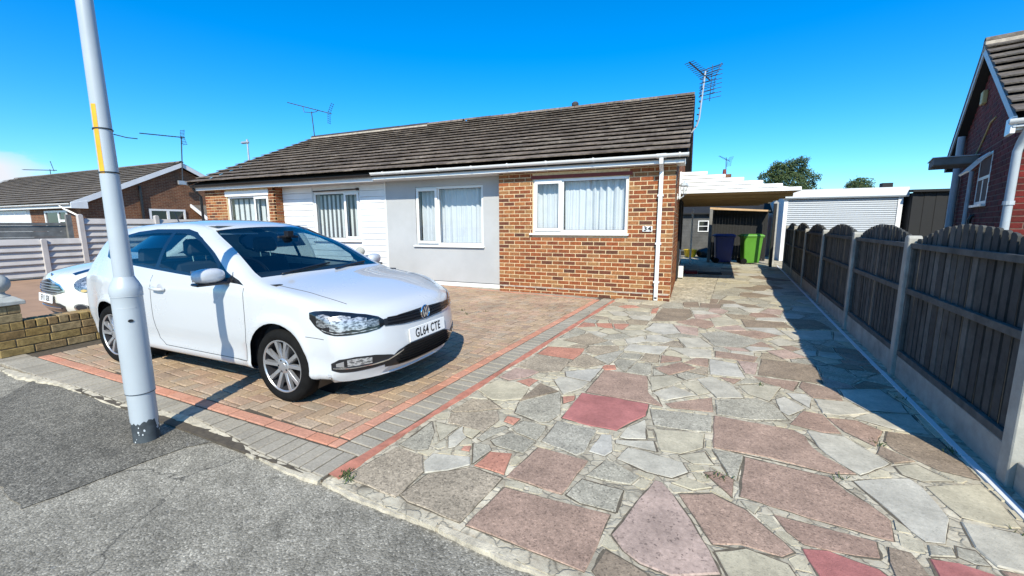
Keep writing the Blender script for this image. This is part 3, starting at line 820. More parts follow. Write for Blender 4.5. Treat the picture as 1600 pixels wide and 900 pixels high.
('d',[(0.215,6.446),(0.768,6.676),(0.700,7.038),(0.158,6.946)]),
('d',[(0.824,6.651),(1.230,6.807),(1.131,7.381),(0.767,7.322)]),
('w',[(0.717,5.978),(1.130,6.190),(1.212,6.696),(0.612,6.439)]),
('w',[(0.529,5.595),(0.814,5.781),(0.596,6.003),(0.439,5.792)]),
('k',[(0.699,7.555),(0.784,8.041),(0.571,8.092),(0.428,7.632)]),
('c',[(-0.158,6.255),(0.155,6.583),(-0.026,7.117),(-0.249,6.803)]),
('d',[(-0.683,7.571),(-0.449,7.656),(-0.514,8.193),(-0.758,8.032)]),
('d',[(-0.449,7.656),(-0.138,7.732),(-0.124,8.168),(-0.464,8.087)]),
('w',[(-0.874,5.074),(-0.650,5.148),(-0.573,5.314),(-0.779,5.480),(-0.907,5.367)]),
('w',[(-1.032,4.870),(-0.856,5.084),(-0.937,5.305),(-1.120,5.077)]),
('a',[(-1.433,4.623),(-1.286,4.905),(-1.602,5.153),(-1.780,4.693)]),
('c',[(-1.071,5.236),(-0.903,5.464),(-1.045,5.641),(-1.299,5.459)]),
('s',[(-1.096,6.782),(-1.024,6.819),(-1.066,7.343),(-1.144,7.140)]),
]
def sutil(P):
    return P if area2(P) > 0 else P[::-1]
def rough_edge(P, amp):
    out = []
    for i in range(len(P)):
        a = P[i]; c = P[(i+1)%len(P)]; L = math.hypot(c[0]-a[0], c[1]-a[1]); k = max(1, min(5,int(L/0.07)))
        nx,ny = (c[1]-a[1])/max(L,1e-6), -(c[0]-a[0])/max(L,1e-6)
        for j in range(k):
            t = j/k; e_ = random.uniform(-amp,amp) if j else random.uniform(-amp,amp)*0.5
            out.append((a[0]+(c[0]-a[0])*t+nx*e_, a[1]+(c[1]-a[1])*t+ny*e_))
    return out
def stone(P, mat, amp=0.006, zt=None):
    P = rough_edge(sutil(P), amp)
    cx = sum(p[0] for p in P)/len(P); cy = sum(p[1] for p in P)/len(P); n = len(P)
    w = D(cx,cy); zt = random.uniform(-0.003,0.0015) if zt is None else zt
    tx,ty = random.uniform(-0.004,0.004), random.uniform(-0.004,0.004)
    rad = max(math.hypot(p[0]-cx,p[1]-cy) for p in P); sh = max(0.5, 1-0.009/max(rad,0.03))
    def at(s, t, z):
        q = D(s,t); return (q[0]-w[0], q[1]-w[1], z+(s-cx)*tx+(t-cy)*ty)
    b = MB(); mid = [(cx+(p[0]-cx)*sh, cy+(p[1]-cy)*sh) for p in P]
    b.add([at(p[0],p[1],-0.03) for p in P]+[at(p[0],p[1],zt-0.005) for p in P]+[at(p[0],p[1],zt) for p in mid],
          [(i,(i+1)%n,n+(i+1)%n,n+i) for i in range(n)]+[(n+i,n+(i+1)%n,2*n+(i+1)%n,2*n+i) for i in range(n)]+[tuple(range(2*n,3*n))])
    o = b.build('paving_stone', mat, cz); o.location = (w[0],w[1],0)
    return o
HULLS = []
for k_, P in STONES:
    P = [p for p in P]
    P = [(min(1.33,s),max(t,1.47)) for s,t in P]
    stone(P, 'stone_'+k_)
    HULLS.append(hull(P))
# the rest of the drive is filled with stones fitted between those
seeds = []; tries = 0
def poly_dist(p, H):
    best = -9
    for i in range(len(H)):
        a = H[i]; c = H[(i+1)%len(H)]; L = math.hypot(c[0]-a[0], c[1]-a[1])
        if L < 1e-6: continue
        nx,ny = (c[1]-a[1])/L, -(c[0]-a[0])/L
        best = max(best, (p[0]-a[0])*nx+(p[1]-a[1])*ny)
    return best
rs = random.Random(11)
while tries < 9000 and len(seeds) < 187:
    tries += 1
    s = rs.uniform(-1.84,1.31); t = 1.5+(rs.random()**1.35)*15.2
    if s < -0.36 and t > 7.8: continue
    dmin = 0.05 if t < 6 else 0.10
    if any(poly_dist((s,t),H) < dmin for H in HULLS): continue
    gap = 0.17 if t < 6 else (0.24 if t < 9 else 0.42)
    if any(math.hypot(s-a,t-c) < gap*(0.8+0.5*rs.random()) for a,c in seeds): continue
    seeds.append((s,t))
kinds = 'gwcargwkwgcdgw'; GEN = []
for i,(s,t) in enumerate(seeds):
    ext = 0.34 if t < 9 else 0.6
    P = [(max(-1.86,s-ext),max(1.48,t-ext)),(min(1.325,s+ext),max(1.48,t-ext)),(min(1.325,s+ext),t+ext),(max(-1.86,s-ext),t+ext)]
    if t > 7.7 and s > -0.36: P = [(max(-0.33,a),c) for a,c in P]
    for j,(a,c) in enumerate(seeds):
        if j == i or abs(a-s)+abs(c-t) > 3*ext: continue
        n = (a-s,c-t); P = clip_half(P, n, n[0]*(a+s)/2+n[1]*(c+t)/2)
    for H in HULLS:
        if math.hypot(H[0][0]-s, H[0][1]-t) > 2.6: continue
        best = None
        for q in range(len(H)):
            a = H[q]; c = H[(q+1)%len(H)]; L = math.hypot(c[0]-a[0], c[1]-a[1])
            if L < 1e-6: continue
            nx,ny = (c[1]-a[1])/L, -(c[0]-a[0])/L; dd = (s-a[0])*nx+(t-a[1])*ny
            if best is None or dd > best[0]: best = (dd,nx,ny,a)
        dd,nx,ny,a = best
        P = clip_half(P, (-nx,-ny), -(nx*a[0]+ny*a[1])-0.008)
    if len(P) < 3: continue
    P = shrink(P, 0.011)
    if len(P) < 3 or abs(area2(P)) < 0.0022: continue
    kd = rs.choice('gaccgasgcw') if s < -0.6 else rs.choice(kinds)
    if t > 8 and s > -0.3: kd = rs.choice('cgwcdgcw')
    stone(P, 'stone_'+kd, 0.005)
    GEN.append(hull(P))
# small filler stones wedged into the wide joints, too many and too small to pick apart
ALLH = HULLS+GEN; fill = MB(); fs_ = []; rs = random.Random(29); tries = 0
cen = [(sum(p[0] for p in H)/len(H), sum(p[1] for p in H)/len(H), max(math.hypot(p[0]-H[0][0],p[1]-H[0][1]) for p in H)) for H in ALLH]
def near(s, t, d): return [H for H,(a,c,r) in zip(ALLH,cen) if math.hypot(s-a,t-c) < r+d]
while tries < 7000 and len(fs_) < 620:
    tries += 1
    s = rs.uniform(-1.84,1.30); t = 1.50+(rs.random()**1.6)*7.5
    if s < -0.36 and t > 7.7: continue
    if any(poly_dist((s,t),H) < 0.022 for H in near(s,t,0.1)): continue
    if any(math.hypot(s-a,t-c) < 0.055 for a,c in fs_): continue
    fs_.append((s,t))
for i,(s,t) in enumerate(fs_):
    e_ = rs.uniform(0.05,0.09); P = [(s+e_*math.cos(k*1.047+i)*rs.uniform(0.8,1.15),t+e_*math.sin(k*1.047+i)*rs.uniform(0.8,1.15)) for k in range(6)]
    P = hull([(min(1.32,a),max(1.47,c)) for a,c in P])
    for (a,c) in fs_:
        if (a,c) != (s,t) and abs(a-s)+abs(c-t) < 0.3: n = (a-s,c-t); P = clip_half(P, n, n[0]*(a+s)/2+n[1]*(c+t)/2)
    for H in near(s,t,0.2):
        best = None
        for q in range(len(H)):
            a = H[q]; c = H[(q+1)%len(H)]; L = math.hypot(c[0]-a[0], c[1]-a[1])
            if L < 1e-6: continue
            nx,ny = (c[1]-a[1])/L, -(c[0]-a[0])/L; dd = (s-a[0])*nx+(t-a[1])*ny
            if best is None or dd > best[0]: best = (dd,nx,ny,a)
        dd,nx,ny,a = best; P = clip_half(P, (-nx,-ny), -(nx*a[0]+ny*a[1])-0.006)
        if len(P) < 3: break
    if len(P) < 3: continue
    P = shrink(P, 0.005)
    if len(P) < 3 or abs(area2(P)) < 0.0004: continue
    zt = rs.uniform(-0.004,0.001); cx = sum(p[0] for p in P)/len(P); cy = sum(p[1] for p in P)/len(P); n = len(P)
    fill.add([D(p[0],p[1],-0.02) for p in P]+[D(cx+(p[0]-cx)*0.9,cy+(p[1]-cy)*0.9,zt+rs.uniform(-0.002,0.002)) for p in P],
             [(k,(k+1)%n,n+(k+1)%n,n+k) for k in range(n)]+[tuple(range(n,2*n))])
o = fill.build('filler_stones', 'stone_c', cz); o['kind'] = 'stuff'
# dark strips painting crevice shade along the stone edges, with grit and moss
edge_strips = MB(); rs = random.Random(41)
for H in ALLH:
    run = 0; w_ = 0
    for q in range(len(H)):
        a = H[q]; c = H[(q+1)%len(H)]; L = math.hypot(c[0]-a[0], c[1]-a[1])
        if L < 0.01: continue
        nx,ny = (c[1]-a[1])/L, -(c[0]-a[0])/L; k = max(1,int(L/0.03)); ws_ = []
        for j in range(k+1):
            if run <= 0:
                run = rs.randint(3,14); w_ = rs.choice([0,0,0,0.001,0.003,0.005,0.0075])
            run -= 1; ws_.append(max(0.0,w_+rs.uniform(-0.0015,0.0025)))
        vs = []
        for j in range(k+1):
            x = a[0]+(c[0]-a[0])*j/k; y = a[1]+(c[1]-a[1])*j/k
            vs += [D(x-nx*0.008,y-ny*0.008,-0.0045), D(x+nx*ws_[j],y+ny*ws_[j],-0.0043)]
        edge_strips.add(vs,[(2*j,2*j+1,2*j+3,2*j+2) for j in range(k)])
o = edge_strips.build('crevice_shade_grit', 'crevice_shade_grit', cz, fix=True); o['kind'] = 'stuff'
# weeds in the joints
wd_ = MB(); rs = random.Random(77)
for (s,t) in [(-0.05,2.42),(0.02,2.45),(1.18,1.9),(1.25,2.6),(0.62,2.75),(-1.86,1.47),(-1.84,1.5),(-1.80,1.46),(0.28,4.1),(0.9,3.3),(-3.9,5.6),(-3.7,5.4),(-3.5,5.7),(1.27,3.4),(1.26,4.3),(1.28,5.4)]:
    for _ in range(rs.randint(9,16)):
        q = D(s+rs.gauss(0,0.018),t+rs.gauss(0,0.018)); an = rs.uniform(0,6.28); l = rs.uniform(0.012,0.04); w = 0.003
        d = (math.cos(an),math.sin(an)); tip = (q[0]+d[0]*l*0.7,q[1]+d[1]*l*0.7,l*0.6)
        wd_.add([(q[0]-d[1]*w,q[1]+d[0]*w,-0.004),(q[0]+d[1]*w,q[1]-d[0]*w,-0.004),(tip[0]-d[1]*w*0.8-d[0]*l*0.2,tip[1]+d[0]*w*0.8-d[1]*l*0.2,tip[2]),tip],[(0,1,3,2)])
o = wd_.build('weeds', 'weed', cz); o['kind'] = 'stuff'
lv = MB(); rs = random.Random(13)
for _ in range(26):
    s = rs.uniform(-4.5,-1.0); t = rs.uniform(2.6,7.0); q = D(s,t); an = rs.uniform(0,6.28); l = rs.uniform(0.008,0.022)
    lv.add([(q[0]+l*math.cos(an+k*1.57)*(1 if k%2 else 0.5),q[1]+l*math.sin(an+k*1.57)*(1 if k%2 else 0.5),0.005+rs.uniform(0,0.006)) for k in range(4)],[(0,1,2,3)])
o = lv.build('fallen_leaf_litter', 'bark', base); o['kind'] = 'stuff'
# neighbour's drive beyond the dividing wall
struct(MB().prism([(-16.2,1.8),(-6.86,1.8),(-6.86,8.3),(-16.2,8.3)], 2, -0.12, -0.012).build('neighbour_drive', 'drive_tan'))
# soil and lawn strip behind the houses
struct(MB().prism([(-40,8.5),(-16.4,8.5),(-16.4,40),(-40,40)], 2, -0.1, -0.014).build('neighbour_garden', 'drive_tan'))

# ------------------------------------------------------------------ windows and walls
def frame_bars(b, x0, x1, z0, z1, y0, y1, w):
    b.box(x0,x1,y0,y1,z0,z0+w); b.box(x0,x1,y0,y1,z1-w,z1)
    b.box(x0,x0+w,y0,y1,z0+w,z1-w); b.box(x1-w,x1,y0,y1,z0+w,z1-w)
def curtain(parent, x0, x1, z0, z1, y, mat='curtain', pitch=0.13, amp=0.042, seed=1, name='net_curtain'):
    rs = random.Random(seed); b = MB(); n = int((x1-x0)/0.0085); rows = 5
    ph = rs.random()*6; pts = []
    for r in range(rows+1):
        f = r/rows; z = z0+(z1-z0)*f; row = []
        for i in range(n+1):
            x = x0+(x1-x0)*i/n
            p = ph+x*2*math.pi/pitch+1.5*math.sin(x*3.1+seed)+0.8*math.sin(x*9.3+seed*2)+0.25*(1-f)*math.sin(x*5+f*3)
            a = amp*(0.55+0.45*math.sin(x*4.3+seed))
            row.append((x+0.01*math.sin(p*0.5)*(1-f), y+a*math.sin(p)+0.006*math.sin(2.3*p), z))
        pts += row
    fs = [(r*(n+1)+i, r*(n+1)+i+1, (r+1)*(n+1)+i+1, (r+1)*(n+1)+i) for r in range(rows) for i in range(n)]
    return b.add(pts, fs).build(name, mat, parent, smooth='all')
def blinds(parent, x0, x1, z0, z1, y, mats, seed=1, pitch=0.075, ang=35):
    rs = random.Random(seed); x = x0; i = 0
    while x < x1:
        a = R(ang+rs.uniform(-8,8)); w = 0.042
        b = MB(); dx, dy = w*math.cos(a), w*math.sin(a)
        c0 = (x-dx, y-dy); c1 = (x+dx, y+dy); t = 0.0012
        b.prism([(c0[0],c0[1]-t),(c1[0],c1[1]-t),(c1[0],c1[1]+t),(c0[0],c0[1]+t)], 2, z0, z1)
        b.build('blind_slat', mats[i%len(mats)], parent); x += pitch; i += 1
def window(house, x0, x1, z0, z1, y, split, sash='left', cover='curtain', seed=1, sill=True, open_gap=0.0, top_box=False, frame='upvc', mats=('blind_pale',)):
    """y is the outer wall face, the frame sits just inside it; split = x of the mullion"""
    fy0, fy1 = y+0.028, y+0.095; w = 0.055
    b = MB(); frame_bars(b, x0, x1, z0, z1, fy0, fy1, w)
    b.box(split-0.03, split+0.03, fy0+0.002, fy1-0.002, z0+w, z1-w)
    win = b.build('window', frame, house, bevel=0.004)
    lights = ((x0+w, split-0.03), (split+0.03, x1-w))
    si = 0 if sash == 'left' else 1
    for i,(a,c) in enumerate(lights):
        if i == si:      # opening sash with a frame of its own
            b = MB(); frame_bars(b, a-0.022, c+0.022, z0+w-0.022, z1-w+0.022, fy0-0.028-open_gap, fy0-0.003, 0.062)
            b.build('sash', frame, win, bevel=0.005)
            gx0,gx1,gz0,gz1,gy = a+0.04, c-0.04, z0+w+0.04, z1-w-0.04, fy0-0.014
            hb = MB(); hb.tube([(c-0.012,fy0-0.034,z0+0.42*(z1-z0)),(c-0.012,fy0-0.05,z0+0.42*(z1-z0)),(c-0.012,fy0-0.052,z0+0.42*(z1-z0)+0.09)],0.007,6)
            if cover == 'blinds': hb.build('window_handle', frame, win)
        else: gx0,gx1,gz0,gz1,gy = a, c, z0+w, z1-w, fy0+0.03
        gk = MB(); frame_bars(gk, gx0-0.002,gx1+0.002,gz0-0.002,gz1+0.002,gy-0.006,gy+0.004,0.008); gk.build('glazing_gasket','black_plastic',win)
        MB().add([(gx0,gy,gz0),(gx1,gy,gz0),(gx1,gy,gz1),(gx0,gy,gz1)],[(0,1,2,3)]).build('pane','window_glass',win)
    if sill:
        sb = MB().prism([(y-0.055,z0-0.045),(y-0.055,z0-0.012),(fy0+0.02,z0-0.001),(fy0+0.02,z0-0.045)], 0, x0-0.06, x1+0.03)
        sb.build('sill', frame, win, bevel=0.003)
    if cover == 'curtain':
        curtain(win, x0+0.02, split-0.01, z0+0.03, z1-0.05, y+0.20, seed=seed)
        curtain(win, split+0.01, x1-0.02, z0+0.03, z1-0.05, y+0.19, seed=seed+5)
    else:
        blinds(win, x0+0.06, x1-0.05, z0+0.06, z1-0.07, y+0.22, mats, seed)
    if top_box:
        box('shutter_box', frame, win, x0-0.04, x1+0.03, y-0.03, y+0.05, z1-0.005, z1+0.14, bevel=0.004)
    # dark room behind, so that the glass has something to look into
    rb = MB(); X0,X1,Y0,Y1,Z0,Z1 = x0-0.3,x1+0.3,y+0.30,y+2.2,0.1,2.38
    rb.add([(X0,Y0,Z0),(X1,Y0,Z0),(X1,Y1,Z0),(X0,Y1,Z0),(X0,Y0,Z1),(X1,Y0,Z1),(X1,Y1,Z1),(X0,Y1,Z1)],[(0,1,2,3),(4,7,6,5),(1,5,6,2),(2,6,7,3),(3,7,4,0)])
    rb.build('room', 'room_dark', win)
    return win
def wall_xz(x0, x1, z0, z1, ops, y0, y1):
    """front wall slab with rectangular openings"""
    b = MB(); ops = sorted(ops); x = x0
    for (a,c,za,zc) in ops:
        b.box(x,a,y0,y1,z0,z1); b.box(a,c,y0,y1,z0,za); b.box(a,c,y0,y1,zc,z1); x = c
    b.box(x,x1,y0,y1,z0,z1)
    return b
def brick_items(x0, x1, z0, z1, ops, yc, L=0.236, C=0.0785, J=0.0155, dep=0.05, seed=1, axis='x', end=None, proud=0.0):
    """stretcher bond on a plane; returns boxes (centre, dims, rz)"""
    rs = random.Random(seed); out = []; r = 0; z = z0
    while z+C*0.6 < z1:
        zt = min(z+C-J, z1); off = 0 if r%2 == 0 else -L/2; x = x0+off
        while x < x1-0.02:
            a, c = max(x,x0), min(x+L-J, x1)
            segs = [(a,c)]
            for (oa,oc,oza,ozc) in ops:
                if zt > oza and z < ozc-0.005:
                    ns = []
                    for (p,q) in segs:
                        if q <= oa or p >= oc: ns.append((p,q))
                        else:
                            if p < oa-0.02: ns.append((p,oa))
                            if q > oc+0.02: ns.append((oc,q))
                    segs = ns
            for (p,q) in segs:
                if q-p < 0.025: continue
                jy = rs.uniform(-0.0018,0.0018)
                p_ = round((q-p)/0.006)*0.006
                if axis == 'x': out.append((((p+q)/2, yc+jy, (z+zt)/2), (p_,dep,zt-z), 0))
                else: out.append(((yc+jy, (p+q)/2, (z+zt)/2), (dep,p_,zt-z), 0))
            x += L
        z += C; r += 1
    return out

# ------------------------------------------------------------------ roofs
def tiles(house, x0, x1, ye, ze, yr, zr, mat, limit, gauge=0.335, tw=0.30, xf=None, up=1, seed=3):
    """lapped interlocking tiles on the slope from the eaves (ye,ze) to the ridge (yr,zr)"""
    rs = random.Random(seed); dy, dz = yr-ye, zr-ze; L = math.hypot(dy,dz); pit = math.atan2(dz,abs(dy)); sg = 1 if dy > 0 else -1
    rows = int(L/gauge); gauge = L/rows; items = []
    lift = 0.062; ln = gauge+0.055; th = 0.02
    for r in range(rows):
        s0_ = r*gauge-0.02
        off = 0 if r%2 == 0 else tw/2
        x = x0-off
        while x < x1-0.03:
            a,c = max(x,x0), min(x+tw-0.004,x1)
            if c-a > 0.04:
                ang = pit-math.atan2(lift,ln)
                sm = s0_+ln/2
                h = lift/2+0.004+rs.uniform(-0.0035,0.0035)
                y = ye+sg*(sm*math.cos(pit)-h*math.sin(pit)); z = ze+sm*math.sin(pit)+h*math.cos(pit)
                w = round((c-a)/0.01)*0.01
                items.append((((a+c)/2,y,z),(w,ln,th),(sg*ang,0,rs.uniform(-0.004,0.004))))
            x += tw
    lay_boxes('roof_tile', items, mat, house, limit, xf, 0, 'roof_tiles_beyond')
def ridge(house, x0, x1, y, z, mat, mort, seed=1, step=0.45, r=0.115):
    b = MB(); prof = [(r*math.cos(R(a)), r*0.75*math.sin(R(a))) for a in range(0,181,20)]
    prof2 = [(p[0]*0.86,p[1]*0.82) for p in prof][::-1]
    rs = random.Random(seed); x = x0
    if mort:
        mb = MB().prism([(y-r*1.12,z-0.13),(y-r*1.08,z-0.01),(y-r*0.5,z+0.03),(y+r*0.5,z+0.03),(y+r*1.08,z-0.01),(y+r*1.12,z-0.13)], 0, x0, x1)
        mb.build('ridge_mortar_bed', mort, house)
    while x < x1-0.05:
        c = min(x+step-0.008, x1); dz = rs.uniform(-0.004,0.004)
        b = MB().prism([(y+p[0],z+p[1]+dz) for p in prof]+[(y+p[0],z+p[1]+dz) for p in prof2], 0, x, c)
        b.build('ridge_tile', mat, house); x += step

# ------------------------------------------------------------------ the bungalow
YF = 8.05; YR = 8.32; XP = -6.86; EZ = 2.60; EY = 7.74; RY = 12.35; RZ = 4.66
hs_ = thing('brick_bungalow', 'brick bungalow with grey rendered panel, white gutter and net curtained windows', 'bungalow', (0,0,0))
op1 = (-2.97,-1.10,1.235,2.285)      # window in the brickwork
op2 = (-6.01,-4.23,0.935,2.265)      # window in the grey panel
bw_ = wall_xz(-3.72,-0.30,0.0,2.56,[op1],YF+0.005,YF+0.26)
bwall = bw_.build('brick_wall','mortar_house',hs_)
items = brick_items(-3.72,-0.30,-0.02,2.50,[(op1[0]-0.012,op1[1]+0.012,op1[2]-0.05,op1[3]+0.075)],YF+0.028,dep=0.056,seed=2)
lay_boxes('brick', items, 'brick_house', bwall, 300, None, 0, 'bricks_beyond')
# side wall with its bricks as far as they can be told apart
swall = MB().prism([(YF+0.262,0),(16.4,0),(16.4,2.55),(12.35,4.45),(YF+0.262,2.55)],0,-0.56,-0.305).build('side_wall','mortar_house',hs_)
it2 = brick_items(YF+0.002,16.3,-0.02,2.62,[],-0.328,dep=0.056,seed=4,axis='y')
lay_boxes('brick', it2, 'brick_house', swall, 60, None, 0, 'bricks_beyond')
it3 = []
for r in range(24):
    z = 2.62+r*0.0785; half = (4.45-z)/ (4.45-2.55)*4.05
    if half > 0.2: it3 += brick_items(RY-half,RY+half,z,z+0.07,[],-0.328,dep=0.056,seed=40+r,axis='y')
lay_boxes('brick', it3, 'brick_house', swall, 0, None, 0, 'gable_bricks')
# white mortar damp course line low on the wall
b = MB(); k = 60; L = []
for i in range(k+1):
    x = -3.71+3.39*i/k; h = 0.012+random.uniform(-0.004,0.005)
    L += [(x,YF+0.02,0.118-h),(x,YF-0.004,0.120-h),(x,YF-0.005,0.118+h),(x,YF+0.02,0.122+h)]
fs = [(i*4+j,(i+1)*4+j,(i+1)*4+j+1,i*4+j+1) for i in range(k) for j in range(3)]
b.add(L,fs).build('damp_course','ridge_mortar',bwall,fix=True)
box('lintel','lintel_red',hs_,op1[0]-0.04,op1[1]+0.06,YF-0.004,YF+0.10,op1[3]+0.004,op1[3]+0.072)
gw = wall_xz(XP,-3.72,0.10,2.56,[op2],YR,YR+0.24).build('rendered_wall','render_grey',hs_)
box('base_rail','upvc_board',hs_,XP+0.01,-3.725,YR-0.006,YR+0.2,-0.02,0.085)
box('weep_gap','black_plastic',hs_,XP+0.01,-3.725,YR+0.01,YR+0.2,0.086,0.099)
b = MB().box(-3.719,-3.47,YF+0.262,YR+0.24,0,2.55); b.build('return_wall','mortar_house',hs_)
window(hs_, op1[0],op1[1],op1[2],op1[3],YF+0.004,-2.37,'left',seed=3)
window(hs_, op2[0],op2[1],op2[2],op2[3],YR,-5.40,'left',seed=8,open_gap=0.012)
# back and inner walls close the shell
MB().box(-6.9,-0.56,16.2,16.4,0,2.55).build('back_wall','mortar_house',hs_)
MB().prism([(8.6,0),(16.2,0),(16.2,2.5),(12.35,4.3),(8.6,2.5)],0,XP-0.1,XP+0.1).build('party_wall','mortar_house',hs_)
box('loft_floor','room_dark',hs_,-6.8,-0.56,YR+0.245,16.2,2.42,2.47)
# roof deck, tiles, ridge
def deck(house, x0, x1, ye, ze, yr, zr, yb, drop=0.05):
    MB().prism([(ye+0.06,ze-drop),(yr,zr-drop),(yb-0.06,ze-drop),(yb-0.06,ze-drop-0.06),(yr,zr-drop-0.10),(ye+0.06,ze-drop-0.06)],0,x0,x1).build('roof_deck','underlay',house)
deck(hs_,XP,-0.13,EY,EZ,RY,RZ,16.96)
tiles(hs_,XP,-0.10,EY,EZ,RY,RZ,'roof_tile',300,seed=3)
tb = MB(); tb.box(XP,-0.10,0,0,0,0)
MB().prism([(RY,RZ+0.03),(16.96,EZ+0.03),(16.96,EZ-0.02),(RY,RZ-0.02)],0,XP,-0.10).build('rear_roof_slope','roof_tile',hs_)
ridge(hs_,XP,-0.10,RY,RZ+0.02,'roof_tile',None,2)
# verge board and soffit at the gable
MB().prism([(EY+0.10,EZ-0.16),(EY+0.06,EZ-0.03),(RY,RZ-0.03),(16.9,EZ-0.03),(16.9,EZ-0.16),(RY,RZ-0.16)],0,-0.152,-0.13).build('verge_board','timber_black',hs_)
# fascia, soffit, gutter in white plastic
fas = MB(); fas.box(XP+0.02,-0.16,EY+0.105,EY+0.125,2.43,2.57); fas.box(XP+0.02,-0.16,EY+0.125,YR-0.002,2.43,2.442)
fas.build('fascia_and_soffit','upvc_board',hs_,bevel=0.002)
fe = MB().prism([(EY+0.06,2.40),(EY+0.06,2.56),(EY+0.30,2.60),(EY+0.30,2.42)],0,-0.159,-0.154); fe.build('fascia_end_cap','upvc_board',hs_)
def gutter(house, x0, x1, y, z, mat, r=0.058):
    prof = [(y+r*math.cos(R(a)), z+r*math.sin(R(a))*1.0) for a in range(180,361,20)]
    inn = [(y+(r-0.004)*math.cos(R(a)), z+(r-0.004)*math.sin(R(a))) for a in range(360,179,-20)]
    g = MB().prism(prof+inn,0,x0,x1)
    return g.build('gutter',mat,house,smooth=30,fix=True)
gt = gutter(hs_,-6.80,-0.115,EY+0.045,2.575,'upvc')
for x in [-6.45,-5.9,-5.0,-4.2,-3.4,-2.6,-1.7,-0.25]:
    pr_ = [(EY+0.045+0.063*math.cos(R(a)), 2.575+0.063*math.sin(R(a))) for a in range(178,363,23)]
    MB().prism(pr_+[(EY+0.103,2.585),(EY-0.018,2.585)],0,x-0.014,x+0.014).build('gutter_bracket','upvc',gt,fix=True)
for x in (-6.802,-0.113):
    MB().prism([(EY+0.045+0.062*math.cos(R(a)), 2.577+0.062*math.sin(R(a))) for a in range(180,361,20)],0,x-0.006,x+0.006).build('gutter_stop_end','upvc',gt,fix=True)
ou = MB(); ou.prism([(EY+0.045+0.066*math.cos(R(a)), 2.575+0.066*math.sin(R(a))) for a in range(176,365,21)],0,-0.62,-0.46)
ou.build('gutter_outlet','upvc',gt,fix=True)
def downpipe(house, pts, w, mat, name='downpipe'):
    b = MB()
    for p,q in zip(pts,pts[1:]):
        p,q = Vector(p),Vector(q); d = (q-p).normalized(); sx = Vector((1,0,0)); sy = d.cross(sx).normalized()
        vs = []
        for P_ in (p-d*w*0.3,q+d*w*0.3):
            for a,c in ((-1,-1),(1,-1),(1,1),(-1,1)): vs.append(P_+sx*a*w/2+sy*c*w/2)
        b.add(vs,[(0,1,2,3),(7,6,5,4),(0,4,5,1),(1,5,6,2),(2,6,7,3),(3,7,4,0)])
    return b.build(name,mat,house,bevel=0.006)
dp = downpipe(hs_,[(-0.54,EY+0.045,2.52),(-0.54,EY+0.06,2.44),(-0.54,YF-0.045,2.33),(-0.54,YF-0.045,0.03)],0.068,'upvc')
for z in (1.9,1.05,0.35):
    box('pipe_clip','upvc',dp,-0.592,-0.488,YF-0.085,YF-0.001,z-0.018,z+0.018,bevel=0.004)
box('pipe_shoe','black_plastic',dp,-0.562,-0.518,YF-0.086,YF-0.08,0.045,0.075)
# number plate 34
np_ = box('number_plate','plate_white',hs_,-0.825,-0.655,YF-0.022,YF-0.006,1.265,1.365,bevel=0.004)
me = text_mesh('34',0.105,0.003,0.004,1.25); o = link('house_number',me,'plate_ink',np_)
o.rotation_euler = (R(90),0,0); o.location = (-0.74,YF-0.024,1.315)
# wall lantern by the carport
lan = thing('wall_lantern','white coach style wall lantern on the brick corner beside the carport','lantern',(-0.30,9.15,2.0))
lb = MB(); lb.tube([(0.0,0,-0.06),(0.06,0,-0.09),(0.115,0,-0.05),(0.115,0,0.0)],0.012,8); lb.build('bracket','soil_pipe',lan,smooth=True)
lb = MB(); lb.box(-0.02,0.012,-0.05,0.05,-0.12,0.0); lb.build('back_plate','upvc',lan,bevel=0.005)
fr_ = MB()
for a in range(6):
    t = R(60*a+30); fr_.tube([(0.115+0.045*math.cos(t),0.045*math.sin(t),0.0),(0.115+0.082*math.cos(t),0.082*math.sin(t),0.15)],0.005,5)
fr_.lathe([(0.0,-0.012),(0.047,-0.012),(0.05,0.0),(0.0,0.004)],6,'z',(0.115,0,0)); fr_.lathe([(0.09,0.148),(0.088,0.165),(0.03,0.215),(0.012,0.222),(0.012,0.25),(0.0,0.252)],6,'z',(0.115,0,0))
fr_.build('lantern_frame','soil_pipe',lan)
MB().lathe([(0.043,0.002),(0.079,0.148)],6,'z',(0.115,0,0)).build('lantern_glass','lens_clear',lan)
MB().lathe([(0.0,0.01),(0.018,0.02),(0.022,0.08),(0.0,0.11)],8,'z',(0.115,0,0)).build('bulb','plate_white',lan)
box('shade_panel','timber_black',hs_,-0.298,-0.255,11.0,11.55,0.05,2.0)  # added dark panels on the wall, standing in for deep carport shade
box('shade_panel','timber_black',hs_,-0.298,-0.24,12.2,12.75,0.05,2.0)
# flue pipe on the ridge
MB().lathe([(0.07,-0.1),(0.07,0.12),(0.10,0.13),(0.10,0.2),(0.06,0.24),(0,0.25)],14,'z',(-3.3,RY+0.1,RZ)).build('flue','ridge_tile',hs_,smooth=True)

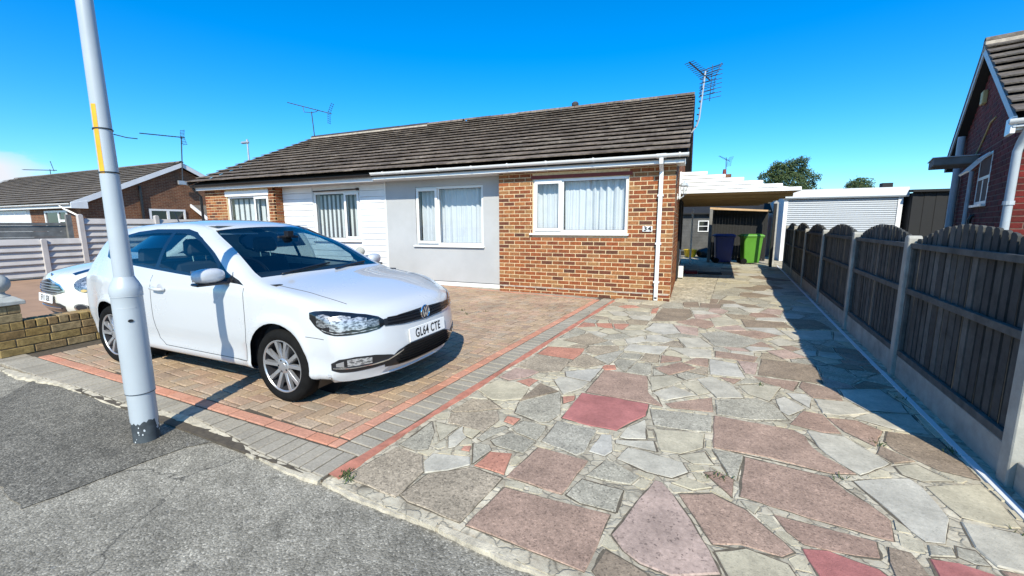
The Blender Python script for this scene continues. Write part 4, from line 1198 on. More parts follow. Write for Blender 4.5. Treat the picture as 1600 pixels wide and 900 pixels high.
# ------------------------------------------------------------------ attached neighbour
h2 = thing('attached_bungalow', 'adjoining bungalow with white clad panel, vertical blinds and black gutter', 'bungalow', (0,0,0))
op3 = (-9.27,-7.70,1.02,2.255); op4 = (-12.33,-10.62,1.05,2.22)
wl = wall_xz(-10.40,XP-0.002,0.0,2.56,[op3],YR+0.02,YR+0.25).build('clad_wall','white_painted',h2)
z = 0.0; bi = []
while z < 2.44:
    z1_ = min(z+0.148,2.44)
    for (a,c) in ((-10.40,op3[0]-0.02),(op3[1]+0.02,XP-0.004)): bi.append((a,c,z,z1_))
    if z1_ <= op3[2]-0.03 or z >= op3[3]+0.03: bi.append((op3[0]-0.02,op3[1]+0.02,z,z1_))
    z += 0.15
for (a,c,za,zc) in bi:
    MB().prism([(YR+0.021,za),(YR-0.006,za),(YR+0.004,zc-0.012),(YR+0.016,zc),(YR+0.021,zc)],0,a,c).build('cladding_board','white_painted',wl,fix=True)
box('corner_trim','upvc',h2,XP-0.03,XP+0.004,YR-0.014,YR+0.05,0.0,2.44)
bl_ = wall_xz(-13.28,-10.40,0.0,2.56,[op4],YF+0.005,YF+0.26).build('brick_wall','mortar_house',h2)
items = brick_items(-13.28,-10.40,-0.02,2.50,[(op4[0]-0.012,op4[1]+0.012,op4[2]-0.05,op4[3]+0.15)],YF+0.028,dep=0.056,seed=22)
items += brick_items(YF+0.056,YR+0.02,-0.02,2.50,[],-10.412,dep=0.056,seed=23,axis='y')
lay_boxes('brick', items, 'brick_house', bl_, 240, None, 0, 'bricks_beyond')
MB().box(-10.64,-10.424,YF+0.26,YR+0.25,0,2.5).build('return_wall','mortar_house',h2)
MB().prism([(YF+0.26,0),(16.4,0),(16.4,2.55),(12.35,4.45),(YF+0.26,2.55)],0,-13.26,-13.0).build('side_wall','mortar_house',h2)
MB().box(-13.0,-6.97,16.2,16.4,0,2.55).build('back_wall','mortar_house',h2)
box('loft_floor','room_dark',h2,-12.9,-7.0,YR+0.255,16.2,2.42,2.47)
window(h2,*op3,YR+0.01,-8.22,'right',cover='blinds',seed=31,sill=True,mats=('blind_pale','blind_dark'))
window(h2,*op4,YF+0.012,-11.22,'right',cover='blinds',seed=33,top_box=True,mats=('blind_pale','blind_pale','blind_dark'))
gr_ = MB().tube([(-9.22,YR-0.03,2.275),(-7.72,YR-0.03,2.29)],0.016,8); gr_.build('awning_rail','black_plastic',h2)
MB().lathe([(0,0),(0.035,0.0),(0.035,0.05),(0,0.05)],10,'x',(-7.74,YR-0.03,2.29)).build('rail_end','black_plastic',h2)
deck(h2,-13.52,XP-0.002,EY,EZ,RY,RZ,16.96)
tiles(h2,-13.55,XP-0.004,EY,EZ,RY,RZ,'roof_tile',300,seed=9)
MB().prism([(RY,RZ+0.03),(16.96,EZ+0.03),(16.96,EZ-0.02),(RY,RZ-0.02)],0,-13.54,XP-0.004).build('rear_roof_slope','roof_tile',h2)
MB().prism([(EY-0.0,EZ-0.06),(EY-0.0,EZ+0.035),(RY,RZ+0.035),(RY,RZ-0.06)],0,-13.552,-13.50).build('verge_bedding','ridge_tile',h2)
ridge(h2,-13.5,XP-1.4,RY,RZ+0.035,'ridge_tile','ridge_mortar',4)
ridge(h2,XP-1.4,XP-0.01,RY,RZ+0.02,'roof_tile',None,5)
fas = MB(); fas.box(-13.45,XP+0.015,EY+0.145,EY+0.165,2.405,2.50); fas.box(-13.45,XP+0.015,EY+0.165,YR+0.0,2.43,2.442)
fas.build('fascia_and_soffit','white_painted',h2,bevel=0.002)
box('eaves_board','timber_black',h2,-13.45,XP+0.015,EY+0.15,EY+0.17,2.502,2.58)
gutter(h2,-13.5,XP-0.01,EY+0.085,2.555,'black_plastic',0.055)
bp = MB().tube([(-13.46,EY+0.085,2.52),(-13.44,EY+0.12,2.42),(-13.40,YF-0.05,2.25),(-13.40,YF-0.05,0.05)],0.034,8); bp.build('downpipe','black_plastic',h2,smooth=True)

# ------------------------------------------------------------------ lamp column
lp = thing('lamp_post', 'pale grey steel lamp post with yellow tape standing on the footway', 'lamp post', (-3.31,1.462,-0.03))
MB().lathe([(0.0715,0.0),(0.0715,0.2)],40,'z').build('painted_foot','lamp_foot',lp,smooth='all')
b = MB(); n = 40; L = []      # ragged lower edge of the pale paint
for k in range(n):
    t = 2*math.pi*k/n; zz = 0.150+0.010*math.sin(2*t+1)+random.uniform(-0.01,0.012)
    if 0.35 < t < 0.85: zz -= 0.06*(1-abs(t-0.6)/0.25)+0.02
    L.append((0.0735*math.cos(t),0.0735*math.sin(t),zz))
L += [(0.0735*math.cos(2*math.pi*k/n),0.0735*math.sin(2*math.pi*k/n),0.345) for k in range(n)]
b.add(L,[(k,(k+1)%n,n+(k+1)%n,n+k) for k in range(n)])
lo = b.build('lower_base','lamp_paint',lp,smooth='all')
MB().lathe([(0.0735,0.34),(0.0775,0.342),(0.0785,0.36),(0.079,0.90),(0.079,0.985),(0.0805,0.99),(0.0825,1.0),(0.0825,1.035),(0.078,1.05),(0.068,1.075),(0.056,1.10),(0.0515,1.112)],48,'z').build('base_compartment','lamp_paint',lp,smooth=35)
MB().lathe([(0.0505,1.10),(0.0395,2.6),(0.036,4.8)],40,'z').build('shaft','lamp_paint',lp,smooth='all')
arm = MB().tube([(0,0,4.75),(0,-0.05,4.95),(0,-0.25,5.15),(0,-0.6,5.2)],0.03,12); arm.build('arm','lamp_paint',lp,smooth=True)
hb = MB().lathe([(0,0),(0.07,0.02),(0.11,0.12),(0.12,0.4),(0.08,0.52),(0,0.55)],16,'y',(0,-1.1,5.2)); hb.build('lantern_head','galvanised',lp,smooth=True)
# door lock and seam lines of the compartment
va = math.atan2(-1.47,3.33)     # towards the viewer
def on_col(r, ang, z): return (r*math.cos(va+ang), r*math.sin(va+ang), z)
b = MB(); c = Vector(on_col(0.079,0.02,0.835)); nrm = Vector(on_col(1,0.02,0)); sx = Vector((-nrm.y,nrm.x,0)); sz = Vector((0,0,1))
ring = [c+nrm*0.003+(sx*math.cos(t*math.pi/6)+sz*math.sin(t*math.pi/6)*0.75)*0.014 for t in range(12)]
b.add(ring+[c+nrm*0.001],[(i,(i+1)%12,12) for i in range(12)]); b.build('door_lock','black_plastic',lp)
def band(z, r, name, mat, a0=0, a1=2*math.pi, w=0.006, t=0.0015, n=44, tilt=0.0):
    b = MB(); vs = []
    for i in range(n+1):
        a = a0+(a1-a0)*i/n; zz = z+tilt*math.cos(a)
        for rr,dz in ((r,-w),(r+t,-w),(r+t,w),(r,w)): vs.append(on_col(rr,a,zz+dz))
    fs = [(i*4+j,(i+1)*4+j,(i+1)*4+(j+1)%4,i*4+(j+1)%4) for i in range(n) for j in range(4)]
    return b.add(vs,fs).build(name,mat,lp,fix=True,smooth=30)
band(0.918,0.0792,'seam','fascia_grey',-0.75,0.45,0.0025,0.001)
band(0.345,0.0778,'seam','dark_steel',-3.1,3.1,0.0022,0.001)
band(0.99,0.082,'seam','fascia_grey',-3.1,3.1,0.002,0.001)
# yellow tape strip down the left of the shaft and the ties that held a sign
def tape(z0, z1, a0, a1):
    b = MB(); vs = []; n = 24; m_ = 6
    for i in range(n+1):
        z = z0+(z1-z0)*i/n; r = 0.0505-(z-1.10)*(0.0505-0.0395)/1.5+0.0012
        aa = a0+0.02*math.sin(z*9)
        for j in range(m_+1): vs.append(on_col(r,aa+(a1-a0)*j/m_,z))
    fs = [(i*(m_+1)+j,i*(m_+1)+j+1,(i+1)*(m_+1)+j+1,(i+1)*(m_+1)+j) for i in range(n) for j in range(m_)]
    return b.add(vs,fs).build('tape_strip','yellow_tape',lp,smooth='all')
tape(1.745,2.145,-1.02,-0.42)
for z in (1.75,2.005):
    r = 0.0505-(z-1.10)*(0.0505-0.0395)/1.5
    band(z,r+0.001,'cable_tie','black_plastic',w=0.0035,t=0.003,tilt=0.004)
tt = MB().tube([on_col(0.046,1.45,1.985),on_col(0.11,1.2,1.968),on_col(0.16,1.25,1.966)],0.003,5); tt.build('cable_tie_tail','black_plastic',lp)
# dribbles and chips where the pale paint has been scraped from the foot
rs = random.Random(3)
for _ in range(14):
    a = rs.choice([rs.uniform(-1.2,-0.5),rs.uniform(0.7,1.3),rs.uniform(-1.2,1.3)]); z = rs.uniform(0.01,0.13); r = rs.uniform(0.0015,0.006)
    b = MB(); k = 6; vs = []
    for i in range(k):
        q = r*rs.uniform(0.6,1.4); vs.append(on_col(0.0722,a+q*math.cos(6.283*i/k)/0.072,z+q*1.5*math.sin(6.283*i/k)))
    b.add(vs,[tuple(range(k))]).build('paint_chip','paint_chip',lp)
# ------------------------------------------------------------------ right-hand fence
fen = thing('fence', 'weathered bow top timber fence panels between concrete posts beside the crazy paving', 'fence', (0,0,0), -TH)
PT = [3.11,5.02,6.98,9.18,11.33,13.4,15.5]
FS = 1.372
for i,t in enumerate(PT):
    ph = 1.29+(0.05 if i > 4 else 0.0)
    b = MB().prism([(t-0.05,-0.1),(t+0.05,-0.1),(t+0.05,ph-0.02),(t+0.03,ph),(t-0.03,ph),(t-0.05,ph-0.02)],0,FS,FS+0.095); b.build('post','concrete',fen,bevel=0.006)
rsf = random.Random(17)
for i in range(len(PT)-1):
    a,c = PT[i]+0.052, PT[i+1]-0.052; W = c-a; zb_ = 0.205; zt_ = 1.225+(0.03 if i > 3 else 0)
    gb = MB().box(FS+0.028,FS+0.07,a+0.002,c-0.002,-0.08,0.19); gb.build('gravel_board','concrete',fen,bevel=0.004)
    pb = MB()
    # frame: top rail, mid rail, bottom rail, side battens
    pb.box(FS+0.018,FS+0.056,a,c,zt_-0.045,zt_); pb.box(FS+0.022,FS+0.056,a,c,0.775,0.825); pb.box(FS+0.024,FS+0.056,a,c,zb_-0.012,zb_+0.04)
    pb.box(FS+0.026,FS+0.056,a,a+0.035,zb_+0.041,zt_-0.046); pb.box(FS+0.026,FS+0.056,c-0.035,c,zb_+0.041,zt_-0.046)
    pan = pb.build('fence_panel','fence_rail',fen,bevel=0.003)
    # capping that follows the bow
    n = 18; vs = []
    n_p = max(14,int(W/0.098)); pw = W/n_p
    for k in range(2*n_p-1):
        # boards in front with a second layer behind covering the gaps
        frontb = k%2 == 0; u = (k+1)/(2*n_p); q = a+W*u
        top = zt_+0.012+0.155*max(0,math.sin(math.pi*u))**0.75+rsf.uniform(-0.004,0.004)-(0 if frontb else 0.012)
        x0 = FS+0.058+(0.0 if frontb else 0.024)+rsf.uniform(0,0.004)
        lean = rsf.uniform(-0.006,0.006); hw = pw*0.5-(0.011 if frontb else 0.019)+rsf.uniform(-0.003,0.002)
        if not frontb and rsf.random() < 0.05: hw = 0.010
        sl = 0.155*math.cos(math.pi*u)*math.pi/W*hw*0.75 if 0.08 < u < 0.92 else 0
        pts = [(q-hw,zb_),(q+hw,zb_),(q+hw+lean,top+sl-0.012),(q+hw*0.55+lean,top+sl*0.6),(q-hw*0.55+lean,top-sl*0.6),(q-hw+lean,top-sl-0.012)]
        m6 = len(pts); b = MB(); tw_ = rsf.uniform(-0.003,0.003)
        front = [(x0+(tw_ if p[0] > q else -tw_),p[0],p[1]) for p in pts]; back = [(x0+0.016,p[0],p[1]) for p in pts]
        b.add(front+back,[tuple(range(m6)),tuple(range(m6,2*m6))[::-1]]+[(j,m6+j,m6+(j+1)%m6,(j+1)%m6) for j in range(m6)])
        b.build('pale','fence_wood',pan,fix=True)
# low gravel board run on past the last post to the footway
b = MB().box(FS+0.028,FS+0.07,1.5,PT[0]-0.052,-0.08,0.15); b.build('gravel_board','concrete',fen,bevel=0.004)
b = MB().prism([(1.43,-0.1),(1.53,-0.1),(1.53,0.2),(1.43,0.2)],0,FS,FS+0.095); b.build('post','concrete',fen,bevel=0.006)
# white edging strip at the foot of the fence
ed = thing('edging_strip', 'narrow white plastic edging strip along the foot of the timber fence', 'edging', (0,0,0), -TH)
t = 1.6; rs = random.Random(8)
while t < 16:
    t1 = t+rs.uniform(1.6,2.4); dx = rs.uniform(-0.006,0.006)
    MB().prism([(1.302+dx,-0.02),(1.342+dx,-0.02),(1.341+dx,0.003),(1.303+dx,0.005)],1,t,t1-0.008).build('edging_length','white_painted',ed,fix=True); t = t1
# ------------------------------------------------------------------ dividing wall with ball finials
dw = thing('garden_wall', 'low buff brick dividing wall with a capped pier and stone ball at its end', 'wall', (-6.715,1.815,0), R(3.0))
WC, WL = 0.093, 0.272
core = MB().box(-0.205,-0.008,0.02,6.0,-0.1,0.30).build('wall_core','mortar_dark',dw)
bi = []
for r in range(3):
    y = 0.215 if r == 2 else 0.0
    y0_ = y; y -= (0.0,0.135,0.06)[r]
    while y < 6.0:
        a = max(y,y0_); c = min(y+WL-0.011,6.0)
        if c-a > 0.03:
            for xx in (-0.051,-0.163): bi.append(((xx+random.uniform(-.002,.002),(a+c)/2,0.042+r*WC),(0.104,round((c-a)/0.01)*0.01,WC-0.011),random.uniform(-0.006,0.006)))
        y += WL
y = 0.22
while y < 5.70:      # brick-on-edge coping
    bi.append(((-0.107,y+0.042,0.283+0.043+random.uniform(-.003,.003)),(0.216,0.082,0.086),random.uniform(-0.01,0.01))); y += 0.094
lay_boxes('brick',bi,'brick_buff',core,150,Matrix.Translation((-6.72,1.86,0)),0.005,'bricks_beyond')
def pier(y, parent):
    pc = MB().box(-0.235,-0.006,y+0.006,y+0.206,-0.1,0.555).build('pier_core','mortar_dark',parent)
    L = []
    for r in range(6):
        z = 0.042+r*WC; h = WC-0.011
        if r < 3 and y < 1 and r != 2: continue
        if r%2: s4 = [((-0.055,y+0.053),(0.11,0.106)),((-0.055,y+0.161),(0.11,0.10)),((-0.18,y+0.106),(0.125,0.212))]
        else: s4 = [((-0.055,y+0.106),(0.11,0.212)),((-0.18,y+0.053),(0.125,0.106)),((-0.18,y+0.161),(0.125,0.10))]
        for (cx,cy),(dx,dy) in s4: L.append(((cx,cy,z),(dx,dy,h),random.uniform(-0.005,0.005)))
    lay_boxes('brick',L,'brick_buff',pc,60,Matrix.Translation((-6.72,1.86,0)),0.005)
    cb = MB(); cx,cy = -0.12,y+0.105; vs = []
    for (w,z) in ((0.145,0.557),(0.145,0.598),(0.128,0.608),(0.085,0.648)):
        vs += [(cx-w,cy-w,z),(cx+w,cy-w,z),(cx+w,cy+w,z),(cx-w,cy+w,z)]
    cb.add(vs,[(3,2,1,0)]+[(i*4+j,i*4+(j+1)%4,(i+1)*4+(j+1)%4,(i+1)*4+j) for i in range(3) for j in range(4)]+[(12,13,14,15)])
    cb.build('pier_cap','cap_stone',parent,bevel=0.006)
    prof = [(0.09,0.645),(0.088,0.657),(0.055,0.675),(0.05,0.695)]+[(0.105*math.sin(R(a)),0.79-0.105*math.cos(R(a))) for a in range(30,180,12)]+[(0.0,0.895)]
    MB().lathe(prof,28,'z',(cx,cy,0)).build('ball_finial','cap_stone',parent,smooth=60)
pier(0.0,dw); pier(5.75,dw)
# ------------------------------------------------------------------ carport
cp = thing('carport', 'flat roofed carport with a stepped white plank fascia against the house side', 'carport', (0,0,0))
CY = 9.85; xr = 1.92
z = 2.04; k = 0
while z < 2.49:      # horizontal planks, each cut shorter as the roof falls away from the house
    z1_ = z+0.075
    xe = xr-(z-2.045)/(2.49-2.045)*(xr-(-0.10)) if z > 2.06 else xr
    MB().prism([(CY-0.012,z),(CY-0.016,z+0.004),(CY-0.002,z1_-0.006),(CY+0.012,z1_),(CY+0.012,z)],0,-0.288,xe).build('fascia_plank','upvc_board',cp,fix=True); z += 0.075; k += 1
box('fascia_end','upvc',cp,-0.292,-0.255,CY-0.03,CY+0.02,1.93,2.50)
MB().add([(-0.29,CY+0.014,2.48),(xr,CY+0.014,2.08),(xr+0.35,16.0,2.08),(-0.29,16.0,2.48),(-0.29,CY+0.014,2.44),(xr,CY+0.014,2.05),(xr+0.35,16.0,2.05),(-0.29,16.0,2.44)],[(0,1,2,3),(7,6,5,4),(0,4,5,1),(1,5,6,2),(2,6,7,3),(3,7,4,0)]).build('carport_roof','upvc_board',cp)
box('carport_ceiling','ceiling_ply',cp,-0.28,xr,CY+0.016,15.9,2.035,2.045)
for i in range(7):
    y = CY+0.8+i*0.8; box('joist','ceiling_ply',cp,-0.28,xr+0.02,y,y+0.05,1.97,2.034)
for y in (15.85,): box('carport_post','timber_black',cp,xr-0.03+(y-CY)*0.085,xr+0.05+(y-CY)*0.085,y,y+0.08,0,2.04)
# bins
def wheelie(name, label, mat, loc, rz):
    t = thing(name, label, 'bin', loc, rz, 'wheelie bins under the carport')
    b = MB(); secs = [(0.04,0.20,0.235,0.0),(0.10,0.215,0.245,0.0),(0.9,0.275,0.30,0.0),(0.955,0.285,0.315,0.0)]; vs = []
    for z,hx,hy,_ in secs:
        for cx,cy in ((-1,-1),(1,-1),(1,1),(-1,1)):
            vs += [(cx*hx*(1 if k_ == 0 else 0.9),cy*hy*(0.9 if k_ == 0 else 1),z) for k_ in ((0,1) if cx*cy > 0 else (1,0))]
    n = 8; b.add(vs,[tuple(range(n))[::-1]]+[(i*n+j,i*n+(j+1)%n,(i+1)*n+(j+1)%n,(i+1)*n+j) for i in range(3) for j in range(n)])
    b.build('bin_body',mat,t,bevel=0.006)
    rim = MB(); rim.box(-0.295,0.295,-0.33,0.33,0.93,0.965); rim.build('bin_rim',mat,t,bevel=0.01)
    lid = MB(); vs = []
    for z,hx,hy in ((0.967,0.305,0.345),(1.0,0.30,0.34),(1.045,0.24,0.27)): vs += [(-hx,-hy,z),(hx,-hy,z),(hx,hy,z),(-hx,hy,z)]
    lid.add(vs,[(3,2,1,0)]+[(i*4+j,i*4+(j+1)%4,(i+1)*4+(j+1)%4,(i+1)*4+j) for i in range(2) for j in range(4)]+[(8,9,10,11)])
    ld = lid.build('lid',mat,t,bevel=0.012)
    MB().tube([(-0.26,0.37,0.98),(0.26,0.37,0.98)],0.018,8).build('handle',mat,t,smooth=True)
    for sx_ in (-1,1):
        w = MB().lathe([(0.0,-0.025),(0.07,-0.025),(0.10,-0.02),(0.10,0.02),(0.07,0.025),(0,0.025)],18,'x',(sx_*0.25,0.26,0.10)); w.build('wheel','rubber',t,smooth=40)
    MB().tube([(-0.25,0.26,0.10),(0.25,0.26,0.10)],0.012,8).build('axle','dark_steel',t)
    return t
wheelie('wheelie_bin','bright green wheelie bin standing in the sun at the back of the carport','green_plastic',(1.96,16.95,0),R(100))
wheelie('wheelie_bin','dark blue wheelie bin in shade left of the green bin','blue_plastic',(1.10,16.95,0),R(95))
# bin store screen
sc_ = thing('bin_screen','black timber screen with a fresh wood top rail behind the bins','screen',(0,0,0))
for i in range(19): box('screen_board','timber_black',sc_,0.66+i*0.098,0.66+i*0.098+0.094,17.65+(i%2)*0.008,17.67+(i%2)*0.008,0.05,1.93-i*0.004)
MB().prism([(0.58,1.92),(2.5,1.82),(2.5,1.87),(0.58,2.0)],1,17.1,17.75).build('top_rail','timber_new',sc_)
box('end_post','timber_grey',sc_,0.58,0.68,17.0,17.1,0,1.93)
cpost = MB().prism([(2.52,-0.05),(2.66,-0.05),(2.66,2.1),(2.59,2.17),(2.52,2.1)],1,16.7,16.84).build('concrete_gate_post','concrete_pale'); tag(cpost,'tall concrete post beside the green bin at the end of the fence','post')
# steps, mats and pipework on the side of the house
st = MB().box(-0.30,0.22,12.85,13.25,0.0,0.06).build('door_mat','mat_red'); tag(st,'dark red door mat on the step beside the house wall','mat')
st = MB().box(0.24,0.85,12.9,13.4,-0.002,0.02).build('door_mat','mat_black'); tag(st,'black rubber mat lying right of the red mat','mat')
mp_ = thing('meter_box','white gas meter box and pipe low on the side wall','meter box',(-0.30,11.6,0))
box('meter_cabinet','upvc',mp_,0.0,0.16,0,0.4,0.02,0.32,bevel=0.008)
MB().tube([(0.02,0.1,0.32),(0.06,0.1,0.5),(0.06,0.1,0.72),(0.0,0.1,0.78)],0.02,8).build('pipe','upvc',mp_,smooth=True)
# side gate in the shade and the shed beyond
sg = thing('garden_shed','grey timber shed with a small white window beyond the carport','shed',(0,0,0))
for i in range(13): box('shed_board','shed_timber',sg,-1.6,2.9,20.9+(0.004 if i%2 else 0),20.93+(0.004 if i%2 else 0),0.15+i*0.13,0.15+i*0.13+0.126)
MB().prism([(20.7,1.83),(20.7,1.89),(22.2,2.5),(22.2,2.44)],0,-1.8,3.1).build('shed_roof','timber_black',sg)
box('shed_wall_core','timber_black',sg,-1.58,2.88,20.945,22.4,0.0,1.84)
b = MB(); frame_bars(b,0.26,0.70,1.05,1.55,20.86,20.90,0.04); b.box(0.30,0.66,20.87,20.90,1.285,1.315); w_ = b.build('window','upvc',sg); box('pane','gloss_black',w_,0.30,0.66,20.885,20.895,1.09,1.51)
gp = MB().box(-0.02,0.04,16.35,16.41,0,1.95).build('gate_post','upvc'); tag(gp,'slim white gate post at the rear corner of the house','post')
ty = thing('toy_heap','yellow toy tub beside the shed in the back garden','toy',(0.0,19.4,0))
MB().lathe([(0,0),(0.2,0.02),(0.26,0.3),(0.28,0.32),(0.26,0.33),(0.0,0.3)],14,'z').build('toy_tub','yellow_toy',ty,smooth=40)
tb_ = thing('rubbish_sack','black sack lying beside the yellow tub in the garden','sack',(0.55,19.5,0))
bm = bmesh.new(); bmesh.ops.create_icosphere(bm,subdivisions=3,radius=0.28)
for v in bm.verts: v.co *= 1+0.12*math.sin(v.co.x*17)*math.cos(v.co.y*13); v.co.z = max(0,v.co.z*0.8+0.18)
me = bpy.data.meshes.new('sack'); bm.to_mesh(me); bm.free(); link('sack_body',me,'black_plastic',tb_,smooth='all')
# garage with roller shutter beyond the fence
ga = thing('garage','white flat roofed garage with a ribbed roller shutter beyond the fence','garage',(0,0,0))
GY = 18.6
MB().box(3.15,6.55,GY+0.06,GY+4.5,0,2.55).build('garage_wall','white_painted',ga)
for i in range(31): MB().prism([(GY+0.02,0.02+i*0.0725),(GY+0.0,0.03+i*0.0725),(GY-0.006,0.055+i*0.0725),(GY+0.0,0.082+i*0.0725),(GY+0.02,0.0895+i*0.0725)],0,3.26,6.44).build('shutter_slat','shutter_white',ga,fix=True)
box('door_jamb','upvc',ga,3.12,3.25,GY-0.03,GY+0.05,0,2.28); box('door_jamb','upvc',ga,6.45,6.58,GY-0.03,GY+0.05,0,2.28)
MB().prism([(GY-0.12,2.29),(GY-0.16,2.34),(GY-0.10,2.62),(GY+4.6,2.70),(GY+4.6,2.6),(GY,2.5),(GY,2.29)],0,3.05,6.68).build('roof_trim','fascia_grey',ga,fix=True)
box('vent_stub','timber_black',ga,6.3,6.6,GY+1.0,GY+1.3,2.6,2.85)
# dark timber building next to it
ds = thing('dark_outbuilding','dark stained timber outbuilding right of the white garage','outbuilding',(0,0,0))
for i in range(24): box('board','timber_black',ds,6.72+i*0.15,6.72+i*0.15+0.146,18.3+(i%2)*0.012,18.33+(i%2)*0.012,0,2.42)
box('outbuilding_core','timber_black',ds,6.72,10.3,18.36,20.2,0,2.4)
MB().prism([(18.15,2.42),(18.15,2.5),(20.5,2.62),(20.5,2.54)],0,6.66,10.4).build('roof_felt','timber_black',ds)

# ------------------------------------------------------------------ cars
def lerp_tab(tab, x):
    if x <= tab[0][0]: return tab[0][1]
    for (a,b),(c,d) in zip(tab,tab[1:]):
        if x <= c:
            t = (x-a)/(c-a); return b+(d-b)*t
    return tab[-1][1]
def sm(x):
    x = max(0,min(1,x)); return x*x*(3-2*x)
def catmull(P, sub=5):
    out = []; n = len(P)
    for i in range(n):
        p0,p1,p2,p3 = P[i-1],P[i],P[(i+1)%n],P[(i+2)%n]
        L = math.hypot(p2[0]-p1[0],p2[1]-p1[1]); k = max(1,min(14,int(L/0.045)))
        for j in range(k):
            t = j/k; q = []
            for a in (0,1):
                q.append(0.5*((2*p1[a])+(-p0[a]+p2[a])*t+(2*p0[a]-5*p1[a]+4*p2[a]-p3[a])*t*t+(-p0[a]+3*p1[a]-3*p2[a]+p3[a])*t**3))
            out.append(tuple(q))
    return out
def car_shell(prof, warp, fil=0.085, rr=0.055):
    """closed side profile (x,z) swept across the width with rounded shoulders; y runs -1..1 before the warp"""
    n = len(prof); A = area2(prof); sg = 1 if A > 0 else -1; off = []
    for i in range(n):
        a,c = prof[i-1],prof[(i+1)%n]; L = math.hypot(c[0]-a[0],c[1]-a[1]); off.append((-(c[1]-a[1])/L*sg,(c[0]-a[0])/L*sg))
    ph = [0,22,45,68,90]
    cols = [(-1+fil*(1-math.sin(R(p))),rr*(1-math.cos(R(p)))) for p in ph[::-1]]
    mids = [-0.86+1.72*k/16 for k in range(17)]
    mids = [m_ for m_ in mids if abs(m_) < 1-fil-0.02]
    cols = cols+[(m_,0) for m_ in mids]+[(-y,i_) for y,i_ in cols[::-1]]
    bm = bmesh.new(); V = []
    for y,i_ in cols: V.append([bm.verts.new((prof[k][0]+off[k][0]*i_,y,prof[k][1]+off[k][1]*i_)) for k in range(n)])
    for a in range(len(cols)-1):
        for k in range(n): bm.faces.new((V[a][k],V[a][(k+1)%n],V[a+1][(k+1)%n],V[a+1][k]))
    bm.faces.new(V[0]); bm.faces.new(V[-1][::-1])
    bmesh.ops.recalc_face_normals(bm,faces=bm.faces)
    def plane(co,no,fs=None):
        g = bm.verts[:]+bm.edges[:]+bm.faces[:] if fs is None else list({v for f in fs for v in f.verts})+list({e for f in fs for e in f.edges})+list(fs)
        bmesh.ops.bisect_plane(bm,geom=g,plane_co=co,plane_no=no,dist=1e-5)
    xs = [p[0] for p in prof]; x = min(xs)+0.05
    while x < max(xs): plane((x,0,0),(1,0,0),[f for f in bm.faces if abs(f.normal.y) > 0.9]); x += 0.055
    z = 0.24
    while z < 1.45: plane((0,0,z),(0,0,1),[f for f in bm.faces if abs(f.normal.y) > 0.9]); z += 0.045
    return bm, plane
def side_cut(bm, plane, poly, pred=None):
    """cut the flanks along a convex polygon in (x,z); returns the faces inside"""
    x0,x1 = min(p[0] for p in poly)-0.06,max(p[0] for p in poly)+0.06; z0,z1 = min(p[1] for p in poly)-0.06,max(p[1] for p in poly)+0.06
    poly = poly if area2(poly) > 0 else poly[::-1]
    def cand():
        out = []
        for f in bm.faces:
            c = f.calc_center_median()
            if abs(c.y) < 0.80: continue
            if max(v.co.x for v in f.verts) < x0 or min(v.co.x for v in f.verts) > x1: continue
            if max(v.co.z for v in f.verts) < z0 or min(v.co.z for v in f.verts) > z1: continue
            out.append(f)
        return out
    for i in range(len(poly)):
        a,c = poly[i],poly[(i+1)%len(poly)]
        plane((a[0],0,a[1]),(c[1]-a[1],0,-(c[0]-a[0])),cand())
    return [f for f in cand() if in_poly((f.calc_center_median().x,f.calc_center_median().z),poly)]
def faces_mesh(bm, faces, name, mat, parent, smooth='all', thick=0.0):
    vs = {}; V = []; F = []
    for f in faces:
        q = []
        for v in f.verts:
            if v not in vs: vs[v] = len(V); V.append(v.co.copy())
            q.append(vs[v])
        F.append(q)
    me = bpy.data.meshes.new(name); me.from_pydata(V,[],F)
    return link(name,me,mat,parent,smooth)
